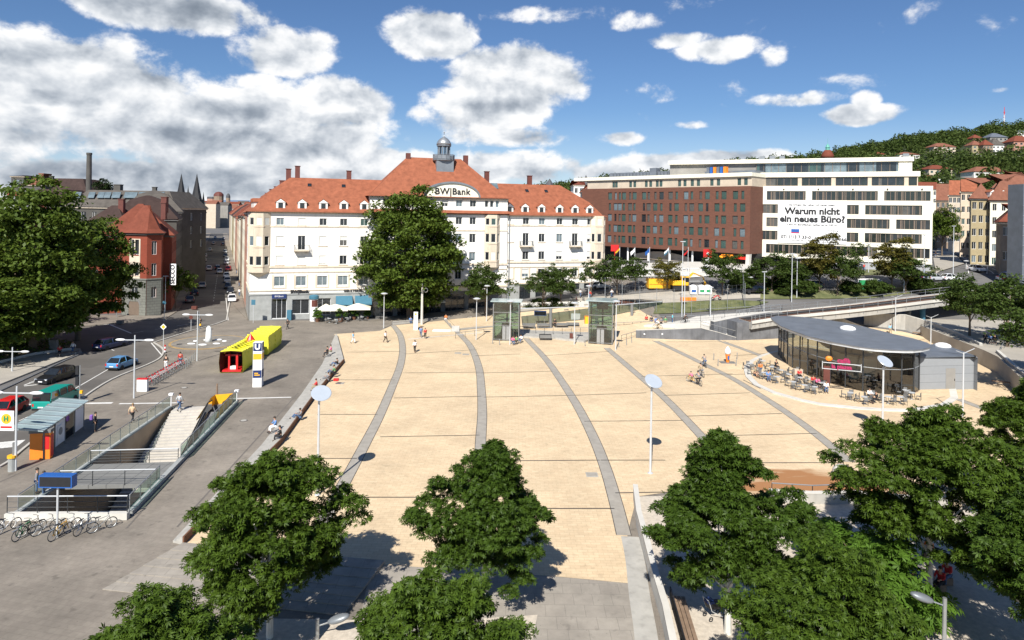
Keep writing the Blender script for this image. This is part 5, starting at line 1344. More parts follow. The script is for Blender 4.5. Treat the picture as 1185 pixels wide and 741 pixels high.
for (px,py),s,lb in (((1122,388.6),(1.15,1.1,1.12),'left park tree standing above the curved right-hand wall'),((1166,401.5),(1.35,1.3,1.2),'right park tree by the picture edge above the wall and steps'),((1205,395),(1.3,1.3,1.2),'park tree beyond the right picture edge'),((1215,440),(1.2,1.2,1.1),'near park tree cut by the right picture edge')):
    p = g(px,py,2.2); place_tree('mid','park_tree',lb,p,rnd.uniform(0,6),group=gr2,sz=s)
for px,py,s,lb in ((1090,297,(1.3,1.3,1.9),'leafy tree squeezed against the right end of the office'),(1083,289,(1.2,1.2,1.9),'tree behind the office corner on the right street')):
    place_tree('mid','street_tree',lb,gt(px,py),rnd.uniform(0,6),sz=s,leafm='leaf_plane')
p = at(120,262,175); place_tree('cypress','conifer_tree','dark conifer rising above the mansard roof beside the chimney',(p.x,p.y,8.5),0,sz=(1.,1.,1.32))
place_tree('mid','street_tree','green tree on the shaded pavement of the side street',g(203,358),1,sz=(.85,.8,1.1),leafm='leaf_plane')
# shrubs
for px,py,s,lb in ((1012,712,2.1,'bright green shrub at the foot of the lower right trees'),(955,650,1.3,'small shrub between the chestnut trees by the plaza corner'),(990,680,1.5,'leafy shrub behind the bright one')):
    place_tree('shrub','shrub',lb,g(px,py),rnd.uniform(0,6),s,cat='shrub')
for px,py,s,lb in ((858,336,1.7,'rounded bush right of the round tree by the ball court'),(905,338,1.9,'broad bush at the foot of the office trees'),(932,341,1.8,'dense bush beside the tall brownish tree'),(985,340,1.6,'bush right of the dark green office tree'),(1016,341,1.7,'bush left of the right brownish tree'),(1064,338,1.9,'large bush at the viaduct rail below the office corner'),(880,340,.9,'low hedge bush left of the parked cars'),(905,342,.9,'low hedge bush before the parked cars'),(640,352,.8,'bush behind the left end of the station roof'),(622,352,.7,'small bush behind the left lift')):
    place_tree('shrub','shrub',lb,gt(px,py),rnd.uniform(0,6),s,cat='shrub',leafm='leaf_street')
# planting bed greenery, wooded hill (masses nobody could count)
def stuffcloud(name, pts, size, m, tmpl, tilt=1.0):
    me = leafcloud(name, np.array(pts), size, m, tmpl, tilt); o = link(name, me); o['kind'] = 'stuff'; return o
gvp = [(p.x,p.y) for p in gv]; pts = []
xs = [p[0] for p in gvp]; ys = [p[1] for p in gvp]
while len(pts) < 5000:
    x, y = rnd.uniform(max(-110,min(xs)),max(xs)), rnd.uniform(min(ys),max(ys))
    if inside((x,y),gvp): pts.append((x,y,.45+rnd.uniform(0,.9)*rnd.random()))
stuffcloud('ground_cover', pts, .35, 'leaf_plane', KIT, 1.2)
pts = []; houses = [(o.location.x, o.location.y) for o in COL.objects if o.name.startswith('hillside_house')]
hc = []
for k in range(2800):
    px = rnd.uniform(600,1420); Y = 290+rnd.random()**.8*440; z = hillz(px,Y); u,v = ray(px,240); x = u*Y
    bad = False
    for hx,hy in houses:
        if abs(x-hx-8) < 15 and -45 < Y-hy < 14: bad = True; break
    if bad and rnd.random() < .93: continue
    R_ = rnd.uniform(3.2,7.4); hc.append((x,Y,z,R_))
hcs = nrs
for (x,Y,z,R_) in hc:
    n = int(34+R_*16); q = nrs.normal(size=(n,3)); q /= np.linalg.norm(q,axis=1)[:,None]; q[:,2] = np.abs(q[:,2])*1.15-.1
    q *= nrs.uniform(.8,1.1,n)[:,None]; asp = nrs.uniform(.8,1.5)
    pts.append(np.array([x,Y,z+R_*.35])+q*np.array([R_,R_,R_*asp]))
pts = np.concatenate(pts)
me = leafcloud('hillside_wood', pts, 2.3, 'leaf_hill', KIT, 1.4); o = link('hillside_wood', me); o['kind'] = 'stuff'
# ================================================================ PROPS
# ---- fountain
bpy.data.objects['fountain'].location = (fc.x, fc.y, .005); tag(bpy.data.objects['fountain'], 'round shallow fountain with a yellow rim on the grey paving', 'fountain')
fo = bpy.data.objects['fountain']
m = MB(); m.T = None
m.lathe([(.5,.0),(.42,.9),(.4,1.6),(.3,2.2),(.08,2.4)],14)
o = m.build('water_jet', ['foam'], fo, smooth=True)
m = MB(); 
for k in range(7):
    t = k*.9+.3; m.ball((math.cos(t)*rnd.uniform(1.5,2.6),math.sin(t)*rnd.uniform(1.,2.6),.08),rnd.uniform(.35,.7),rnd.uniform(.25,.5),.12,8,4)
m.build('splash', ['foam'], fo, smooth=True)
# ---- cars
def ring_sec(x, hw, z0, z1, r=.12, top=None):
    top = hw*.96 if top is None else top
    return [(x,-hw*.92,z0),(x,-hw,z0+(z1-z0)*.25),(x,-hw,z0+(z1-z0)*.7),(x,-top,z1-r*.5),(x,-top+r,z1),(x,top-r,z1),(x,top,z1-r*.5),(x,hw,z0+(z1-z0)*.7),(x,hw,z0+(z1-z0)*.25),(x,hw*.92,z0)]
def make_car(kind):
    r_ = thing('parked_car', None, 'car'); hw = .86
    if kind == 'van':
        L_, hw = 4.9, .92
        body = [(-2.4,.55,.95,.80),(-2.35,.3,1.05,.9),(-1.9,.28,1.12,.92),(-.2,.28,1.12,.92),(2.2,.28,1.12,.92),(2.42,.3,1.12,.90),(2.45,.5,1.0,.86)]
        cab = [(-1.75,1.1,.88,1.12,.86),(-1.15,1.86,.78,1.12,.88),(-.9,1.90,.78,1.12,.88),(2.1,1.90,.78,1.12,.88),(2.38,1.80,.76,1.12,.88)]
    elif kind == 'estate':
        L_ = 4.6; body = [(-2.3,.4,.62,.7),(-2.2,.25,.72,.80),(-1.5,.24,.88,.86),(-.7,.24,.94,.87),(1.6,.24,.95,.87),(2.2,.26,.93,.84),(2.3,.4,.8,.78)]
        cab = [(-1.0,.92,.78,.94,.8),(-.3,1.42,.62,.94,.8),(.1,1.47,.62,.94,.8),(1.6,1.44,.62,.94,.8),(2.15,1.0,.7,.94,.8)]
    else:
        L_ = 4.0; body = [(-2.0,.4,.62,.68),(-1.9,.25,.74,.78),(-1.2,.24,.9,.84),(-.5,.24,.95,.85),(1.3,.24,.96,.85),(1.85,.26,.95,.82),(1.98,.4,.8,.76)]
        cab = [(-.85,.94,.76,.94,.78),(-.15,1.44,.6,.94,.78),(.2,1.49,.6,.94,.78),(1.25,1.46,.6,.94,.78),(1.8,1.05,.68,.94,.78)]
    m = MB(); m.loft([ring_sec(x,w,a,b) for x,a,b,w in body]); bd = m.build('body', ['paint_red'], r_, smooth=False, bevel=0)
    # glasshouse
    m = MB(); rings = []
    for x, zt, tw, zb, bw in cab:
        rings.append([(x if zt > zb+.15 else x, -bw, zb-.08),(x,-tw,zt),(x,tw,zt),(x,bw,zb-.08)])
    m.loft(rings); m.build('window_glass', ['carglass'], r_)
    m = MB(); rr = []
    for x, zt, tw, zb, bw in cab[1:-1]:
        rr.append([(x,-tw-.02,zt-.05),(x,-tw+.05,zt+.03),(x,tw-.05,zt+.03),(x,tw+.02,zt-.05)])
    m.loft(rr)
    # pillars
    for (i, j) in ((0,1),(4,3)):
        for s_ in (-1,1):
            a = Vector((cab[i][0],s_*cab[i][4],cab[i][3])); b = Vector((cab[j][0],s_*cab[j][2],cab[j][1])); m.tube([a,b],.045,4)
    for fx in ((.35,) if kind != 'van' else (-.3,.9)):
        for s_ in (-1,1):
            c_ = cab[2]; m.tube([(fx,s_*c_[4],c_[3]),(fx,s_*(c_[2]+.01),c_[1])],.05,4)
    if kind == 'van':
        for s_ in (-1,1): m.quad((-1.6,s_*.925,1.02),(2.35,s_*.925,1.02),(2.35,s_*.9,1.25),(-1.5,s_*.9,1.25))
    m.build('roof', ['paint_red'], r_, recalc=True)
    wx = (-L_*.31, L_*.31); wr = .31 if kind != 'van' else .34
    for x in wx:
        for s_ in (-1,1):
            m = MB(); m.T = Matrix.Translation((0,0,0)) @ Matrix.Rotation(R(90),4,'X'); m.lathe([(wr*.62,-.1),(wr,-.1),(wr,.1),(wr*.62,.1)],14); w_ = m.build('wheel', ['rubber'], r_); w_.location = (x,s_*(hw-.08),wr)
            m = MB(); m.T = Matrix.Rotation(R(90),4,'X'); m.cyl(0,0,-.09,.09,wr*.62,12); m.build('rim', ['metal'], w_)
    f_ = -L_/2+.04
    for s_ in (-1,1):
        m = MB(); m.box((0,0,0),(.12,.34,.16)); o = m.build('headlight', ['lampglass'], r_); o.location = (f_+.06,s_*.6,.63 if kind != 'van' else .78)
        m = MB(); m.box((0,0,0),(.08,.16,.26)); o = m.build('tail_light', ['red'], r_); o.location = (L_/2-.03 if kind != 'van' else 2.42,s_*.72,.75)
        m = MB(); m.box((0,0,0),(.1,.16,.12)); o = m.build('wing_mirror', ['black'], r_); o.location = (cab[0][0]+.25,s_*(hw+.06),cab[0][3]+.05)
    m = MB(); m.box((0,0,0),(.02,.5,.11)); o = m.build('number_plate', ['white'], r_); o.location = (L_/2-.0 if kind != 'van' else 2.47,0,.55)
    m = MB(); m.box((0,0,0),(.02,.5,.11)); o = m.build('number_plate', ['white'], r_); o.location = (-L_/2-.01,0,.42)
    m = MB(); m.bx(-L_/2+.02,-L_/2+.3,-hw*.9,hw*.9,.24,.42); m.bx(L_/2-.3,L_/2-.0,-hw*.9,hw*.9,.24,.44); m.build('bumper', ['black'], r_)
    return r_
CP = {k: make_car(k) for k in ('van','estate','hatch')}
used = set()
def car(kind, paint, loc, heading, label, group=None, s=1.):
    """heading: world angle of the car's nose direction"""
    rz = heading-math.pi
    if kind in used: c = copy_tree(CP[kind], loc, rz, label, group)
    else:
        used.add(kind); c = CP[kind]; c.location = loc; c.rotation_euler = (0,0,rz); c['label'] = label
        if group: c['group'] = group
    for ch in c.children:
        if ch.name.split('.')[0] in ('body','roof'): setmat(ch, 0, paint)
    c['category'] = 'van' if kind == 'van' else 'car'
    return c
up = math.atan2(.916,-.401)
c = car('van','paint_teal',(g(50,476)+g(80,464))/2, R(93), 'teal green van driving away beside the bus shelter')
car('estate','paint_red',g(6,481),R(276),'bright red car at the left edge beside the teal van')
car('estate','paint_black',g(66,440.5),R(262),'black car beyond the teal van in the near lane')
car('hatch','paint_blue',g(141.5,425.5),R(85),'light blue hatchback driving up the road past the tall lamp')
gk = 'cars along the side street'
SC = [((254,316.5),'paint_silver',1,'pale silver car driving down the middle of the side street'),((268.5,349),'paint_white',1,'nearest white car parked at the right kerb of the side street'),((266.5,340),'paint_black',1,'black car parked behind the nearest white car'),((264,334),'paint_black',1,'second dark car parked at the right kerb'),((263,327),'paint_silver',1,'silver car parked in the right row of the side street'),((262,321.5),'paint_white',1,'white car parked just below the bright red one'),((264,313.5),'paint_red',1,'bright red car in the right row of the side street'),
      ((262,306),'paint_silver',1,'silver car parked above the red one'),((262.5,302),'paint_white',1,'white car parked higher in the right row'),((261,297.5),'paint_grey',1,'grey car in the right row'),((260.5,293),'paint_silver',1,'far silver car in the right row'),
      ((234,333),'paint_silver',0,'silver car parked in the shade at the left kerb'),((229,321),'paint_red',0,'red car in the shaded left row'),((232,314.5),'paint_white',0,'white car in the shaded left row'),((242,313),'paint_white',0,'white car in the shade near the road middle'),((252,312),'paint_black',0,'dark car between the white and the red one'),((236,303),'paint_silver',0,'silver car higher in the shaded row'),((237,298),'paint_white',0,'white car further up the shaded row'),((243,291),'paint_white',0,'far white car on the shaded side'),((247,283),'paint_silver',0,'distant silver car on the shaded side'),((249,276),'paint_white',0,'very distant white car on the shaded side'),((258,284),'paint_navy',0,'dark blue car far up the street'),((259,277),'paint_silver',0,'distant silver car in the right row'),((225,342),'paint_black',0,'black car parked in deep shade by the brick house'),((220,350),'paint_grey',0,'grey car parked nearest the corner in deep shade')]
for (px,py),pt,k,lb in SC: car(rnd.choice(['hatch','estate']),pt,g(px,py)+Vector((0,0,.01)),up+(math.pi if k else 0),lb,gk)
car('estate','paint_navy',g(128,403),R(75),'dark blue car in the deep shade under the plane trees')
gk2 = 'cars behind the station'
for (px,py),kd,pt,hd,lb in (((873,340),'estate','paint_black',R(185),'black estate car right of the playground cage'),((694,335),'hatch','paint_silver',R(10),'silver car behind the trees right of the bank'),((921,334.5),'estate','paint_black',R(180),'black car under the trees below the office'),((938,334),'estate','paint_grey',R(182),'dark grey car just right of the black one below the office'),((912,331),'van','paint_white',R(180),'white camper van half hidden behind the trees'),((1010,335),'van','paint_white',R(8),'white van by the green white container on the access road'),
   ((1131,315.5),'hatch','paint_white',R(270),'white car coming down the right-hand street'),((1133,291),'estate','paint_navy',R(120),'dark blue car parked high on the right-hand street'),((1090,285),'hatch','paint_silver',R(120),'silver car parked behind the office corner'),((1172,303),'estate','paint_black',R(135),'black car parked in shade on the right-hand street'),((1184,308),'estate','paint_black',R(140),'black car at the right edge of the right-hand street'),((1160,297),'hatch','paint_grey',R(130),'grey car in the shade between the two black ones'),((1082,326),'hatch','paint_silver',R(15),'silver car at the junction beside the office'),((1100,326),'hatch','paint_white',R(10),'white car behind the viaduct rail at the junction'),((1074,325),'estate','paint_navy',R(15),'dark car left of the junction silver one')):
    car(kd,pt,gt(px,py)+Vector((0,0,.16)),hd,lb,gk2)
am = car('van','paint_white',gt(1169,327)+Vector((0,0,.16)),R(178),'white and red ambulance car above the viaduct at the right')
m = MB(); m.bx(-2.3,2.4,-.945,.945,.5,.85); m.build('red_stripe', ['red'], am); m = MB(); m.bx(-2.42,-1.7,-.6,.6,.98,1.14); m.build('bonnet_stripe', ['red'], am); m = MB(); m.bx(-.9,-.6,-.6,.6,1.9,2.05); m.build('light_bar', ['blue'], am)
am2 = gt(1187,326)
# ---- lamps
def disc_lamp(px, py, label, h=6.6):
    p = g(px,py); r_ = thing('disc_lamp', label, 'street lamp', p, group='tall lamps with tilted round reflector discs')
    m = MB(); m.cyl(0,0,0,h,.095,10,r2=.075); m.cyl(0,0,0,.04,.22,12); m.build('pole', ['metal_pale'], r_)
    m = MB(); m.tube([(0,0,h-.05),(.35,-.1,h+.15)],.05,6); m.build('arm', ['metal_pale'], r_)
    m = MB(); m.T = Matrix.Translation((.15,0,h+.55)) @ Matrix.Rotation(R(34),4,'X') @ Matrix.Rotation(R(12),4,'Y'); m.lathe([(.02,.03),(.66,.035),(.70,0),(.66,-.03),(.02,-.02)],28); m.build('reflector', ['lampglass'], r_, smooth=False)
    m = MB(); m.tube([(0,0,h-.02),(.12,0,h+.5)],.035,5); m.build('bracket', ['metal'], r_); return r_
disc_lamp(367.5,573,'disc-topped lamp on the tan paving beside the seated row at the left')
disc_lamp(752.5,548,'disc-topped lamp standing free in the middle of the tan plaza')
disc_lamp(1021,510,'disc-topped lamp in front of the cafe tables')
def pole_lamp(px, py, top, label, z=0, kind=0, gnd=None):
    p = gnd if gnd is not None else gt(px,py); zt = at(px,top,p.y).z-p.z; r_ = thing('street_lamp', label, 'street lamp', p, group='slim pole lamps on and around the plaza')
    m = MB(); m.cyl(0,0,0,zt,.09,8,r2=.06); m.build('pole', ['metal_pale'], r_)
    if kind == 0:
        m = MB(); m.lathe([(.05,zt-.05),(.55,zt+.1),(.6,zt+.16),(.3,zt+.3),(.02,zt+.33)],14); m.build('lamp_head', ['metal_pale'], r_)
    elif kind == 1:
        m = MB(); m.tube([(0,0,zt-.1),(1.3,.3,zt+.35)],.035,5); m.tube([(0,0,zt-.1),(-.9,-.2,zt+.2)],.03,5); m.build('arm', ['metal_pale'], r_)
    elif kind == 2:
        m = MB(); m.box((0,0,zt+.05),(.9,.3,.14),rz=R(20)); m.build('lamp_head', ['metal_pale'], r_)
    elif kind == 3:
        m = MB(); m.bx(-1.6,1.6,-.04,.04,zt-.55,zt-.47); m.build('arm', ['metal_pale'], r_)
        for sx_ in (-1,1):
            m = MB(); m.ball((0,0,0),.55,.2,.13,10,5); o = m.build('lamp_head', ['white'], r_, smooth=True); o.location = (sx_*1.5,0,zt-.5)
    return r_
for a in ((444,380,341,'slim lamp at the top edge of the plaza below the big plane tree',0,0),(551,393.5,347,'slim lamp left of the left glass lift',0,0),(563,372,332,'slim lamp behind the left glass lift',0,0),(590,399,350,'slim pole lamp in front of the left glass lift',0,0),(664.5,399,352,'slim pole lamp between the two glass lifts',0,0),(712.5,405.5,350,'slim pole lamp right of the right glass lift',0,0),(1114,483,408,'slim lamp with thin arms right of the grey cafe annex',0,1),(1077,402,367,'lamp with curved arms behind the cafe annex',0,1),(681,360,332,'slim lamp by the right corner of the bank',1,0),
          (57,400,366,'double-headed lamp in front of the planting bed at the left',0,3),(155,461,388,'double-headed tall lamp beside the rental bicycles',0,3),(228,418,360,'double-headed lamp beside the fountain',0,3),(18,545,447,'double-headed lamp at the bus stop with the round stop sign',0,3),(14,431,402,'double-headed lamp at the far left verge',0,3),(191,362,320,'single-arm lamp in front of the brick corner house',0,2)):
    px,py,tp,lb,z,kd = a; pole_lamp(px,py,tp,lb,z,kd)
for px,py,tp,lb,kd in ((1036,384,344,'slim lamp beside the walking man behind the cafe',1),(822,371,333,'lamp on the ramp wall behind the station',2),(884,364,315,'lamp at the head of the dark ramp wall',2),(868,340,322,'short lamp beside the black estate car',0),(789,367,280,'tallest mast beside the playground cage',2),(792,366,320,'second shorter mast beside the tall one',0),(916,350,294,'tall pole between trees below the office banner',2),(922,345,300,'thin pole just right of the tall one below the banner',0),(1046,340,288,'tall pole in front of the right brownish tree',0),(1069,330,272,'tall street lamp at the right end of the office',2),(1103,318,262,'tall traffic mast at the right-hand junction',2),(1118,312,303,'short post at the right-hand junction',0),(1176,318,296,'traffic pole at the right edge junction',2),(1005,316,283,'thin lamp on the office lawn',0)):
    pole_lamp(px,py,tp,lb,gnd=gt(px,py),kind=kd)
# big concrete mast and totem
p = g(488,377); zt = at(488,328,p.y).z; r_ = thing('concrete_mast','thick pale concrete mast in front of the big plane tree','mast',p); m = MB(); m.cyl(0,0,0,zt,.24,12,r2=.17); m.build('pole',['concrete_pale'],r_); m = MB(); m.ring((.6,0,zt-1.2),.35,.06,'y',14,4); m.bx(.1,.4,-.05,.05,zt-1.3,zt-1.1); m.build('bracket',['metal'],r_)
p = g(481,382.5); r_ = thing('stop_totem','slim white totem with a round yellow stop emblem beside the concrete mast','sign',p); m = MB(); m.bx(-.34,.34,-.12,.12,0,3.1); m.build('panel',['white'],r_); m = MB(); m.T = Matrix.Translation((0,-.13,2.75)) @ Matrix.Rotation(R(90),4,'X'); m.cyl(0,0,-.01,.01,.17,14); m.build('emblem',['yellow_sign'],r_); text('H',.2,'sign_lettering','green',r_,(0,-.15,2.75),(R(90),0,0),bold=.01)
# U-Bahn pylon
p = g(298.5,447); r_ = thing('subway_pylon','tall white square pylon with a blue U sign beside the yellow sculpture','sign',p,rz=R(8))
m = MB(); m.bx(-.48,.48,-.48,.48,0,5.0); m.build('pylon_body',['white'],r_)
for z0_,z1_,mt in ((4.05,4.95,'navy'),(3.1,3.75,'yellow_sign'),(1.05,1.9,'navy')):
    m = MB(); m.bx(-.45,.45,-.5,-.485,z0_,z1_); m.build('sign_face',[mt],r_); m = MB(); m.bx(.485,.5,-.45,.45,z0_,z1_); m.build('sign_face',[mt if mt != 'navy' else 'navy'],r_)
text('U',.85,'sign_lettering','white',r_,(0,-.52,4.5),(R(90),0,0),bold=.04)
for k in range(3):
    m = MB(); m.bx(-.4,.4,-.492,-.486,.3+k*.9+.35,.34+k*.9+.35); m.build('panel_line',['metal'],r_)
m = MB(); m.bx(-.3,.3,-.505,-.5,1.3,1.42,m=0); m.bx(-.3,.1,-.505,-.5,1.5,1.62,m=0); m.build('sign_print',['yellow_sign'],r_)
# ---- yellow tube sculpture
ysd = (g(306,392)-g(268,420)).normalized(); ang = math.atan2(ysd.y,ysd.x); p = g(267,432)
r_ = thing('tube_sculpture','long bright yellow crumpled box-tube sculpture with a dark red open mouth','sculpture',p,ang-R(90))
Ls = (g(309,398)-p).length
def ysec(y, w, h, lean=0, seed=0, j=0.):
    rs = random.Random(seed); a = [(-w,0.08),(-w*1.05,h*.5),(-w,h),(0,h*1.04),(w,h),(w*1.05,h*.5),(w,.08)]
    return [(x+rs.uniform(-j,j)+lean,y+rs.uniform(-j,j),max(.06,z+rs.uniform(-j,j))) for x,z in a]
m = MB(); rings = [ysec(Ls*.5*k/16,1.32-.15*(k/16),2.6-.5*(k/16)+(.12 if k%2 else 0),.25*k/16,k,.06) for k in range(17)]
m.loft(rings,closed=True,caps=False); m.loft([[(x*.96,y,max(.1,z*.96)) for x,y,z in r2] for r2 in rings],m=1,caps=False); yb = m.build('crumpled_tube',['yellow','redbrown'],r_,recalc=False)
m = MB(); m.loft([[(x*.95,Ls*.22,z*.95) for x,y,z in rings[0]],[(x*.95,Ls*.23,z*.95) for x,y,z in rings[0]]]); m.build('inner_bulkhead',['black'],r_)
for k in range(7):
    m = MB(); y0 = 1.2+k*Ls*.06; m.tube([(-1.2,y0,2.2),(-.6,y0+.4,2.85-.05*k),(.5,y0+.1,2.75-.06*k),(1.35,y0+.5,2.1)],[.12,.16,.14,.1],6); m.build('fold',['yellow'],r_,smooth=True)
for k in range(6):
    m = MB(); m.bx(1.2,1.42,1+k*1.2,1.35+k*1.2,.1,2.2-.06*k); m.build('rib',['yellow'],r_)
m = MB(); m.bx(-1.1,1.1,.3,Ls*.22,.1,.3,m=0); m.bx(-.5,-.3,.6,.9,.2,2.2,m=0); m.bx(.4,.65,.6,.9,.2,2.2,m=0); m.bx(-.9,.9,.8,1.1,1.9,2.1,m=0); m.box((0,.9,.5),(.9,.5,.35),m=1); m.build('mouth_interior',['red','white'],r_)
m = MB(); m.lathe([(.85,0),(.4,.7),(.05,1.25)],10,.0,Ls*.47); o = m.build('red_cone',['red'],r_); o.location = (0,0,2.0)
y2 = Ls*.55; m = MB(); rings = [ysec(y2+(Ls-y2)*k/6,1.45,2.55,.45,50+k,.03) for k in range(7)]; m.loft(rings); m.build('rear_box',['yellow'],r_)
for k in range(5):
    yy = y2+(Ls-y2)*(k+.5)/5
    for z_ in (.7,1.3,1.9): m = MB(); m.box((1.98,yy,z_),(.1,.35,.3)); m.build('knob',['yellow'],r_) if (k+int(z_*10))%2 else None
    m = MB(); m.bx(-1.0,1.9,yy-.12,yy+.12,2.55,2.75); m.build('top_rib',['yellow'],r_)
# ---- advertising column, parasols, planters, terrace of the gelateria
p = g(363,371.5); r_ = thing('advertising_column','white round advertising column with blue cap at the bank terrace','advertising column',p)
m = MB(); m.cyl(0,0,0,3.9,.68,16); m.build('column',['white'],r_); m = MB(); m.lathe([(.75,3.9),(.85,4.0),(.85,4.5),(.6,4.65),(.02,4.75)],16); m.build('cap',['awning_blue'],r_); m = MB(); m.add([(.69*math.cos(t),.69*math.sin(t),z) for z in (2.6,3.8) for t in [R(-110+15*k) for k in range(8)]],[(i,i+1,9+i,8+i) for i in range(7)]); m.build('poster',['redbrown'],r_,recalc=False)
def parasol(px, py, label, r=2.3, h=2.7):
    p = g(px,py); r_ = thing('parasol',label,'parasol',p,rz=R(10),group='cafe parasols'); m = MB(); m.cyl(0,0,0,h,.04,6); m.build('pole',['metal'],r_)
    m = MB(); n_ = 4; q = [(r*sx_,r*sy_) for sx_,sy_ in ((-1,-.8),(1,-.8),(1,.8),(-1,.8))]
    m.add([(x,y,h-.55) for x,y in q]+[(0,0,h+.25)]+[(x,y,h-.78) for x,y in q],[(0,1,4),(1,2,4),(2,3,4),(3,0,4),(0,1,6,5),(1,2,7,6),(2,3,8,7),(3,0,5,8)]); m.build('canopy',['cream'],r_,recalc=False); m = MB(); m.cyl(0,0,0,.12,.35,10); m.build('base',['concrete'],r_); return r_
parasol(388,370.8,'left cream parasol between the planters at the bank terrace'); parasol(414,369.5,'right cream parasol at the bank terrace'); parasol(377,370.5,'small cream parasol behind the advertising column',1.4)
parasol(505,364,'pale parasol in the dark under the big plane tree',1.7,3.2)
def planter(px, py, label, s=1.):
    p = g(px,py); r_ = thing('potted_plant',label,'potted plant',p,group='planters on the terrace'); m = MB(); m.lathe([(.32*s,0),(.42*s,.55*s),(.38*s,.55*s),(.3*s,.45*s)],12); m.build('pot',['rust'],r_)
    P_, C_ = crown_points(1300,.75*s,.75*s,.85*s,26,int(px),.3*s,-.6); me = leafcloud('foliage',P_+np.array([0,0,1.25*s]),.2,'leaf_shrub',KIT,1.2); link('foliage',me,r_)
planter(367.5,372.5,'leftmost terrace planter beside the advertising column',1.1); planter(394,372.5,'terrace planter with a red pot under the left parasol',1.15); planter(409.5,370,'upright terrace planter between the two parasols'); planter(425,369.5,'low terrace planter right of the right parasol',.8)
# ---- cafe furniture
def make_table():
    r_ = thing('cafe_table',None,'table'); m = MB(); m.cyl(0,0,.71,.74,.34,14); m.build('table_top',['metal_pale'],r_); m = MB(); m.cyl(0,0,.02,.71,.03,6); m.lathe([(.25,0),(.24,.02),(.05,.05)],10); m.build('pedestal',['metal'],r_); return r_
def make_chair():
    r_ = thing('cafe_chair',None,'chair'); m = MB(); m.bx(-.21,.21,-.21,.21,.43,.46); m.build('seat',['stone_dark'],r_); m = MB(); m.bx(-.2,.2,.2,.23,.52,.84); m.build('backrest',['stone_dark'],r_)
    for sx_ in (-1,1):
        for sy_ in (-1,1):
            m = MB(); m.tube([(sx_*.2,sy_*.2,.44 if sy_ < 0 else .86),(sx_*.22,sy_*.22,0)],.018,4); m.build('leg',['metal_dark'],r_)
    return r_
TB, CHR = make_table(), make_chair(); tbu = [0]; chu = [0]
def tset(p, lb, k, nch=3, rot=0, cg='cafe terrace chairs', tg='cafe terrace tables'):
    if tbu[0] == 0: TB.location = p; TB['label'] = 'round cafe table '+lb; TB['group'] = tg; tbu[0] = 1
    else: copy_tree(TB,p,0,'round cafe table '+lb,tg)
    wd = ['left-hand','right-hand','far','near']
    for j in range(nch):
        a = rot+2*math.pi*j/nch; q = p+Vector((math.cos(a)*.66,math.sin(a)*.66,0)); l_ = '%s chair at the table %s' % (('left' if math.cos(a) < -.3 else 'right' if math.cos(a) > .3 else ('far' if math.sin(a) > 0 else 'near')), lb)
        if chu[0] == 0: CHR.location = q; CHR.rotation_euler = (0,0,a-R(90)); CHR['label'] = l_; CHR['group'] = cg; chu[0] = 1
        else: copy_tree(CHR,q,a-R(90),l_,cg)
PZ = .14
plinth = [(861,430),(861.5,424),(868,418),(880,412),(893,408),(930,400),(1000,410),(1062,452),(1106,450),(1109,462),(1098,470),(1060,477),(1030,476.5),(995,474.5),(948,469.5),(927,465),(894,456),(872,446),(863,437)]
plw = smoothpath([g(x,y) for x,y in plinth[13:]+plinth[:5]],4)
pl2 = [g(x,y) for x,y in plinth]
m = MB(); m.prism([(p.x,p.y) for p in pl2],-.01,.13,0); cafe_base = struct(m,'cafe_terrace',['concrete_pale'])
cen = Vector((sum(p.x for p in pl2)/len(pl2), sum(p.y for p in pl2)/len(pl2)))
inn = [(p.x+(cen.x-p.x)/((Vector((p.x,p.y))-cen).length)*.75, p.y+(cen.y-p.y)/((Vector((p.x,p.y))-cen).length)*.75) for p in pl2]
m = MB(); m.prism(inn,.10,PZ,0); struct(m,'terrace_paving',['tan_paving'])
cafe_t = [((868,427),'at the left tip of the cafe terrace'),((874,434),'beside the two women at the terrace tip'),((883,424),'behind the man in blue'),((884,438),'next to the man in blue'),((893,431),'near the leftmost cafe column'),((899,443),'at the kerb right of the man in blue'),((904,435),'in front of the first glass bay'),((913,440),'left of the woman in red'),((918,449),'at the kerb below the woman in red'),((921,434),'against the glass left of the woman in red'),((926,444),'beside the woman in red'),((931,453),'at the kerb left of the entrance'),((938,446),'just left of the woman in pink'),((943,455),'nearest the kerb left of the cafe entrance'),((950,450),'beside the woman in pink at the entrance'),((984,462),'right of the cafe entrance'),((1000,467),'left of the man in white'),((1010,463),'in front of the man in white'),((1028,467),'right of the disc lamp'),((1042,467),'second from the right end of the terrace'),((1055,462),'at the right end of the terrace by the glass corner'),((1048,459),'against the glass at the right corner')]
for k,((px,py),lb) in enumerate(cafe_t): tset(g(px,py,PZ),lb,k,3 if k%3 else 4,rot=k*.8)
for k,((px,py),lb) in enumerate((((381,373.5),'under the left bank terrace parasol'),((401,372.5),'between the bank terrace parasols'),((419,371.5),'under the right bank terrace parasol'),((389,374.5),'in front of the left bank terrace parasol'))): tset(g(px,py,.0),lb,k,3,k)
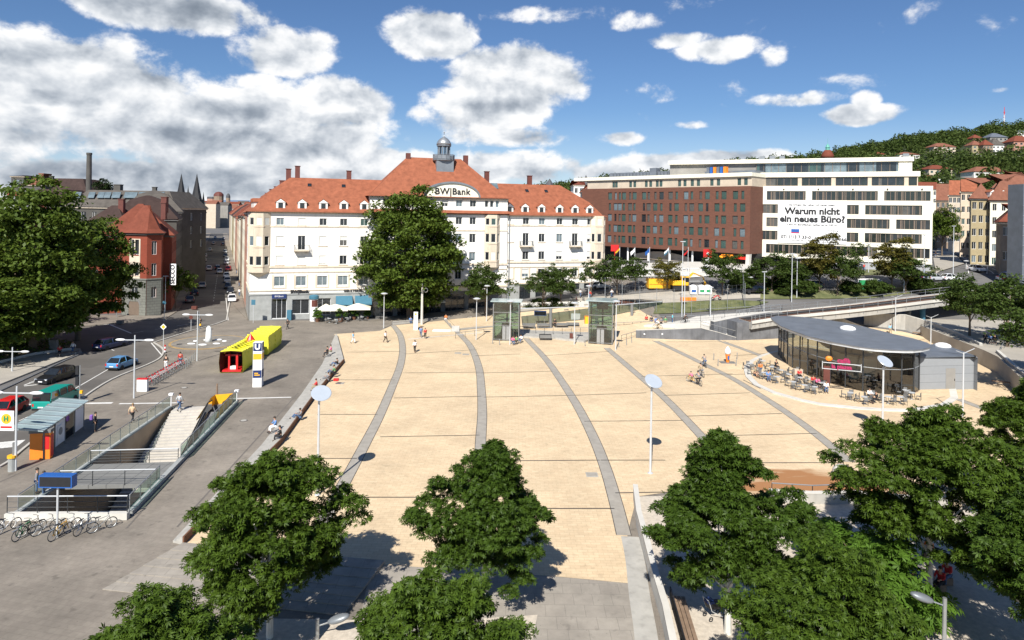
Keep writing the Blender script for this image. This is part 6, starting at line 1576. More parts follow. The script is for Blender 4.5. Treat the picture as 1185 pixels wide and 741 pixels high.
# ---- cafe pavilion
RZ = 5.45
out_ = [(891.5,367.3),(896,372),(904,377.5),(918,383),(933,388.5),(963,395.5),(994.4,401),(1012,403.2),(1030,404.5),(1045,405),(1058,405),(1068,404),(1077,401.8),(1078,399.5),(1072.6,396.5),(1056,391.5),(1035.5,387),(1016,382),(997,377.5),(975,373),(950.5,369.3),(930,367),(912,365.8),(899,365.6)]
ro = [g(x,y,RZ) for x,y in out_]; 
if sum((ro[i].x*ro[(i+1)%len(ro)].y-ro[(i+1)%len(ro)].x*ro[i].y) for i in range(len(ro))) < 0: ro = ro[::-1]
cf = thing('cafe_pavilion','lens-shaped glass cafe pavilion with a flat grey roof and a grey box annex','building',(ro[0].x,ro[0].y,0)); O = Vector((ro[0].x,ro[0].y,0)); rl = [p-O for p in ro]
n_ = len(rl); m = MB(); top = [(p.x,p.y,RZ) for p in rl]; low = [tuple(p) for p in insetpoly(rl,.25)]
m.prism([(p.x,p.y) for p in rl],RZ-.08,RZ); m.build('roof',['zinc_roof'],cf)
m = MB(); i1 = insetpoly(rl,.12); i2 = insetpoly(rl,.75); m.loft([[(p.x,p.y,RZ-.081) for p in i1],[(p.x,p.y,RZ-.38) for p in i1],[(p.x,p.y,RZ-.5) for p in i2]],caps=False); m.add([(p.x,p.y,RZ-.5) for p in i2],[tuple(range(n_))]); m.build('roof_soffit',['metal_pale'],cf)
wallc = insetpoly(rl,1.15)
# walk the glass line
per = [0]; W_ = wallc+[wallc[0]]
for i in range(n_): per.append(per[-1]+(W_[i+1]-W_[i]).length)
def wat(s):
    s %= per[-1]
    for i in range(n_):
        if per[i] <= s <= per[i+1]: return W_[i].lerp(W_[i+1],(s-per[i])/(per[i+1]-per[i]+1e-9))
    return W_[0]
NP = 26
for k in range(NP):
    a = wat(per[-1]*k/NP); b = wat(per[-1]*(k+1)/NP); m = MB(); m.quad((a.x,a.y,PZ),(b.x,b.y,PZ),(b.x,b.y,RZ-.5),(a.x,a.y,RZ-.5)); gp_ = m.build('glass_panel',['clear_cafe'],cf,recalc=False)
    m = MB(); m.tube([(a.x,a.y,PZ),(a.x,a.y,RZ-.5)],.085,6); m.build('column',['metal_dark'],cf)
    m = MB(); m.tube([(a.x,a.y,2.95),(b.x,b.y,2.95)],.05,4); m.build('transom',['metal'],cf)
m = MB(); m.prism([tuple(p) for p in wallc],PZ,PZ+.02); m.build('floor',['wood'],cf)
core = insetpoly(rl,3.2); cc = Vector((sum(p.x for p in core)/n_,sum(p.y for p in core)/n_))
m = MB(); m.prism([(cc.x+(p.x-cc.x)*.5+1.5,cc.y+(p.y-cc.y)*.4+.8) for p in core],PZ,2.9); m.build('counter_core',['cream_dull'],cf)
m = MB(); m.prism([(cc.x+(p.x-cc.x)*.62+1,cc.y+(p.y-cc.y)*.6+.6) for p in core],2.9,3.1); m.build('gallery_floor',['wood'],cf)
for k in range(5):
    q = Vector((cc.x-7+k*3.4,cc.y-2.2+k*-.1)); m = MB(); m.bx(q.x-.5,q.x+.5,q.y-.25,q.y+.25,PZ,1.2); m.build('indoor_counter',['redbrown' if k%2 else 'cream_dull'],cf)
ep = g(968,458)-O; 
e0, e1 = g(963.5,458,PZ)-O, g(993,461,PZ)-O; dd = (e1-e0).normalized(); ea = math.atan2(dd.y,dd.x)
sgw = thing('cafe_sign','pink two-line cafe lettering on a metal rack above the cafe entrance','sign',tuple(g(977,459,PZ)+Vector((0,.7,0))),ea)
m = MB()
for z_ in (2.75,3.45): m.bx(-2.0,2.0,-.05,.05,z_,z_+.07)
m.bx(-2.0,-1.93,-.05,.05,2.7,3.6); m.bx(1.93,2.0,-.05,.05,2.7,3.6); m.build('rack',['metal_pale'],sgw)
text('caffè',.72,'sign_lettering','shop_pink',sgw,(.2,-.08,3.83),(R(90),0,0),bold=.03); text('la piazza',.62,'sign_lettering','shop_pink',sgw,(0,-.08,3.12),(R(90),0,0),bold=.03)
m = MB(); m.ball((-1.3,-.05,3.95),.38,.15,.3,12,6); m.build('orange_emblem',['orange'],sgw,smooth=True)
dr = MB(); dr.bx(-.35,.35,0,.06,0,2.3); o = dr.build('door',['redbrown'],cf); o.location = g(967,452,PZ)-O+Vector((0,2.2,0)); o.rotation_euler = (0,0,ea)
# annex
ax = [g(1062.6,452.5),g(1129.5,450.5),g(1131.5,414,3.9),g(1088,398.5,3.9),g(1045,404,3.9)]; ax = [Vector((p.x,p.y)) for p in ax]
axl = [p-Vector((O.x,O.y)) for p in ax]
m = MB(); m.prism([tuple(p) for p in axl],0,3.85); m.build('annex_wall',['grey_cladding'],cf)
m = MB(); m.prism([tuple(p) for p in insetpoly(axl,-.1)],3.86,4.0); m.build('annex_roof',['zinc_roof'],cf)
d = (axl[1]-axl[0]).normalized(); m = MB(); m.bx(-.62,.62,-.04,.02,.1,2.55); o = m.build('annex_door',['greystucco'],cf); o.location = (axl[0].x+d.x*(axl[1]-axl[0]).length*.55, axl[0].y+d.y*(axl[1]-axl[0]).length*.55-.0, 0); o.rotation_euler = (0,0,math.atan2(d.y,d.x)); m = MB(); m.box((.5,-.07,1.2),(.05,.06,.25)); m.build('handle',['metal_dark'],o)
for (px,py,z_,s,lb) in ((981,381,RZ,1.0,''),(1091,401,4.0,.95,'')):
    q = g(px,py,z_)-O; m = MB(); m.ball((0,0,.05),s,s,.42,14,6); o = m.build('dome_skylight',['white'],cf,smooth=True); o.location = (q.x,q.y,z_)
# ---- station: lifts, canopy, platform
mb = MB(); pf = G2([(602,391),(640,393),(676,397),(700,389),(770,382),(800,374),(760,368),(690,376),(640,377),(602,380)])
mb.prism([(p.x,p.y) for p in pf],-.01,.32); struct(mb,'station_platform',['concrete'])
def lift(cx, cy, w, d_, h, rz, label):
    p = g(cx,cy); r_ = thing('glass_lift',label,'lift',p,rz,group='glass lifts of the station')
    for sx_ in (-1,1):
        for sy_ in (-1,1): m = MB(); m.bx(sx_*w/2-.07,sx_*w/2+.07,sy_*d_/2-.07,sy_*d_/2+.07,0,h); m.build('corner_post',['stone_dark'],r_)
    for z_ in (.2,2.4,2.9,4.4,h-.15):
        m = MB(); m.bx(-w/2,w/2,-d_/2-.04,-d_/2+.04,z_,z_+.1); m.bx(-w/2,w/2,d_/2-.04,d_/2+.04,z_,z_+.1); m.bx(-w/2-.04,-w/2+.04,-d_/2,d_/2,z_,z_+.1); m.bx(w/2-.04,w/2+.04,-d_/2,d_/2,z_,z_+.1); m.build('ring_beam',['stone_dark'],r_)
    for a,b,c,e in ((-w/2,w/2,-d_/2,-d_/2),(-w/2,w/2,d_/2,d_/2),(-w/2,-w/2,-d_/2,d_/2),(w/2,w/2,-d_/2,d_/2)):
        m = MB(); m.quad((a,c,.1),(b,e,.1),(b,e,h-.1),(a,c,h-.1)); m.build('glass_panel',['clear_green'],r_,recalc=False)
    m = MB(); m.bx(-w/2-.45,w/2+.45,-d_/2-.45,d_/2+.45,h,h+.12); m.build('roof_plate',['canopy_glass'],r_)
    m = MB(); m.bx(-.75,.75,-.65,.65,.15,2.45,m=0); m.bx(-.12,.12,d_/2-.6,d_/2-.3,0,h-.2,m=1); m.bx(-.9,.9,.5,.75,h-1.5,h-.6,m=1); m.build('lift_cabin',['stone_dark','metal_dark'],r_)
    m = MB(); m.bx(-.55,-.05,-d_/2-.02,-d_/2+.05,.1,2.3); m.bx(.05,.55,-d_/2-.02,-d_/2+.05,.1,2.3); m.build('lift_door',['metal'],r_)
    m = MB()
    for k in range(3): m.tube([(-w/2,-d_/2+.1,2.9+k*1.3),(w/2,d_/2-.1,3.6+k*1.3)],.05,5); m.tube([(w/2,-d_/2+.1,2.9+k*1.3),(-w/2,d_/2-.1,3.6+k*1.3)],.05,5)
    m.build('brace',['metal'],r_); return r_
lift(586,393,4.0,2.6,6.1,R(-4),'left glass lift tower at the plaza edge')
lift(696,396.5,3.6,3.2,6.6,R(-14),'right glass lift tower beside the orange ticket machine')
def cp(px, py, z): return g(px,py,z)
ca = [g(600,357,3.9),g(690,354.5,3.9),g(766,348.8,3.9),g(767,345,3.9),g(700,348,3.9),g(600,351,3.9)]
r_ = thing('platform_canopy','long flat glass canopy on dark columns between and beyond the lifts','canopy',(ca[0].x,ca[0].y,0)); O2 = Vector((ca[0].x,ca[0].y,0))
m = MB(); m.prism([(p.x-O2.x,p.y-O2.y) for p in ca],3.85,3.93); m.build('canopy_roof',['canopy_clear'],r_)
m = MB()
for i in range(len(ca)): a = ca[i]-O2; b = ca[(i+1)%len(ca)]-O2; m.tube([(a.x,a.y,3.85),(b.x,b.y,3.85)],.08,5)
for k in range(14):
    t = (k+.5)/14; a = ca[0].lerp(ca[2],t)-O2; b = ca[5].lerp(ca[3],t)-O2; m.tube([(a.x,a.y,3.8),(b.x,b.y,3.8)],.06,4)
m.build('canopy_frame',['metal_pale'],r_)
for px,py in ((637,383),(731,377),(690,383)):
    q = g(px,py)-O2; m = MB(); m.cyl(q.x,q.y,0,3.85,.26,12); m.build('column',['stone_dark'],r_)
def boxthing(name, label, cat, px, py, sz, m1, rz=0, z=0, extra=None, legs=0):
    p = g(px,py,z) if z else gt(px,py); r_ = thing(name,label,cat,p,rz); w,d_,h = sz; m = MB(); m.bx(-w/2,w/2,-d_/2,d_/2,legs,legs+h); m.build('body',[m1],r_,bevel=.02)
    if legs: 
        m = MB(); m.cyl(-w*.35,0,0,legs,.04,6); m.cyl(w*.35,0,0,legs,.04,6); m.build('legs',['metal'],r_)
    if extra:
        m = MB(); m.bx(-w/2+.08,w/2-.08,-d_/2-.02,-d_/2-.005,legs+.1,legs+h-.1); m.build('panel',[extra],r_)
    return r_
boxthing('ticket_machine','orange ticket machine beside the right glass lift','ticket machine',680,378.5,(1.1,.6,1.9),'orange',extra='yellow_sign',z=.3)
boxthing('map_board','white map board left of the orange ticket machine','notice board',666,376,(1.6,.12,1.1),'white',z=.3,legs=.9)
boxthing('display_board','blue framed dark departure display behind the left lift','display',625,376,(2.1,.4,.8),'blue',extra='black',legs=1.6)
boxthing('display_board','low dark display box in front of the platform','display',631,392,(1.9,.4,.7),'black',z=.3,extra='stone_dark')
boxthing('waste_bin','brown-red waste bin in front of the map board','bin',661,394,(.5,.5,1.1),'redbrown')
for k,(px,py,lb) in enumerate(((612,381,'dark platform bench left of the leaning man'),(629,381,'dark platform bench under the blue display'),(650,380.5,'dark platform bench right of the leaning man'),(663,380,'dark platform bench before the map board'),(741,371,'dark platform bench behind the right column'),(758,370,'dark platform bench beside the waiting group'))):
    p = g(px,py,.3); r_ = thing('platform_bench',lb,'bench',p,group='platform benches'); m = MB(); m.bx(-1.1,1.1,-.25,.25,.38,.46); m.build('seat',['black'],r_); m = MB(); m.bx(-1.1,1.1,.22,.28,.5,.95); m.build('backrest',['stone_dark'],r_)
    for x_ in (-.9,.9): m = MB(); m.bx(x_-.04,x_+.04,-.2,.2,0,.38); m.build('leg',['metal'],r_)
def railing(pts, label, name='railing', h=1.05, sp=1.6, mats=('metal_dark','metal'), glass=None, bars=2, zf=None, cat='railing'):
    P_ = [Vector(p) for p in pts]; r_ = thing(name,label,cat,P_[0]); O_ = P_[0]; q = MB(); tp = MB(); gl_ = MB(); bb = MB()
    for i in range(len(P_)-1):
        a, b = P_[i]-O_, P_[i+1]-O_; L_ = (b-a).length; n_ = max(1,round(L_/sp))
        for k in range(n_+1):
            c = a.lerp(b,k/n_); pb = MB(); q.cyl(c.x,c.y,c.z-.05,c.z+h,.03,5)
        tp.tube([a+Vector((0,0,h)),b+Vector((0,0,h))],.04,5)
        for k in range(bars): bb.tube([a+Vector((0,0,h*(k+1)/(bars+1))),b+Vector((0,0,h*(k+1)/(bars+1)))],.015,4)
        if glass: gl_.quad(a+Vector((0,0,.1)),b+Vector((0,0,.1)),b+Vector((0,0,h-.1)),a+Vector((0,0,h-.1)))
    q.build('posts',[mats[0]],r_); tp.build('handrail',[mats[1]],r_)
    if bars: bb.build('bars',[mats[0]],r_)
    if glass: gl_.build('glass_panel',[glass],r_,recalc=False)
    return r_
railing([g(600,385,.32),g(640,387,.32),g(682,387,.32)],'thin railing along the platform between the lifts')
railing([g(712,381,.32),g(770,378,.32),g(812,374,.6)],'railing along the front of the platform right of the right lift')
railing([g(602,366),g(660,365),g(735,361)],'low railing on the tan paving behind the canopy',sp=2.5,bars=1)
railing([g(527,392),g(560,388),g(572,388)],'short handrail just left of the left glass lift',bars=0,h=.9)
railing([g(719,396),g(736,391)],'short handrail at the foot of the right glass lift',bars=1)
# ---- ramp walls right of the lifts
def wallthing(label, pts, thick=.35, m_='concrete_dark', name='retaining_wall', cat='wall', base=0):
    """pts: (px,py_base, z_top)"""
    P_ = [gt(a,b) for a,b,_ in pts]; pts = [(a,b,c+p.z) for (a,b,c),p in zip(pts,P_)]
    P_ = [Vector((p.x,p.y,0)) for p in P_]; O_ = P_[0]; r_ = thing(name,label,cat,O_); m = MB(); F_ = []; B_ = []
    for i, p in enumerate(P_):
        a = P_[max(0,i-1)]; b = P_[min(len(P_)-1,i+1)]; d = (b-a).normalized(); q = Vector((-d.y,d.x,0)); F_.append(p-O_); B_.append(p-O_+q*thick)
    rings = [[(f.x,f.y,-.3),(f.x,f.y,pts[i][2]),(b.x,b.y,pts[i][2]),(b.x,b.y,-.3)] for i,(f,b) in enumerate(zip(F_,B_))]
    m.loft(rings); m.build('wall',[m_],r_)
    c_ = MB(); rings = [[(f.x,f.y-.02,pts[i][2]),(f.x,f.y-.02,pts[i][2]+.06),(b.x,b.y+.02,pts[i][2]+.06),(b.x,b.y+.02,pts[i][2])] for i,(f,b) in enumerate(zip(F_,B_))]; c_.loft(rings); c_.build('coping',['concrete_pale'],r_)
    return r_, P_
w1, P1 = wallthing('dark grey ramp wall with small round lights right of the lifts',[(736,391.5,1.25),(775,393,1.6),(811,394,1.95),(830,394,1.3),(853,393.8,.35)])
w2, P2 = wallthing('tall dark concrete wall carrying the rack railway behind the ramp',[(826,389,2.3),(853,387.5,2.9),(888,387,3.55),(905,387,3.7)],thick=1.2)
for w_, P_, lst in ((w1,P1,[(.1,.8),(.32,.9),(.53,.9)]),(w2,P2,[(.3,1.3),(.62,1.4),(.9,1.5)])):
    for t,z_ in lst:
        q = P_[0].lerp(P_[-1 if w_ is w2 else -2],t)-P_[0]; m = MB(); m.T = Matrix.Translation((q.x,q.y-.12,z_)) @ Matrix.Rotation(R(90),4,'X'); m.cyl(0,0,-.1,.12,.13,10); m.build('wall_light',['white'],w_)
# ramp surface between and terrace walkway behind
q0 = [g(745,384,.0),g(811,386.5),g(853,392.5),g(853,388),g(826,386),g(760,378)]
m = MB(); zs = [1.1,1.85,.2,.2,1.9,1.1]; m.prism([(p.x,p.y) for p in q0],-.01,zs); struct(m,'ramp',['concrete_pale'])
wk = [g(752,374.5,1.0),g(826,371.5,2.1),g(905,363.3,3.6),g(905,359.5,3.9),g(800,365.5,1.6),g(752,370,.9)]
m = MB(); m.prism([(p.x,p.y) for p in wk],-.01,[p.z for p in wk]); struct(m,'walkway',['concrete_pale'])
railing([wk[0]+Vector((0,.2,0)),wk[1]+Vector((0,.2,0)),wk[2]+Vector((0,.2,0))],'railing along the pale walkway above the dark walls',bars=1,sp=2)
railing([wk[4]+Vector((0,0,0)),wk[3]],'rear railing of the pale walkway before the lawn',bars=1,sp=2)
railing([Vector((P1[2].x,P1[2].y+.2,2.0)),Vector((P1[4].x,P1[4].y+.2,.45))],'sloping handrail on the ramp wall',bars=1,sp=1.5)
# ---- viaduct of the rack railway
VP = [Vector((37.5,108.5,3.0)),Vector((43.5,109.8,3.75)),Vector((58,113,4.75)),Vector((76,119,6.0)),Vector((96,125,7.3)),Vector((135,138,9.6))]
SPp = []
for i in range(len(VP)-1):
    for k in range(6): SPp.append(VP[i].lerp(VP[i+1],k/6))
SPp.append(VP[-1])
SPs = [sum((SPp[max(0,min(len(SPp)-1,i+j))] for j in (-2,-1,0,1,2)),Vector())/5 for i in range(len(SPp))]
vd = thing('railway_viaduct','long sloping railway viaduct with pale side beam crossing at the right','bridge',VP[0]); O3 = VP[0]
def vsweep(prof, name, mt, parent, i0=0):
    m = MB(); rings = []
    for i, p in enumerate(SPs[i0:]):
        j = i+i0; d = (SPs[min(j+1,len(SPs)-1)]-SPs[max(j-1,0)]); d.z = 0; d.normalize(); q = Vector((-d.y,d.x,0)); rings.append([tuple(p-O3+q*a+Vector((0,0,b))) for a,b in prof])
    m.loft(rings); return m.build(name,[mt],parent)
vsweep([(-2.2,-1.15),(-2.2,.0),(2.2,.0),(2.2,-1.15)],'deck_beam','concrete',vd)
vsweep([(-2.45,-.25),(-2.45,.18),(-2.1,.18),(-2.1,-.25)],'edge_beam','concrete_pale',vd)
vsweep([(2.1,-.25),(2.1,.18),(2.45,.18),(2.45,-.25)],'edge_beam','concrete_pale',vd)
vsweep([(-1.9,.0),(-1.9,.06),(1.9,.06),(1.9,.0)],'track_bed','rust',vd)
for a in (-.72,.72): vsweep([(a-.04,.06),(a-.04,.2),(a+.04,.2),(a+.04,.06)],'rail','metal_dark',vd)
vsweep([(-.05,.06),(-.05,.24),(.05,.24),(.05,.06)],'rack_rail','metal_dark',vd)
for sgn in (-1,1):
    pm = MB(); hm = MB(); pts_ = []
    for j, p in enumerate(SPs):
        d = (SPs[min(j+1,len(SPs)-1)]-SPs[max(j-1,0)]); d.z = 0; d.normalize(); q = Vector((-d.y,d.x,0)); c = p-O3+q*(2.3*sgn); pm.cyl(c.x,c.y,c.z-.7,c.z+1.15,.04,5); pts_.append(c+Vector((0,0,1.15)))
    pm.build('railing_posts',['metal'],vd); hm.tube(pts_,.045,5); hm.tube([p-Vector((0,0,.45)) for p in pts_],.02,4); hm.build('handrail',['metal'],vd)
for px,py in ((952,369.5),(961,371),(1056,372),(1069,373.5),(1150,370)):
    u,v = ray(px,py)
    best = min(SPs,key=lambda p: abs(p.x/p.y-u)); zb = hgt(best.x,best.y); m = MB(); q = best-O3; m.cyl(q.x,q.y,zb-O3.z-.3,best.z-O3.z-1.0,.38 if px != 1069 else .45,10); m.build('pier',['stone_dark' if px != 1069 else 'awning_blue'],vd)
m = MB(); a_ = VP[0]-O3; m.bx(-1.5,9,-1.6,3.4,-3.2,-.02); o = m.build('abutment',['concrete_dark'],vd); o.rotation_euler = (0,0,math.atan2(VP[1].y-VP[0].y,VP[1].x-VP[0].x))
# ---- right-hand curved walls and steps
w3,_ = wallthing('curved pale retaining wall behind the cafe annex',[(1000,376,1.9),(1047.5,382,2.55),(1080,392.5,2.6),(1110,406,2.6),(1133,418,2.5)],m_='concrete',thick=.4)
w4,_ = wallthing('pale retaining wall right of the short stair',[(1152,427,2.5),(1170,445,2.5),(1188,462,2.5),(1230,500,2.5),(1255,545,2.5),(1245,585,2.5)],m_='concrete',thick=.4)
w5,_ = wallthing('low grey sloping wall under the viaduct',[(945,374,.9),(975,380,1.6),(1003,382,.3)],m_='concrete')
r_ = thing('stair','short stair with handrails between the two curved walls','stairs',g(1133,419))
for k in range(7):
    m = MB(); a = g(1133,419)+Vector((.3,.25,0))*k*1.4; b = g(1151,427)+Vector((.3,.25,0))*k*1.4; o_ = g(1133,419); m.prism([(a.x-o_.x,a.y-o_.y),(b.x-o_.x,b.y-o_.y),(b.x-o_.x+.6,b.y-o_.y+.5),(a.x-o_.x+.6,a.y-o_.y+.5)],-.01,.31*(k+1)); m.build('step',['concrete_pale'],r_)
railing([g(1131,417)+Vector((0,0,.2)),g(1131,417)+Vector((3,2.5,2.2))],'left handrail of the short stair',bars=0); railing([g(1152,426)+Vector((0,0,.2)),g(1152,426)+Vector((3,2.5,2.2))],'right handrail of the short stair',bars=0)
for k,(px,py,lb) in enumerate(((1068,389,'grey bench at the foot of the curved wall behind the annex'),(1097,401,'second grey bench at the foot of the curved wall'),(1165,447,'dark bench under the wall right of the stair'))):
    boxthing('stone_bench',lb,'bench',px,py,(3.0,.5,.12),'wood',rz=R(-35),legs=.4)
# ---- plaza wall on the lower right, bench, bridge parapet
def wall2(label, pts, z0, z1, th, m_, name='parapet_wall', cap='concrete_pale'):
    P_ = [g(a,b) for a,b in pts]; O_ = P_[0]; r_ = thing(name,label,'wall',O_); m = MB(); c_ = MB(); A_ = []; 
    for i,p in enumerate(P_):
        a = P_[max(0,i-1)]; b = P_[min(len(P_)-1,i+1)]; d = (b-a).normalized(); q = Vector((-d.y,d.x,0))*th/2; A_.append((p-O_,q))
    m.loft([[tuple(p-q+Vector((0,0,z0))),tuple(p-q+Vector((0,0,z1))),tuple(p+q+Vector((0,0,z1))),tuple(p+q+Vector((0,0,z0)))] for p,q in A_]); m.build('wall',[m_],r_)
    c_.loft([[tuple(p-q*1.2+Vector((0,0,z1))),tuple(p-q*1.2+Vector((0,0,z1+.07))),tuple(p+q*1.2+Vector((0,0,z1+.07))),tuple(p+q*1.2+Vector((0,0,z1)))] for p,q in A_]); c_.build('coping',[cap],r_); return r_
wall2('pale concrete parapet between the slab path and the bench at the lower right',[(785,800),(770,725),(757,680),(747,640),(739,610),(735,578)],-.1,1.0,.28,'concrete_pale')
m = MB(); bandstrip(m,smoothpath(G2([(756,830),(748,741),(740,690),(735,650),(729,622)]),5),1.1,.05); struct(m,'paving_border',['concrete'],recalc=False)
p = g(795,735); dd = (g(782,700)-g(803,775)).normalized(); r_ = thing('plank_bench','long dark plank bench behind the pale parapet','bench',p,math.atan2(dd.y,dd.x))
for k in range(3): m = MB(); m.bx(-3.2,2.4,-.3+k*.21,-.12+k*.21,.42,.48); m.build('plank',['wood'],r_)
m = MB(); m.bx(-3.2,2.4,.4,.46,.5,.95); m.build('backrest',['black'],r_)
for x_ in (-2.8,-.4,2.0): m = MB(); m.bx(x_-.05,x_+.05,-.25,.4,0,.42); m.build('leg',['metal_dark'],r_)
wall2('low grey wall along the stained corner of the plaza',[(890,580),(940,583),(990,582),(1100,592)],-.1,.75,.3,'concrete')
railing([g(893,577),g(940,580),g(990,578)],'thin dark railing on the wall behind the stained paving',h=1.1,bars=1)
# pale boulder at the stained corner
p = g(975,552); m = MB(); m.lathe([(.6,0),(.75,.25),(.7,.6),(.45,.85),(.05,.95)],14); o = m.build('stone_bollard',['concrete_pale'],smooth=True); o.location = p; tag(o,'round pale stone at the corner of the stained paving','bollard')
# prams, luminaire by the lower right
for px,py,lb in ((367,741,'short lamp post with a drooping grey head at the lower gravel bed'),(1092,775,'lamp post with a drooping grey head at the lower right fence')):
    p = g(px,py); r_ = thing('path_lamp',lb,'street lamp',p,group='low path lamps'); z_ = at(px,717 if px < 500 else 692,p.y).z if px > 500 else 1.0
    m = MB(); m.cyl(0,0,-.1,z_,.09,10); m.build('pole',['metal'],r_); m = MB(); sg = 1 if px < 500 else -1; m.tube([(0,0,z_-.35),(sg*.5,.05,z_-.2)],.035,5); m.build('arm',['metal'],r_); m = MB(); m.T = Matrix.Translation((sg*.95,.1,z_-.05)) @ Matrix.Rotation(R(-18*sg),4,'Y'); m.ball((0,0,0),.55,.26,.17,14,8); m.build('lamp_head',['zinc'],r_,smooth=True)
rr_ = railing([g(1060,772),g(1100,768)],'grey metal fence panel beside the lower right lamp',h=1.1,bars=5,sp=1.0,mats=('metal','metal'))
wall2('low pale wall under the metal fence at the lower right',[(1058,780),(1110,776)],-.1,.3,.3,'concrete_pale')
# ---- underpass
H = [Vector((p.x,p.y)) for p in HOLE]   # near-left, near-right, far-right, far-left
hl = lambda s,t: (H[0].lerp(H[1],s)).lerp(H[3].lerp(H[2],s),t)   # s across, t along
st = thing('subway_stairs','open stairway down to the underground station with an escalator beside it','stairs',(H[0].x,H[0].y,0)); OS = H[0]
def L3(s,t,z): p = hl(s,t)-OS; return (p.x,p.y,z)
DEP = -5.2
m = MB()
m.quad(L3(0,0,DEP),L3(1,0,DEP),L3(1,1,DEP),L3(0,1,DEP)); m.build('pit_floor',['concrete_dark'],st,recalc=False)
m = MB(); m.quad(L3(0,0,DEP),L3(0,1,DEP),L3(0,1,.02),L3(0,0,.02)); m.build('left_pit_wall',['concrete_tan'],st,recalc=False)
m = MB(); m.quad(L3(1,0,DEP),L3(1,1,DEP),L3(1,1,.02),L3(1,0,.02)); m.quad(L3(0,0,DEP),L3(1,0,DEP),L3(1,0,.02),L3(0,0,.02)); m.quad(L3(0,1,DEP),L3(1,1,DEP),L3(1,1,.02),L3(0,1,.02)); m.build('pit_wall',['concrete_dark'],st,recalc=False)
NS = 30; Lh_ = (hl(0,1)-hl(0,0)).length
def flight(t0, t1, z0, z1, n, s0, s1, nm, mt, landings=()):
    m = MB(); m_ = n
    for k in range(n):
        ta = t0+(t1-t0)*k/n; tb = t0+(t1-t0)*(k+1)/n; z = z0+(z1-z0)*(k+1)/n
        zz = z0+(z1-z0)*k/n
        P_ = [L3(s0,ta,0),L3(s1,ta,0),L3(s1,tb,0),L3(s0,tb,0)]
        if (H[1]-H[0]).length and t1 < t0: P_ = P_[::-1]
        m.prism([(p[0],p[1]) for p in P_],DEP if DEP < z-.3 else z-.6,z,0)
    m.build(nm,[mt],st)
m = MB(); p_ = [L3(.06,.95,0),L3(.64,.95,0),L3(.64,1,0),L3(.06,1,0)]; m.prism([(p[0],p[1]) for p in p_],-.3,-.02); m.build('top_landing',['steps_stone'],st)
flight(.95,.74,-.02,-1.9,12,.06,.64,'upper_flight','steps_stone')
m = MB(); p_ = [L3(.06,.70,0),L3(.64,.70,0),L3(.64,.74,0),L3(.06,.74,0)]; m.prism([(p[0],p[1]) for p in p_],-2.4,-1.95); m.build('middle_landing',['steps_stone'],st)
flight(.70,.42,-1.95,-4.9,16,.06,.64,'lower_flight','steps_stone')
m = MB(); a = .0
for s_,w_,mt in ((.70,.02,'stone_dark'),(.93,.02,'stone_dark')):
    q = [L3(s_,.35,0),L3(s_,.93,0)]
m = MB(); m.add([L3(.72,.9,.05),L3(.92,.9,.05),L3(.92,.38,-4.9),L3(.72,.38,-4.9),L3(.72,.9,-.6),L3(.92,.9,-.6),L3(.92,.38,-5.1),L3(.72,.38,-5.1)],[(0,1,2,3),(4,7,6,5),(0,3,7,4),(1,5,6,2),(0,4,5,1)]); m.build('escalator',['stone_dark'],st,recalc=False)
for s_ in (.70,.94):
    m = MB(); m.tube([L3(s_,.95,.85),L3(s_,.9,.95),L3(s_,.38,-4.0)],.07,6); m.build('escalator_handrail',['black'],st); m = MB(); m.quad(L3(s_,.95,.05),L3(s_,.9,.05),L3(s_,.9,.9),L3(s_,.95,.85)); m.quad(L3(s_,.9,.05),L3(s_,.38,-4.9),L3(s_,.38,-4.05),L3(s_,.9,.9)); m.build('glass_panel',['clear'],st,recalc=False)
# yellow escalator shell at street level
A1,B1 = L3(.69,.80,0),L3(.69,1.02,0)
m = MB(); pr = []
for t,zl,zr,w_ in ((.80,.1,.5,.0),(.88,.55,1.0,.0),(.97,1.0,1.15,.0),(1.02,.95,1.0,.0)):
    a = L3(.66,t,0); b = L3(.96,t,0); mid = L3(.81,t,0); pr.append([(a[0],a[1],0),(a[0],a[1],zl),(b[0],b[1],zr),(b[0],b[1],0)])
m.add([q for r2 in pr for q in r2],[(0,4,5,1),(4,8,9,5),(8,12,13,9),(2,6,7,3),(6,10,11,7),(10,14,15,11),(12,15,14,13)]); m.build('escalator_shell',['yellow_sign'],st,recalc=False)
m = MB(); m.cyl(L3(.68,1.03,0)[0],L3(.68,1.03,0)[1],0,2.0,.09,8); m.build('shell_post',['wood'],st)
# bridge deck across the pit, floor grid, railings
dk = [L3(-.0,.20,0),L3(1.0,.20,0),L3(1.0,.37,0),L3(-.0,.37,0)]
m = MB(); m.prism([(p[0],p[1]) for p in dk],-.25,.03); m.build('footbridge',['deck_grid'],st)
# lower white steps in the near pit
for k in range(5): m = MB(); p_ = [L3(.38,.02+k*.03,0),L3(.62,.02+k*.03,0),L3(.62,.045+k*.03,0),L3(.38,.045+k*.03,0)]; m.prism([(p[0],p[1]) for p in p_],DEP,-2.6+k*.25); m.build('near_step',['steps_stone'],st)
for k in range(5): m = MB(); p_ = [L3(.67,.02+k*.03,0),L3(.93,.02+k*.03,0),L3(.93,.045+k*.03,0),L3(.67,.045+k*.03,0)]; m.prism([(p[0],p[1]) for p in p_],DEP,-2.6+k*.25); m.build('near_step',['steps_stone'],st)
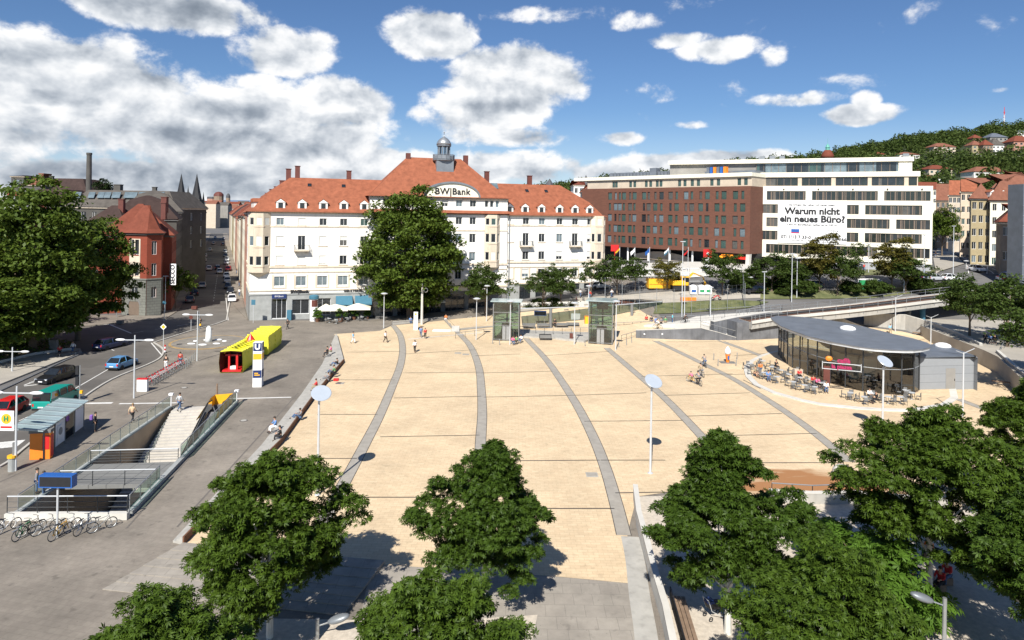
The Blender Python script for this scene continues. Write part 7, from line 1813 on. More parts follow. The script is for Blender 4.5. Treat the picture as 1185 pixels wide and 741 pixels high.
# kerbs round the opening
for (a,b,mt,h_) in (((-.03,0),(-.03,1.0),'stone_grey',.15),((1.03,0),(1.03,1.0),'stone_grey',.3),((-.05,-.02),(1.05,-.02),'concrete_pale',.45)):
    A_, B_ = L3(a[0],a[1],0), L3(b[0],b[1],0); d = (Vector(B_)-Vector(A_)).normalized(); q = Vector((-d.y,d.x,0))*.18; m = MB(); m.prism([(A_[0]-q.x,A_[1]-q.y),(B_[0]-q.x,B_[1]-q.y),(B_[0]+q.x,B_[1]+q.y),(A_[0]+q.x,A_[1]+q.y)],0.02,h_); m.build('kerb',[mt],st)
WV = lambda s,t,z: Vector(L3(s,t,z))+Vector((OS.x,OS.y,0))
railing([WV(-.03,.02,.15),WV(-.03,1.0,.15)],'long glazed railing on the left side of the underpass opening',glass='clear',bars=0,mats=('metal','metal'),sp=1.7)
railing([WV(1.03,.37,.3),WV(1.03,1.0,.3)],'glazed railing on the right side of the escalator',glass='clear_green',bars=0,mats=('metal','metal'),sp=1.5)
railing([WV(1.03,.0,.3),WV(1.03,.2,.3)],'short railing on the right side of the near pit',glass='clear_green',bars=0,mats=('metal','metal'),sp=1.5)
railing([WV(-.04,-.02,.45),WV(1.04,-.02,.45)],'railing on the cream kerb behind the parked bicycles',bars=2,mats=('metal_dark','metal_pale'),sp=1.9)
railing([WV(.0,.2,.03),WV(1.0,.2,.03)],'near railing of the small footbridge over the underpass',bars=3,mats=('metal_dark','metal_pale'),sp=2.0)
railing([WV(.0,.37,.03),WV(1.0,.37,.03)],'far railing of the small footbridge over the underpass',bars=4,mats=('metal_dark','metal_pale'),sp=2.0)
for s_,t_,lb in ((-.03,1.01,'small white lamp box at the far left end of the underpass railing'),(1.03,1.01,'small white lamp box at the far right end of the underpass railing')):
    p = WV(s_,t_,1.2); m = MB(); m.bx(-.2,.2,-.15,.15,0,.2); m.cyl(0,0,-1.2,0,.05,6); o = m.build('lamp_box',['white']); o.location = p; tag(o,lb,'lamp')
# ---- bus shelter
sp_ = g(52,532); sa = R(64); r_ = thing('bus_shelter','bus shelter with a ribbed pale roof and orange ticket machine end','bus shelter',sp_,math.atan2((g(98,497)-g(52,532)).y,(g(98,497)-g(52,532)).x)-0)
SLn = (g(98,497)-g(52,532)).length
m = MB(); m.add([(-.6,-.1,2.45),(SLn+.5,-.1,2.45),(SLn+.5,2.3,2.75),(-.6,2.3,2.75),(-.6,-.1,2.37),(SLn+.5,-.1,2.37),(SLn+.5,2.3,2.67),(-.6,2.3,2.67)],[(0,1,2,3),(7,6,5,4),(0,4,5,1),(1,5,6,2),(2,6,7,3),(3,7,4,0)])
m.build('roof',['canopy_glass'],r_,recalc=False)
m = MB()
for k in range(8): x_ = -.6+(SLn+1.1)*k/7; m.add([(x_-.03,-.12,2.47),(x_+.03,-.12,2.47),(x_+.03,2.32,2.78),(x_-.03,2.32,2.78),(x_-.03,-.12,2.5),(x_+.03,-.12,2.5),(x_+.03,2.32,2.81),(x_-.03,2.32,2.81)],[(0,3,2,1),(4,5,6,7),(0,1,5,4),(1,2,6,5),(2,3,7,6),(3,0,4,7)])
m.build('roof_rib',['metal'],r_)
for k in range(5):
    x_ = SLn*k/4; m = MB(); m.cyl(x_,.1,0,2.42,.06,8); m.build('post',['stone_dark'],r_)
for k in range(4):
    x0_ = SLn*k/4+.1; x1_ = SLn*(k+1)/4-.1; m = MB()
    if k == 0: continue
    m.bx(x0_,x1_,.08,.12,.3,2.2); m.build('rear_panel',['clear' if k%2 == 0 else 'white'],r_)
m = MB(); m.bx(SLn*.3,SLn*.42,.02,.2,.4,1.9); m.build('map_case',['white'],r_); m = MB(); m.T = Matrix.Translation((SLn*.36,.0,1.4)) @ Matrix.Rotation(R(90),4,'X'); m.cyl(0,0,-.02,.02,.3,16); m.build('map_print',['stone_grey'],r_)
m = MB(); m.bx(.0,.5,-.35,1.1,0,2.1); m.build('machine_body',['orange'],r_,bevel=.03); m = MB(); m.bx(.05,.55,-.37,-.35,.2,1.9); m.bx(-.02,0,-.3,.2,.8,1.9); m.build('machine_panel',['red'],r_); m = MB(); m.bx(-.05,.55,-.4,1.15,2.1,2.35); m.build('machine_cap',['stone_dark'],r_)
m = MB(); m.bx(SLn*.45,SLn*.9,.5,.9,.42,.48); m.build('bench',['stone_dark'],r_)
# stop sign on the lamp post, bin, display
p = g(19,545); r_ = thing('stop_sign','white stop sign panel with a yellow H roundel on the double-headed lamp post','sign',p+Vector((-.12,-.12,0)))
m = MB(); m.bx(-1.15,-.02,-.04,.0,3.05,4.55); m.build('panel',['white'],r_); m = MB(); m.T = Matrix.Translation((-.58,-.05,3.95)) @ Matrix.Rotation(R(90),4,'X'); m.cyl(0,0,-.01,.01,.38,20); m.build('roundel',['yellow_sign'],r_); text('H',.5,'sign_lettering','green',r_,(-.58,-.08,3.95),(R(90),0,0),bold=.02); m = MB(); m.bx(-1.0,-.15,-.055,-.045,3.25,3.4); m.build('line_strip',['red'],r_)
p = g(14,545); r_ = thing('waste_bin','grey waste bin with a yellow collar at the bus stop lamp','bin',p); m = MB(); m.cyl(0,0,0,1.0,.27,12); m.build('body',['stone_grey'],r_); m = MB(); m.cyl(0,0,1.0,1.18,.33,12); m.build('collar',['yellow_sign'],r_); m = MB(); m.cyl(.1,.1,1.18,2.1,.15,10); m.build('ash_column',['stone_dark'],r_)
p = g(66,622); r_ = thing('display_board','blue framed departure display on a pole behind the bicycles','display',p); zb = at(66,563,p.y).z; zt_ = at(66,549,p.y).z
m = MB(); m.cyl(0,0,0,zb,.06,8); m.build('pole',['metal_pale'],r_); m = MB(); m.bx(-1.0,1.0,-.25,.25,zb,zt_); m.build('case',['blue'],r_); m = MB(); m.bx(-.93,.93,-.27,-.252,zb+.08,zt_-.08); m.build('screen',['black'],r_)
# ---- traffic lights and signs at the left
def tlight(px, py, top, label):
    p = g(px,py); zt_ = at(px,top,p.y).z; r_ = thing('traffic_light',label,'traffic light',p,group='traffic lights'); m = MB(); m.cyl(0,0,0,zt_,.07,8); m.build('pole',['metal'],r_)
    for z_ in (zt_-.9,zt_-2.0): m = MB(); m.bx(-.38,-.08,-.14,.14,z_,z_+.85); h_ = m.build('signal_head',['black'],r_)
    m = MB(); m.bx(.05,.3,-.1,.1,1.1,1.4); m.build('push_button',['yellow_sign'],r_)
tlight(92,468,423,'traffic light at the kerb beside the teal van'); tlight(230.5,385,361,'traffic light beside the double-headed lamp at the fountain'); tlight(135,368,349,'traffic light on the far corner before the brick house')
def sgn(px, py, top, label, shape, mt):
    p = g(px,py); zt_ = at(px,top,p.y).z; r_ = thing('road_sign',label,'road sign',p); m = MB(); m.cyl(0,0,0,zt_,.045,6); m.build('pole',['metal_pale'],r_)
    m = MB()
    if shape == 'diamond': m.box((0,-.07,zt_-.1),(.62,.03,.62),ry=R(45)); m.box((0,-.09,zt_-.1),(.42,.02,.42),ry=R(45),m=1); m.build('plate',['white',mt],r_)
    elif shape == 'round': m.T = Matrix.Translation((0,-.07,zt_-.2)) @ Matrix.Rotation(R(90),4,'X'); m.cyl(0,0,-.015,.015,.32,14); m.build('plate',[mt],r_)
    else: m.bx(-.35,.35,-.08,-.05,zt_-.9,zt_); m.build('plate',[mt],r_)
sgn(189,404,377.5,'yellow diamond priority road sign at the kerb corner','diamond','yellow_sign'); sgn(190,372,349,'round blue sign in front of the brick corner house','round','awning_blue'); sgn(221,382,366,'small red round sign by the crossing near the fountain','round','redbrown'); sgn(293,374,347,'blue square sign at the bank corner','rect','awning_blue'); sgn(292,352,343,'blue square sign further up the bank corner pavement','rect','blue')
p = g(193,352); r_ = thing('shop_banner','vertical black and white shop banner on the brick corner house','banner',(-64.6,126.2,0)); m = MB(); m.bx(-.05,.05,-.1,1.1,5.3,9.3); m.build('panel',['white'],r_)
text('SECCO',1.15,'sign_lettering','black',r_,(.5,-.14,7.3),(R(90),R(-90),R(0)),bold=.03); m = MB(); m.bx(0.0,1.1,-.1,0,5.3,9.3); m.build('panel',['white'],r_)
for k,(px,py) in enumerate(((139,375),(225,358))): boxthing('planter_box','red-flowered planter box on the corner pavement' if k else 'small dark planter at the brick corner house door','planter',px,py,(1.0,.6,.6),'redbrown' if k else 'stone_dark',z=.13)
boxthing('electric_cabinet','grey cabinet in front of the planting bed','cabinet',62,407,(1.0,.5,1.6),'stone_dark',z=.14); 
boxthing('atm_box','blue machine beside the bank door','machine',335,370.5,(.8,.6,1.8),'awning_blue')
for k,(px,py) in enumerate(((22,424),(78,412))): boxthing('park_bench',['dark bench on the verge at the far left','dark bench at the end of the planting bed'][k],'bench',px,py,(2.6,.5,.1),'metal_dark',z=.14,legs=.4,rz=R(50))
# ---- bollards
bk = 0
def bollard(p, label, h=.9, group='metal bollards'):
    global BOL, bk
    if bk == 0:
        m = MB(); m.cyl(0,0,0,h,.06,8); m.lathe([(.06,h),(.05,h+.03),(.01,h+.05)],8); BOL = m.build('bollard',['metal']); o = BOL; bk = 1
    else: o = BOL.copy(); COL.objects.link(o)
    o.location = p; tag(o,label,'bollard',group); return o
for k in range(6): bollard(g(215+k*2.1,427-k*2.2),'%s bollard from the bicycles in the row leading to the fountain lamp' % ORD[k])
for k,(px,py) in enumerate(((826,417),(853,416),(831,424),(852,424))): bollard(g(px,py),['far left','far right','near left','near right'][k]+' of the four posts around the ice-cream figure')
for k,(px,py) in enumerate(((570,398),(578,399.5),(677,401),(716,402.5),(725,400),(731,397))): bollard(g(px,py),['left of the two posts at the foot of the left lift','right of the two posts at the foot of the left lift','single post left of the right lift','first post right of the right lift','second post right of the right lift','third post right of the right lift'][k])
# ice-cream figure
p = g(842,420); r_ = thing('ice_cream_figure','white-topped orange ice-cream cone figure on a dark base between four posts','figure',p)
m = MB(); m.bx(-1.0,1.0,-.6,.6,.01,.08); m.build('base',['stone_dark'],r_); m = MB(); m.lathe([(.2,.08),(.22,.5),(.35,1.2),(.3,1.3)],12); m.build('cone',['orange'],r_); m = MB(); m.lathe([(.36,1.2),(.42,1.5),(.36,1.8),(.2,2.05),(.02,2.25)],12); m.build('scoop',['white'],r_,smooth=True); m = MB(); m.box((0,-.33,.75),(.2,.05,.5)); m.build('stripe',['blue'],r_)
# white lying sheet object and wedge sign
p = g(512,383.5); r_ = thing('map_plinth','low white slab with a grey wedge lying on the upper plaza','plinth',p); m = MB(); m.bx(-1.6,1.4,-.7,.5,.02,.22); m.build('slab',['white'],r_); m = MB(); m.add([(1.5,-.9,0),(2.9,-.9,0),(2.9,.6,0),(1.5,.6,0),(1.6,.3,.9),(2.8,.3,.9)],[(0,1,2,3),(0,1,5,4),(2,3,4,5),(0,4,3),(1,2,5)]); m.build('wedge',['concrete'],r_)
m = MB(); bandstrip(m,[g(525,383),g(570,380)],1.6,.03); struct(m,'paving_band',['band'],recalc=False)
# low wall at the top of the plaza under the plane tree
wall2('low grey wall along the shaded upper edge of the plaza',[(454,376.5),(490,373.5),(525,369)],-.02,.55,.5,'concrete',cap='concrete')
# ---- playground cage, digger, containers, barriers, flagpoles, pylons
ct = [gt(700,355),gt(700,338),gt(858,336),gt(862,357),gt(800,366),gt(740,360)]
cg_ = thing('ball_court_fence','tall thin mesh fence around the small lawn behind the station','fence',ct[0]); pm = MB(); wm_ = MB()
for i in range(len(ct)):
    a, b = ct[i]-ct[0], ct[(i+1)%len(ct)]-ct[0]; L_ = (b-a).length; n_ = max(2,int(L_/3))
    for k in range(n_): c = a.lerp(b,k/n_); pm.cyl(c.x,c.y,c.z,c.z+4.6,.04,5)
    for k in range(6): wm_.tube([a+Vector((0,0,.2+k*.85)),b+Vector((0,0,.2+k*.85))],.012,3)
    n2 = int(L_/.9)
    for k in range(n2): c = a.lerp(b,k/n2); wm_.tube([c+Vector((0,0,.1)),c+Vector((0,0,4.5))],.008,3)
pm.build('posts',['metal'],cg_); wm_.build('mesh_wire',['metal'],cg_)
p = gt(788,336); r_ = thing('digger','yellow digger with its arm up behind the yellowish tree','digger',p,R(5))
m = MB(); m.bx(-1.9,1.9,-1.1,-.5,.1,.9); m.build('track',['black'],r_); m = MB(); m.bx(-1.9,1.9,.5,1.1,.1,.9); m.build('track',['black'],r_)
m = MB(); m.bx(-2.0,.6,-1.1,1.1,1.0,2.0); m.build('body',['yellow_sign'],r_,bevel=.1); m = MB(); m.bx(-.2,1.2,-1.0,.1,1.0,2.8); m.build('cab',['yellow_sign'],r_,bevel=.06); m = MB(); m.bx(-.1,1.23,-1.02,.05,1.7,2.6); m.build('cab_window',['carglass'],r_)
m = MB(); m.tube([(.8,.5,1.4),(2.6,.5,3.4),(4.6,.5,2.6)],[.28,.25,.18],5); m.tube([(4.6,.5,2.6),(5.2,.5,1.2)],.16,5); m.build('boom',['yellow_sign'],r_); m = MB(); m.box((5.3,.5,.9),(.7,.9,.7)); m.build('bucket',['yellow_sign'],r_)
p = gt(766,334); r_ = thing('yellow_container','yellow site container behind the yellowish tree','container',p,R(5)); m = MB(); m.bx(-3,3,-1.1,1.1,.1,2.0); m.build('body',['yellow_sign'],r_,bevel=.05); m = MB(); m.bx(-2.9,2.9,-1.16,-1.1,.9,1.0); m.build('rail',['orange'],r_)
for k,px in enumerate((802,811.5,819)):
    p = gt(px,341); r_ = thing('recycling_bin',['left','middle','right'][k]+' of the three white recycling containers by the round tree','container',p,group='recycling containers'); m = MB(); m.bx(-.62,.62,-.6,.6,.1,1.65); m.lathe([(.62,1.65),(.4,1.85),(.1,1.9)],8); m.build('body',['white'],r_,bevel=.03); m = MB(); m.bx(-.42,.42,-.64,-.6,.5,1.0); m.build('label_panel',['green' if k else 'blue'],r_)
for k,(px,py) in enumerate(((792,348.5),(801,348))): boxthing('barrier','%s orange plastic barrier behind the ball court lawn'%('left' if k == 0 else 'right'),'barrier',px,py,(1.5,.4,.6),'orange'); 
for o_ in list(COL.objects):
    if o_.name.startswith('barrier'): o_.location = gt(792 if o_.name == 'barrier' else 801,348.5)+Vector((0,0,.08))
p = gt(829,348); r_ = thing('motorbike','red and black motorbike parked behind the ball court','motorbike',p+Vector((0,0,.1)),R(10)); 
for x_ in (-.7,.7): m = MB(); m.ring((x_,0,.32),.25,.08,'y',14,6); m.build('wheel',['rubber'],r_)
m = MB(); m.tube([(-.7,0,.35),(-.2,0,.75),(.4,0,.8),(.7,0,.35)],[.08,.2,.14,.05],6); m.build('body',['red'],r_); m = MB(); m.ball((-.35,0,.85),.35,.13,.08,8,4); m.build('seat',['black'],r_); m = MB(); m.tube([(.55,-.3,1.05),(.5,0,.95),(.55,.3,1.05)],.03,5); m.build('handlebar',['metal_dark'],r_)
boxthing('green_container','white and green container beside the white van','container',1005,334,(2.4,1.5,2.2),'white',extra='green')
o_ = [o for o in COL.objects if o.name == 'green_container'][0]; o_.location = gt(998,337)+Vector((0,0,.15))
FL = [(716.8,'yellow_sign','black','yellow and dark flag on the leftmost flagpole'),(734.4,'white','white','white flag on the second flagpole from the left'),(751.4,'blue','blue','blue flag on the middle flagpole'),(773.5,'white','awning_blue','white flag with a blue edge on the fourth flagpole'),(796,'black','red','black red and gold flag on the rightmost flagpole')]
for px,m1,m2,lb in FL:
    p = gt(px,316); h_ = at(px,286,p.y).z-p.z; r_ = thing('flagpole',lb,'flag',p,group='flagpoles before the hotel'); m = MB(); m.cyl(0,0,0,h_,.06,6); m.build('pole',['metal_pale'],r_)
    m = MB(); nn = 7; A_ = [(-(k/nn)*1.0,.15*math.sin(k*1.3),h_-.2-(k/nn)*1.0) for k in range(nn+1)]; B_ = [(a[0]*.9,a[1],a[2]-.8) for a in A_]; M1 = [((a[0]+b[0])/2,a[1],(a[2]+b[2])/2) for a,b in zip(A_,B_)]
    m.add(A_+M1+B_,[(i,i+1,nn+2+i,nn+1+i) for i in range(nn)],0); m.add(A_+M1+B_,[(nn+1+i,nn+2+i,2*nn+3+i,2*nn+2+i) for i in range(nn)],1); m.build('flag_cloth',[m1,m2],r_,recalc=False)
p = gt(818,318); r_ = thing('sign_pylon','white pylon with a red square sign in front of the hotel','sign',p); h_ = at(818,289,p.y).z-p.z; m = MB(); m.bx(-.35,.35,-.2,.2,0,h_); m.build('pylon',['white'],r_); m = MB(); m.bx(-.9,.9,-.3,-.21,h_-1.6,h_+.1); m.build('red_sign',['red'],r_); text('e',1.2,'sign_lettering','white',r_,(0,-.34,h_-.75),(R(90),0,0),bold=.03)
p = gt(712,300); 
m = MB(); m.bx(-.9,.9,-.1,.1,0,1.5); m.cyl(0,0,-4,0,.08,6); o = m.build('red_sign',['red']); o.location = gt(711,316)+Vector((0,0,5.0)); tag(o,'red sign panel on a post beside the bank corner tree','sign')
# ---- bicycles
def make_bike():
    r_ = thing('bicycle',None,'bicycle')
    for x_ in (-.52,.52):
        m = MB(); m.ring((x_,0,.34),.32,.022,'y',22,5); w_ = m.build('wheel',['rubber'],r_); s_ = MB(); s_.ring((x_,0,.34),.295,.012,'y',22,4)
        for k in range(8): t = math.pi*k/8; s_.tube([(x_+.3*math.cos(t),0,.34+.3*math.sin(t)),(x_-.3*math.cos(t),0,.34-.3*math.sin(t))],.004,3)
        s_.build('spokes',['metal'],w_)
    m = MB()
    for a,b in (((-.52,0,.34),(-.12,0,.3)),((-.12,0,.3),(-.22,0,.82)),((-.52,0,.34),(-.2,0,.75)),((-.2,0,.75),(.36,0,.82)),((-.12,0,.3),(.36,0,.76)),((.52,0,.34),(.34,0,.95))): m.tube([a,b],.02,5)
    m.build('frame',['metal'],r_)
    m = MB(); m.tube([(.22,-.26,1.02),(.34,-.12,1.0),(.34,.12,1.0),(.22,.26,1.02)],.016,5); m.build('handlebar',['black'],r_)
    m = MB(); m.loft([[(-.36,-.08,.86),(-.36,.08,.86),(-.36,.08,.9),(-.36,-.08,.9)],[(-.08,-.025,.87),(-.08,.025,.87),(-.08,.025,.9),(-.08,-.025,.9)]]); m.build('saddle',['black'],r_)
    m = MB(); m.bx(-.8,-.4,-.06,.06,.68,.7); m.tube([(-.75,.05,.68),(-.52,.05,.34)],.008,3); m.build('luggage_rack',['metal'],r_)
    m = MB(); m.cyl(0,0,0,.02,.08,10); m.T = None; o = m.build('chainring',['metal_dark'],r_); o.rotation_euler = (R(90),0,0); o.location = (-.12,.03,.3)
    return r_
BK = make_bike(); bku = [0]
def bike(p, rz, label, group, fm='metal', fender=None):
    if bku[0] == 0: b = BK; b.location = p; b.rotation_euler = (0,0,rz); b['label'] = label; b['group'] = group; bku[0] = 1
    else: b = copy_tree(BK,p,rz,label,group)
    setmat(child(b,'frame'),0,fm); return b
for (px,py,a,fm,lb) in ((8,616,68,'white','leftmost silver bicycle cut by the left picture edge'),(28,622,80,'green','dark green bicycle, first after the cut one, below the blue display'),(36,618,60,'paint_black','black bicycle tangled with the green one'),(53,617,55,'metal','silver bicycle just left of the display pole'),(70,622,75,'yellow_sign','yellow-framed bicycle right of the display pole'),(78,616,65,'metal_pale','pale bicycle behind the yellow one'),(98,616,78,'metal_pale','silver bicycle second from the right in the bicycle row'),(118,614,48,'metal','rightmost bicycle in the row, turned sideways'),(-12,618,70,'metal','bicycle beyond the left picture edge')):
    bike(g(px,py),R(a),lb,'bicycles parked at the underpass kerb',fm)
nb_ = 14
for k in range(nb_):
    t = k/(nb_-1); p = g(170+(212-170)*t, 447+(423-447)*t); b = bike(p,R(20),'%s red and silver rental bicycle from the white terminal' % ORD[k],'rental bicycles in a row','metal_pale' if k%3 else 'red')
    m = MB(); m.bx(-.72,-.5,-.03,.03,.5,.72); m.build('red_panel',['red'],b)
boxthing('rental_terminal','white red-topped rental terminal at the near end of the bicycle row','terminal',165,453,(1.1,.4,1.3),'white',extra='white')
m = MB(); m.bx(-.56,.56,-.21,.21,1.3,1.42); o = m.build('cap',['red'],[o for o in COL.objects if o.name == 'rental_terminal'][0])
bike(g(543,372),R(5),'bicycle lying in the shade at the upper plaza edge','bicycles on the plaza','metal_pale')
for k,(px,py) in enumerate(((640,351),(646,350.5),(660,350),(667,349.5),(675,349))): bike(gt(px,py)+Vector((0,0,.1)),R(80+k*5),'%s bicycle from the left of those parked behind the station roof' % ORD[k],'bicycles before the bank',['red','metal','white','red','metal'][k])
# roadworks stuff in the street corner, beacon
p = g(191,408.5); r_ = thing('road_beacon','red and white striped beacon at the kerb corner near the fountain','beacon',p); 
for k in range(4): m = MB(); m.cyl(0,0,.1+k*.25,.35+k*.25,.1,8); m.build('band',['red' if k%2 else 'white'],r_)
m = MB(); m.cyl(0,0,0,.1,.25,10); m.build('base',['rubber'],r_)
# pram under the right tree
p = g(826,715); r_ = thing('pram','dark pram standing beside the white trunk under the broad chestnut tree','pram',p,R(20)); m = MB(); m.loft([[(-.35,-.2,.55),(-.35,.2,.55),(-.45,.22,.85),(-.45,-.22,.85)],[(.35,-.2,.5),(.35,.2,.5),(.4,.22,.75),(.4,-.22,.75)]]); m.build('basket',['black'],r_); m = MB(); m.tube([(-.5,-.25,1.05),(-.3,-.25,.5),(.35,-.25,.12)],.018,5); m.tube([(-.5,.25,1.05),(-.3,.25,.5),(.35,.25,.12)],.018,5); m.tube([(-.5,-.25,1.05),(-.5,.25,1.05)],.02,5); m.build('frame',['metal_pale'],r_)
for x_,y_ in ((-.35,-.25),(-.35,.25),(.38,-.2),(.38,.2)): m = MB(); m.ring((x_,y_,.12),.1,.025,'y',12,5); m.build('wheel',['rubber'],r_)
m = MB(); m.ring((0,0,0),.36,.02,'y',3,3) if False else m.bx(-.45,-.1,-.21,.21,.78,1.0); m.build('hood',['navy'],r_,bevel=.04)
# ================================================================ PEOPLE
def skin_mesh(name, joints, edges, radii, m, root_idx=0, sub=1, mats=None):
    me = bpy.data.meshes.new(name); me.from_pydata(joints, edges, [])
    o = bpy.data.objects.new('tmp', me); COL.objects.link(o)
    md = o.modifiers.new('s','SKIN'); md.use_smooth_shade = True
    sl_ = me.skin_vertices[0].data if me.skin_vertices else None
    if sl_ is None:
        bm = bmesh.new(); bm.from_mesh(me); bm.verts.layers.skin.verify(); bm.to_mesh(me); bm.free(); sl_ = me.skin_vertices[0].data
    for i, r_ in enumerate(radii): sl_[i].radius = (r_, r_) if not hasattr(r_,'__len__') else r_; sl_[i].use_root = (i == root_idx)
    s2 = o.modifiers.new('u','SUBSURF'); s2.levels = sub; s2.render_levels = sub
    dg = bpy.context.evaluated_depsgraph_get(); dg.update(); out_me = bpy.data.meshes.new_from_object(o.evaluated_get(dg))
    bpy.data.objects.remove(o); out_me.name = name; out_me.materials.clear(); out_me.materials.append(MATS[m]); return out_me
POSE = {}
def pose(name, pel, chest, head, sh, el, wr, hip, kn, an, toe):
    """each limb: (left,right) points; facing +Y"""
    V = Vector; J = []; E = []; Rr = []
    def add(p, r_, par=None): J.append(tuple(p)); Rr.append(r_); i = len(J)-1; (E.append((par,i)) if par is not None else None); return i
    pel, chest, head = V(pel), V(chest), V(head); nk = chest.lerp(head,.38); fwd = V((0,1,0))
    a = add(pel,(.15,.12)); b = add(pel.lerp(chest,.45),(.135,.105),a); c = add(chest,(.165,.115),b); d = add(nk,.052,c); e = add(nk.lerp(head,.55)+V((0,.01,0)),.075,d); f = add(head,(.086,.098),e); add(head+V((0,0,.075)),.07,f)
    hands = []
    for s_ in (0,1):
        S = add(sh[s_],.062,c); El = add(el[s_],.044,S); W = add(wr[s_],.03,El); dirw = (V(wr[s_])-V(el[s_])).normalized(); add(V(wr[s_])+dirw*.08,(.038,.022),W); hands.append((V(wr[s_])+dirw*.08,dirw))
        Hh = add(hip[s_],.092,a); K = add(kn[s_],.062,Hh); A = add(an[s_],.04,K); add(toe[s_],.034,A)
    body = skin_mesh('body',J,E,Rr,'skin')
    # fingers as tapered bent tubes rooted in the palms, a nose and eyes
    mb = MB()
    for s_,(hp,dw) in enumerate(hands):
        side = dw.cross(V((0,1,0)) if abs(dw.y) < .9 else V((1,0,0))).normalized(); nrm = dw.cross(side)
        for k,ln in enumerate((.075,.085,.08,.062)):
            b0 = hp+side*(.027*(k-1.5)/1.5)*1.0-dw*.01; mb.tube([b0,b0+dw*ln*.55+nrm*.006,b0+dw*ln*.9+nrm*.028],[.0095,.009,.006],5)
        b0 = hp-dw*.05+side*.03*(1 if s_ else -1); mb.tube([b0,b0+side*.03*(1 if s_ else -1)+dw*.03,b0+side*.035*(1 if s_ else -1)+dw*.06],[.011,.01,.007],5)
    mb.loft([[tuple(head+V((-.012,.09,-.0))),tuple(head+V((.012,.09,-.0))),tuple(head+V((0,.088,.03)))],[tuple(head+V((-.01,.118,-.022))),tuple(head+V((.01,.118,-.022))),tuple(head+V((0,.11,-.005)))]])
    for sx_ in (-1,1): mb.ball(tuple(head+V((sx_*.088,0,-.01))),.012,.02,.03,6,4)
    fm = mb.mesh('f',['skin']); bm = bmesh.new(); bm.from_mesh(body); bm.from_mesh(fm); bm.to_mesh(body); bm.free()
    eyes = MB()
    for sx_ in (-1,1): eyes.ball(tuple(head+V((sx_*.032,.094,.012))),.011,.006,.008,6,4)
    eyes.bx(head.x-.022,head.x+.022,head.y+.093,head.y+.098,head.z-.05,head.z-.043)
    # clothes
    def sub(pts, rad, nm, mt): return skin_mesh(nm,[tuple(p) for p in pts],[(0,1),(1,2),(2,3),(2,4),(4,5),(5,6),(2,7),(7,8),(8,9)],rad,mt)
    shirt = sub([pel+V((0,0,.02)),pel.lerp(chest,.45),chest,chest.lerp(head,.24)]+[V(sh[0]),V(el[0]),V(el[0]).lerp(V(wr[0]),.75)]+[V(sh[1]),V(el[1]),V(el[1]).lerp(V(wr[1]),.75)],
        [(.168,.138),(.155,.125),(.185,.135),.075,.078,.058,.045,.078,.058,.045],'shirt','white')
    tr = skin_mesh('trousers',[tuple(pel+V((0,0,.03)))]+[tuple(x) for s_ in (0,1) for x in (V(hip[s_]),V(kn[s_]),V(kn[s_]).lerp(V(an[s_]),.92))],[(0,1),(1,2),(2,3),(0,4),(4,5),(5,6)],[(.165,.135),.108,.078,.06,.108,.078,.06],'navy')
    sh_ = MB()
    for s_ in (0,1):
        A, T = V(an[s_]), V(toe[s_]); dz = (T-A).normalized(); lo = A-dz*.06; sh_.loft([[tuple(p+V((x*w,0,z))) for x,z in ((-1,-.05),(1,-.05),(.8,.03),(-.8,.03))] for p,w in ((lo,.045),(A+dz*.06,.055),(T+dz*.02,.04))])
    shm = sh_.mesh('shoes',['black'])
    hr_ = MB(); hr_.ball(tuple(head+V((0,-.018,.035))),.104,.112,.1,12,8); hm_ = hr_.mesh('hair',['hair_dark'])
    for me in (hm_,): me.polygons.foreach_set('use_smooth',[True]*len(me.polygons))
    POSE[name] = (body,shirt,tr,shm,hm_,eyes.mesh('face',['black']))
arm_d = dict(sh=((-.19,0,1.42),(.19,0,1.42)),el=((-.25,-.03,1.14),(.25,-.02,1.14)),wr=((-.26,.05,.90),(.26,.06,.90)))
pose('stand',(0,0,.95),(0,0,1.32),(0,.02,1.66),**arm_d,hip=((-.09,0,.9),(.09,0,.9)),kn=((-.1,.02,.5),(.1,.02,.5)),an=((-.1,-.02,.09),(.1,-.02,.09)),toe=((-.12,.13,.04),(.12,.13,.04)))
pose('walk',(0,0,.94),(0,.03,1.31),(0,.06,1.65),sh=((-.19,.02,1.41),(.19,.02,1.41)),el=((-.24,-.16,1.17),(.24,.1,1.15)),wr=((-.24,-.14,.93),(.24,.3,.98)),hip=((-.09,0,.9),(.09,0,.9)),kn=((-.1,.22,.53),(.1,-.02,.5)),an=((-.1,.28,.10),(.1,-.32,.16)),toe=((-.1,.44,.08),(.1,-.2,.05)))
pose('sit',(0,-.05,.52),(0,-.02,.9),(0,.05,1.24),sh=((-.19,-.02,1.0),(.19,-.02,1.0)),el=((-.25,.08,.76),(.25,.08,.76)),wr=((-.14,.3,.72),(.14,.3,.72)),hip=((-.1,.0,.5),(.1,.0,.5)),kn=((-.13,.42,.5),(.13,.42,.5)),an=((-.13,.44,.09),(.13,.46,.09)),toe=((-.14,.6,.04),(.14,.62,.04)))
pose('lounge',(0,-.1,.14),(0,-.2,.5),(0,-.08,.82),sh=((-.19,-.2,.6),(.19,-.2,.6)),el=((-.26,-.02,.42),(.26,.0,.42)),wr=((-.1,.25,.45),(.12,.28,.46)),hip=((-.1,-.05,.13),(.1,-.05,.13)),kn=((-.14,.32,.45),(.14,.36,.42)),an=((-.14,.6,.09),(.14,.68,.09)),toe=((-.16,.74,.06),(.16,.82,.06)))
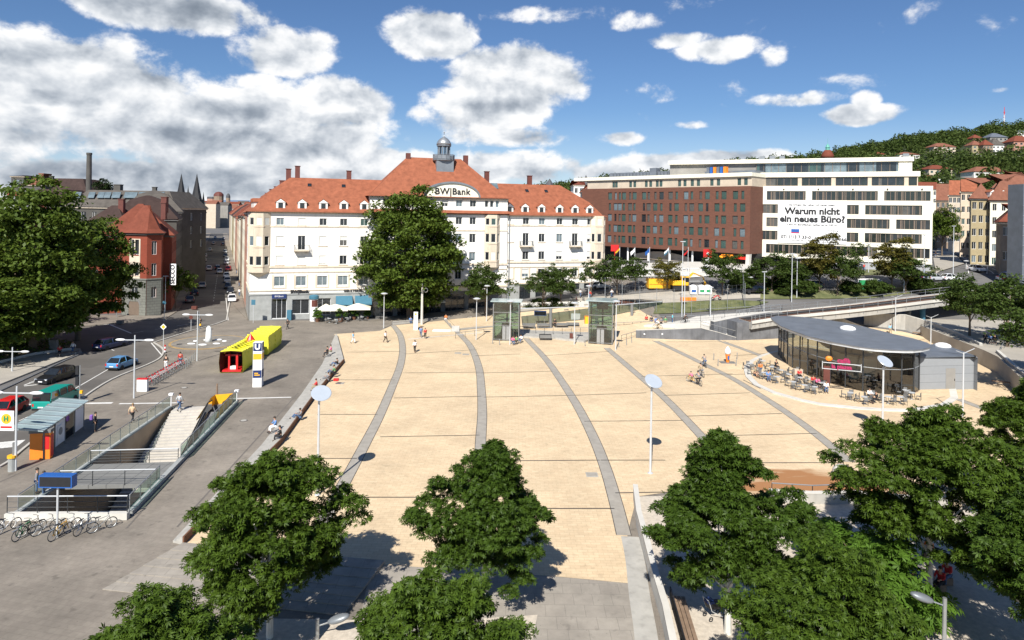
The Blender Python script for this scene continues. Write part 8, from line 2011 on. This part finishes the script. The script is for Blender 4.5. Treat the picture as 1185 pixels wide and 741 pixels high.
pose('ride',(0,-.25,.93),(0,.0,1.27),(0,.12,1.58),sh=((-.19,.02,1.36),(.19,.02,1.36)),el=((-.24,.2,1.17),(.24,.2,1.17)),wr=((-.2,.32,1.06),(.2,.32,1.06)),hip=((-.09,-.22,.9),(.09,-.22,.9)),kn=((-.12,.16,.72),(.12,.06,.58)),an=((-.12,-.1,.36),(.12,-.02,.2)),toe=((-.13,.05,.3),(.13,.12,.14)))
for n_,c_ in (('c_tan',(.55,.40,.25)),('c_blue',(.12,.25,.5)),('c_sky',(.25,.5,.7)),('c_black',(.02,.02,.022)),('c_grey',(.2,.2,.21)),('c_red',(.5,.03,.03)),('c_pink',(.75,.15,.3)),('c_orange',(.7,.2,.04)),('c_green',(.1,.3,.12)),('c_jeans',(.07,.12,.22)),('c_khaki',(.3,.25,.16)),('c_purple',(.2,.1,.4)),('c_turq',(.1,.55,.65))): mat(n_,c_,.85,.1,3)
# striped shirt
sm,nt_,p_,o_ = nodes('c_stripe'); wv = nt_.nodes.new('ShaderNodeTexWave'); wv.bands_direction = 'Z'; wv.inputs['Scale'].default_value = 3.2; tcn = nt_.nodes.new('ShaderNodeTexCoord'); nt_.links.new(tcn.outputs['Object'],wv.inputs[0]); crn = nt_.nodes.new('ShaderNodeValToRGB'); crn.color_ramp.interpolation = 'CONSTANT'; crn.color_ramp.elements[0].color = (.05,.08,.12,1); crn.color_ramp.elements[1].color = (.75,.76,.74,1); crn.color_ramp.elements[1].position = .5; nt_.links.new(wv.outputs[0],crn.inputs[0]); nt_.links.new(crn.outputs[0],p_.inputs['Base Color']); MATS['c_stripe'] = sm
def person(ps, loc, face, shirt, trou, label, hair='hair_dark', s=1., z=0, shoes=None, group=None, bag=None):
    """face: compass angle in degrees, 0 = away from the camera (+Y), 90 = left (-X)"""
    me = POSE[ps]; o = link('person', me[0]); o.location = Vector(loc)+Vector((0,0,z)); o.rotation_euler = (0,0,R(face)); o.scale = (s,s,s); tag(o,label,'person',group)
    for nm,mi,mt in (('shirt',1,shirt),('trousers',2,trou),('shoes',3,shoes or 'black'),('hair',4,hair),('face',5,'black')):
        c = link(nm,me[mi],o); setmat(c,0,mt)
    if bag:
        m = MB(); m.bx(-.15,.15,-.14,.1,-.22,.24); b_ = m.build('backpack',[bag],bevel=.05); hz_ = {'stand':1.3,'walk':1.28,'sit':.9,'lounge':.5,'ride':1.2}[ps]
        tag(b_,'backpack worn by the '+label,'backpack'); b_.rotation_euler = (0,0,R(face)); b_.location = o.location+Matrix.Rotation(R(face),3,'Z')@Vector((0,-.28*s,hz_*s))
    return o
P = person
P('walk',g(153,489),-5,'c_tan','c_black','grey-haired man in a tan shirt walking away left of the underpass','hair_fair')
P('walk',g(207.5,475.5),-20,'c_stripe','c_jeans','man in a striped shirt and jeans at the top of the subway stairs')
P('stand',g(110,500),-70,'c_black','c_black','person in black with a purple backpack behind the bus shelter',bag='c_purple')
P('stand',g(46.5,528.5),-80,'c_black','c_black','person in dark clothes using the orange ticket machine','hair_fair',shoes='white')
P('stand',g(42.5,571),-60,'c_grey','c_jeans','man in grey hugging a woman behind the blue display')
P('stand',g(50.5,573),100,'c_turq','c_jeans','dark-haired woman in turquoise embracing the man in grey',s=.94)
P('walk',g(84.5,410),160,'white','c_jeans','person in a white top at the kerb end of the planting bed')
P('sit',g(69,411,.14),-150,'c_red','c_black','person in red sitting at the planting bed wall')
P('stand',g(192,427),10,'c_black','white','person in a dark top and pale trousers among the rental bicycles')
P('stand',g(208.5,423.5),30,'c_red','c_jeans','person in a red shirt at the far end of the rental bicycles')
P('walk',g(333,381),150,'c_black','c_black','person in black walking in front of the bank door')
P('walk',g(408.5,397.5),-100,'c_sky','white','person in sky blue and white crossing the upper plaza')
P('walk',g(446,396.5),-120,'white','c_black','person in a white shirt and dark trousers below the slim lamp')
P('walk',g(480,408),180,'white','c_black','man in white shirt and dark waistcoat walking towards the camera',bag='c_black')
P('walk',g(487,390.5),-170,'c_blue','c_jeans','man in blue walking beside the woman in dark by the mast')
P('walk',g(492,392),-170,'c_red','c_black','woman in dark red walking right of the man in blue',s=.95)
P('walk',g(236,384),-30,'c_black','c_black','person in black at the traffic light by the fountain') if False else None
P('stand',g(231,379),20,'c_black','c_black','person in black waiting at the fountain traffic light')
P('walk',g(288,356),170,'c_orange','c_khaki','person in orange on the pavement at the bank corner')
for k,(px,py,c1,lb) in enumerate(((277,343,'white','person in white strolling up the sunny side pavement'),(281,337,'c_black','person in black on the sunny side pavement'),(284,343,'c_red','person in red near the bank side wall'),(277,332,'c_black','dark figure far up the side pavement'),(279,326,'c_grey','grey figure further up the side pavement'),(274,317,'c_black','farthest dark figure on the side pavement'))): P('walk',g(px,py,.12),(-1)**k*20+(180 if k%2 else 0),c1,'c_jeans',lb)
gse = 'people sitting along the plaza edge'
for px,py,ps,f,c1,c2,lb in ((383,410,'sit',100,'c_pink','c_khaki','woman in pink, uppermost of the seated row'),(379,412,'sit',110,'c_black','c_black','person in black beside the woman in pink'),(389,423,'lounge',95,'c_black','c_jeans','man in black lounging below the pair'),(385,432,'lounge',100,'c_grey','c_jeans','person in grey in the middle of the seated row'),(387,435,'sit',80,'c_green','c_black','person in green next to the grey one'),(379,440,'lounge',100,'c_grey','c_grey','person in pale grey lying back over a red bag'),(366,452,'sit',110,'c_red','c_khaki','red-haired person hidden behind the lamp disc'),(346,484,'lounge',120,'c_grey','c_jeans','man in grey reclining alone in the middle of the steps'),(318,499,'sit',130,'c_blue','white','person in navy and white above the lowest sitter'),(324,510,'sit',110,'c_black','c_black','person in black, lowest of the seated row')):
    P(ps,g(px,py,.27),f,c1,c2,lb,group=gse,z=-.05 if ps == 'sit' else .0)
p = g(389,441,.42); m = MB(); m.bx(-.3,.3,-.18,.18,0,.3); o = m.build('red_bag',['red'],bevel=.05); o.location = p; tag(o,'red bag beside the person lying back on the steps','bag')
P('sit',g(516,372),170,'c_orange','white','person in orange and white sitting on the low wall by the white slab')
P('sit',g(475,375),200,'c_blue','c_jeans','person in blue sitting in the shade left of the totem')
P('stand',g(642,380,.32),160,'c_black','c_black','person in black leaning by the left canopy column')
P('sit',g(593.5,399),200,'c_pink','c_jeans','person in pink squatting in front of the left lift')
P('sit',g(597.5,398.5),170,'c_green','c_black','person in green beside the one in pink at the lift')
P('sit',g(603,397),150,'white','c_jeans','person in white at the right foot of the left lift')
P('stand',g(725,371,.3),200,'c_khaki','c_khaki','person in khaki behind the right canopy column')
gw = 'people waiting on the ramp'
for px,py,z_,c1,c2,lb in ((748,376,.6,'c_red','c_black','person in dark red, leftmost of the waiting group'),(754,377,.6,'c_black','c_jeans','person in black second in the waiting group'),(759,378,.6,'c_blue','c_jeans','person in blue in the waiting group'),(765,379,.7,'c_grey','c_black','person in grey in the waiting group'),(770,378,.7,'c_green','c_khaki','person in green, rightmost of the waiting group')): P('stand',g(px,py,z_),160,c1,c2,lb,group=gw)
def cyclist(px,py,z_,face,c1,c2,lb,fm='yellow_sign',s=1.):
    p = g(px,py,z_); P('ride',p,face,c1,c2,'cyclist '+lb,s=s); bike(p,R(face+90),'bicycle ridden by the cyclist '+lb,'ridden bicycles',fm)
cyclist(761,381,.9,60,'white','c_khaki','in white on a yellow bicycle below the waiting group')
cyclist(793,375,1.4,-80,'c_black','c_black','in black at the top of the ramp','metal')
P('stand',g(778,374.5,1.2),-90,'c_turq','c_jeans','person in turquoise near the top of the ramp')
cyclist(800,443,0,30,'c_pink','c_khaki','child in pink on a yellow bicycle',s=.8)
cyclist(808,446,0,15,'c_grey','c_black','in grey, nearest of the cycling family','metal_dark')
cyclist(811,436,0,15,'c_khaki','c_grey','in khaki behind the nearest one','metal')
cyclist(815,425,0,5,'c_grey','c_jeans','in grey farthest up the plaza','metal_dark')
gcf = 'guests on the cafe terrace'
for px,py,f,c1,c2,lb in ((874,436,200,'c_khaki','skin','woman in a light top at the terrace tip'),(889,441,170,'c_blue','c_jeans','man in bright blue seen from behind at the cafe'),(880,431,150,'c_orange','c_jeans','person in orange further back on the cafe terrace'),(898,428,200,'c_black','c_black','person in black near the first cafe columns'),(925,439,180,'c_red','c_black','woman in red before the second glass bay'),(941,447,170,'c_red','c_black','person in dark red beside the woman in pink'),(946,449,190,'c_pink','c_black','woman in pink left of the cafe entrance'),(956,454,160,'white','c_jeans','person in white at the left post of the entrance'),(1006,463,190,'white','c_black','man in a white shirt right of the entrance'),(1014,467,100,'c_black','c_black','person in black opposite the man in the white shirt')):
    P('sit',g(px,py,PZ),f,c1,c2,lb,group=gcf)
P('walk',gt(1030,387),170,'c_sky','c_khaki','man in light blue walking behind the cafe roof')
for px,py,lb,c1 in ((1140,396,'left of the three dark figures sitting under the park trees','c_black'),(1146,397,'middle of the three dark figures under the park trees','c_blue'),(1151,397.5,'right of the three dark figures under the park trees','c_black')): P('sit',g(px,py,2.2),150,c1,'c_black',lb)
for px,py,c1,c2,lb in ((1058,676,'c_blue','c_jeans','person in blue sitting left of the big white trunk'),(1088,684,'c_red','c_black','person in red sitting right of the big white trunk'),(1096,676,'c_red','c_jeans','second person in red in the shade of the big tree'),(1075,648,'c_orange','c_black','person in orange further back in the shade')): P('sit',g(px,py),120,c1,c2,lb)
for k,(px,py) in enumerate(((1058,676),(1088,684),(1096,676),(1075,648))): boxthing('low_stool',['stool under the person in blue in the tree shade','stool under the nearest person in red','stool under the second person in red','stool under the person in orange'][k],'stool',px,py,(.45,.4,.4),'wood')
p = g(1120,650); m = MB(); m.bx(-.9,.9,-.5,.5,.02,.1); o = m.build('blanket',['awning_blue'],bevel=.02); o.location = p; o.rotation_euler = (0,0,.4); tag(o,'blue blanket on the gravel beyond the big white trunk','blanket')
for px,py,c1,lb in ((1000,315,'c_red','person in dark red on the lawn before the office'),(1069,317,'c_black','person at the right end of the office lawn'),(1083,298,'c_black','dark figure on the pavement right of the office'),(672,345,'white','person in white between the bank trees'),(683,347,'c_red','person in red at the right corner of the bank'),(708,345,'white','person in white under the bushy tree')): P('walk',gt(px,py)+Vector((0,0,.1)),rnd.uniform(0,360),c1,'c_jeans',lb)
# ================================================================ CAMERA, LIGHT, SKY
cam = bpy.data.cameras.new('camera'); co = bpy.data.objects.new('camera', cam); COL.objects.link(co)
cam.sensor_width = 36; cam.lens = F/1185*36; cam.clip_end = 20000; cam.clip_start = .5
cam.shift_y = -(370.5-CY)/1185
co.matrix_world = Matrix.Translation((0,0,EYE)) @ Matrix.Rotation(R(90),4,'X') @ Matrix.Rotation(ROLL,4,'Z')
scn.camera = co
SEL = R(43.5); sdx, sdy = .227, .974
sd_ = Vector((sdx*math.cos(SEL), sdy*math.cos(SEL), -math.sin(SEL)))
sl = bpy.data.lights.new('sun', 'SUN'); sl.energy = SUN_E; sl.angle = R(.5); sl.color = (1,.955,.88)
so = bpy.data.objects.new('sun', sl); COL.objects.link(so); so.rotation_euler = sd_.to_track_quat('-Z','Y').to_euler(); so.location = (0,-50,90)
w = bpy.data.worlds.new('World'); scn.world = w; w.use_nodes = True
nt = w.node_tree; nt.nodes.clear(); N = nt.nodes; L = nt.links
def nd(t, **k):
    n = N.new(t)
    for a, b in k.items(): setattr(n, a, b)
    return n
def mth(op, a, b=None, c=None, clamp=False):
    n = N.new('ShaderNodeMath'); n.operation = op; n.use_clamp = clamp
    for i, x in enumerate((a, b, c)):
        if x is None: continue
        if hasattr(x, 'is_linked') or hasattr(x, 'links'): L.new(x, n.inputs[i])
        else: n.inputs[i].default_value = x
    return n.outputs[0]
out = nd('ShaderNodeOutputWorld'); bg = nd('ShaderNodeBackground'); L.new(bg.outputs[0], out.inputs[0]); bg.inputs[1].default_value = SKY_E
sky = nd('ShaderNodeTexSky'); sky.sky_type = 'NISHITA'; sky.sun_disc = False; sky.sun_elevation = SEL; sky.sun_rotation = R(193); sky.air_density = 1.; sky.dust_density = .4; sky.ozone_density = 2.2; sky.altitude = 250
tc = nd('ShaderNodeTexCoord'); sp = nd('ShaderNodeSeparateXYZ'); L.new(tc.outputs['Generated'], sp.inputs[0])
x, y, z = sp.outputs
az = mth('ARCTAN2', x, y)
hl = mth('SQRT', mth('ADD', mth('MULTIPLY', x, x), mth('MULTIPLY', y, y)))
el = mth('ARCTAN2', z, hl)
def ae(px, py):
    u, v = ray(px, py); return math.atan2(u,1), math.atan2(v, math.hypot(u,1))
cb = nd('ShaderNodeCombineXYZ'); L.new(az, cb.inputs[0]); L.new(mth('MULTIPLY', el, 1.35), cb.inputs[1])
def fbm(scale, detail, rough, off=(0,0,0), dist=0.):
    mp = nd('ShaderNodeMapping'); mp.inputs['Location'].default_value = off; L.new(cb.outputs[0], mp.inputs[0])
    n = nd('ShaderNodeTexNoise'); n.inputs['Scale'].default_value = scale; n.inputs['Detail'].default_value = detail; n.inputs['Roughness'].default_value = rough; n.inputs['Distortion'].default_value = dist
    L.new(mp.outputs[0], n.inputs['Vector']); return n.outputs[0]
n1 = fbm(13., 9, .60, (3.1,1.7,0), .15)
n2 = fbm(4.0, 2, .5, (7.3,2.2,0))
nA = fbm(13., 4, .55, (3.1,1.7,0), .15); nB = fbm(13., 4, .55, (3.1+.010,1.7-.026,0), .15)
# (px, py, rx, ry, weight, darkness)
BL = [(200,8,130,36,1.0,.75),(330,60,75,32,.9,.15),(90,110,200,76,1.25,.2),(120,85,120,50,.9,.05),(280,150,190,62,1.25,.3),(400,118,60,36,1.15,-.25),(300,103,45,20,.8,0),(200,215,330,32,1.2,.75),
      (350,195,200,26,1.,.6),(-60,130,150,130,1.1,.35),(500,40,60,34,1.15,.2),(600,88,90,42,1.2,.05),(560,130,85,34,1.2,.1),(590,158,90,17,.9,.4),(600,192,100,24,.95,.2),(445,190,70,22,.9,.3),(470,205,160,22,.9,.35),(650,18,70,14,.48,.1),(735,26,36,14,.6,.1),(785,46,50,11,.66,.1),(830,58,56,17,.8,.2),
      (893,66,22,14,.5,.2),(745,110,42,15,.42,.25),(715,160,32,10,.72,0),(920,116,55,11,.75,.35),(1000,132,56,15,1.15,-.1),(1003,120,22,15,.9,-.2),(785,196,150,20,1.1,-.2),(855,183,90,12,.9,-.2),(700,198,80,12,.8,.1),(735,133,30,8,.4,.2),(795,145,32,6,.4,.2),
      (1155,104,20,5,.4,.4),(560,20,36,12,.3,.1)]
cb0 = nd('ShaderNodeCombineXYZ'); L.new(az, cb0.inputs[0]); L.new(el, cb0.inputs[1])
def blob(px, py, rx, ry, wt, acc, hard=.75):
    a0, e0 = ae(px,py); ra = abs(ae(px+rx,py)[0]-ae(px-rx,py)[0])/2; re = abs(ae(px,py-ry)[1]-ae(px,py+ry)[1])/2
    m = nd('ShaderNodeVectorMath', operation='MULTIPLY_ADD'); L.new(cb0.outputs[0], m.inputs[0])
    m.inputs[1].default_value = (1/ra, 1/re, 0); m.inputs[2].default_value = (-a0/ra, -e0/re, 0)
    l = nd('ShaderNodeVectorMath', operation='DOT_PRODUCT'); L.new(m.outputs[0], l.inputs[0]); L.new(m.outputs[0], l.inputs[1])
    k = mth('MULTIPLY_ADD', l.outputs['Value'], -hard*abs(wt), wt)
    return k if acc is None else mth('MAXIMUM', acc, k)
dens = None; dark = None
for (px,py,rx,ry,wt,dk) in BL: dens = blob(px,py,rx,ry,wt,dens)
dens = mth('MAXIMUM', dens, 0.)
DK = [(110,62,110,14,.4,0),(60,115,60,10,.5,0),(170,95,60,12,.45,0),(270,130,60,14,.5,0),(130,185,110,12,.6,0),(330,175,70,14,.5,0),(545,222,200,10,.3,0),(200,12,130,24,1.,.0),(190,205,330,26,.8,0),(250,165,170,22,.55,0),(90,140,110,20,.35,0),(595,122,80,10,.5,0),(520,62,40,9,.45,0),(600,158,80,9,.5,0),(400,138,60,8,.4,0),(590,203,110,10,.45,0),(905,121,52,6,.4,0),(1000,143,50,4,.35,0),(20,65,40,12,.7,0),(830,73,50,7,.35,0),(30,160,80,12,.6,0)]
for (px,py,rx,ry,wt,dk) in DK: dark = blob(px,py,rx,ry,wt,dark,.8)
dark = mth('MAXIMUM', dark, 0.)
d = mth('ADD', dens, mth('MULTIPLY', mth('SUBTRACT', n1, .5), 2.0))
d = mth('ADD', d, mth('MULTIPLY', mth('SUBTRACT', n2, .5), .7))
mask = nd('ShaderNodeMapRange', interpolation_type='SMOOTHERSTEP'); L.new(d, mask.inputs[0]); mask.inputs[1].default_value = .22; mask.inputs[2].default_value = .70
haze = nd('ShaderNodeMapRange', interpolation_type='SMOOTHSTEP'); L.new(el, haze.inputs[0]); haze.inputs[1].default_value = .16; haze.inputs[2].default_value = 0.; haze.inputs[3].default_value = 0.; haze.inputs[4].default_value = .35
rel = mth('MULTIPLY', mth('SUBTRACT', nA, nB), REL)
fine = mth('MULTIPLY', mth('SUBTRACT', n1, nA), 1.5)
thick = nd('ShaderNodeMapRange'); L.new(d, thick.inputs[0]); thick.inputs[1].default_value = .3; thick.inputs[2].default_value = 1.7; thick.inputs[3].default_value = .12; thick.inputs[4].default_value = -.16
br = mth('ADD', mth('ADD', mth('ADD', .79, rel), fine), thick.outputs[0])
br = mth('SUBTRACT', br, mth('MULTIPLY', dark, .46), clamp=True)
cr = nd('ShaderNodeValToRGB'); L.new(br, cr.inputs[0]); cr.color_ramp.interpolation = 'B_SPLINE'
e = cr.color_ramp.elements; e[0].position = .0; e[0].color = (.20,.24,.30,1); e[1].position = .95; e[1].color = (1.,1.,1.,1)
q = cr.color_ramp.elements.new(.35); q.color = (.34,.39,.46,1)
q = cr.color_ramp.elements.new(.7); q.color = (.72,.76,.81,1)
cs = nd('ShaderNodeVectorMath', operation='SCALE'); L.new(cr.outputs[0], cs.inputs[0]); cs.inputs['Scale'].default_value = CLOUD_B/SKY_E
tint = nd('ShaderNodeMix', data_type='RGBA', blend_type='MULTIPLY'); tint.inputs[0].default_value = 1.; L.new(sky.outputs[0], tint.inputs[6]); tint.inputs[7].default_value = SKY_TINT
hz = nd('ShaderNodeMix', data_type='RGBA'); L.new(haze.outputs[0], hz.inputs[0]); L.new(tint.outputs[2], hz.inputs[6]); hz.inputs[7].default_value = (.70/SKY_E*.9,.78/SKY_E*.9,.88/SKY_E*.9,1)
mx = nd('ShaderNodeMix', data_type='RGBA'); L.new(mask.outputs[0], mx.inputs[0]); L.new(hz.outputs[2], mx.inputs[6]); L.new(cs.outputs[0], mx.inputs[7])
L.new(mx.outputs[2], bg.inputs[0])
w.cycles.sampling_method = 'NONE'
cy = scn.cycles; cy.max_bounces = 6; cy.diffuse_bounces = 2; cy.glossy_bounces = 2; cy.transmission_bounces = 3; cy.transparent_max_bounces = 12
vs_ = scn.view_settings; vs_.view_transform = 'Standard'; vs_.look = 'None'; vs_.gamma = 1; vs_.use_curve_mapping = False; vs_.exposure = EXPO
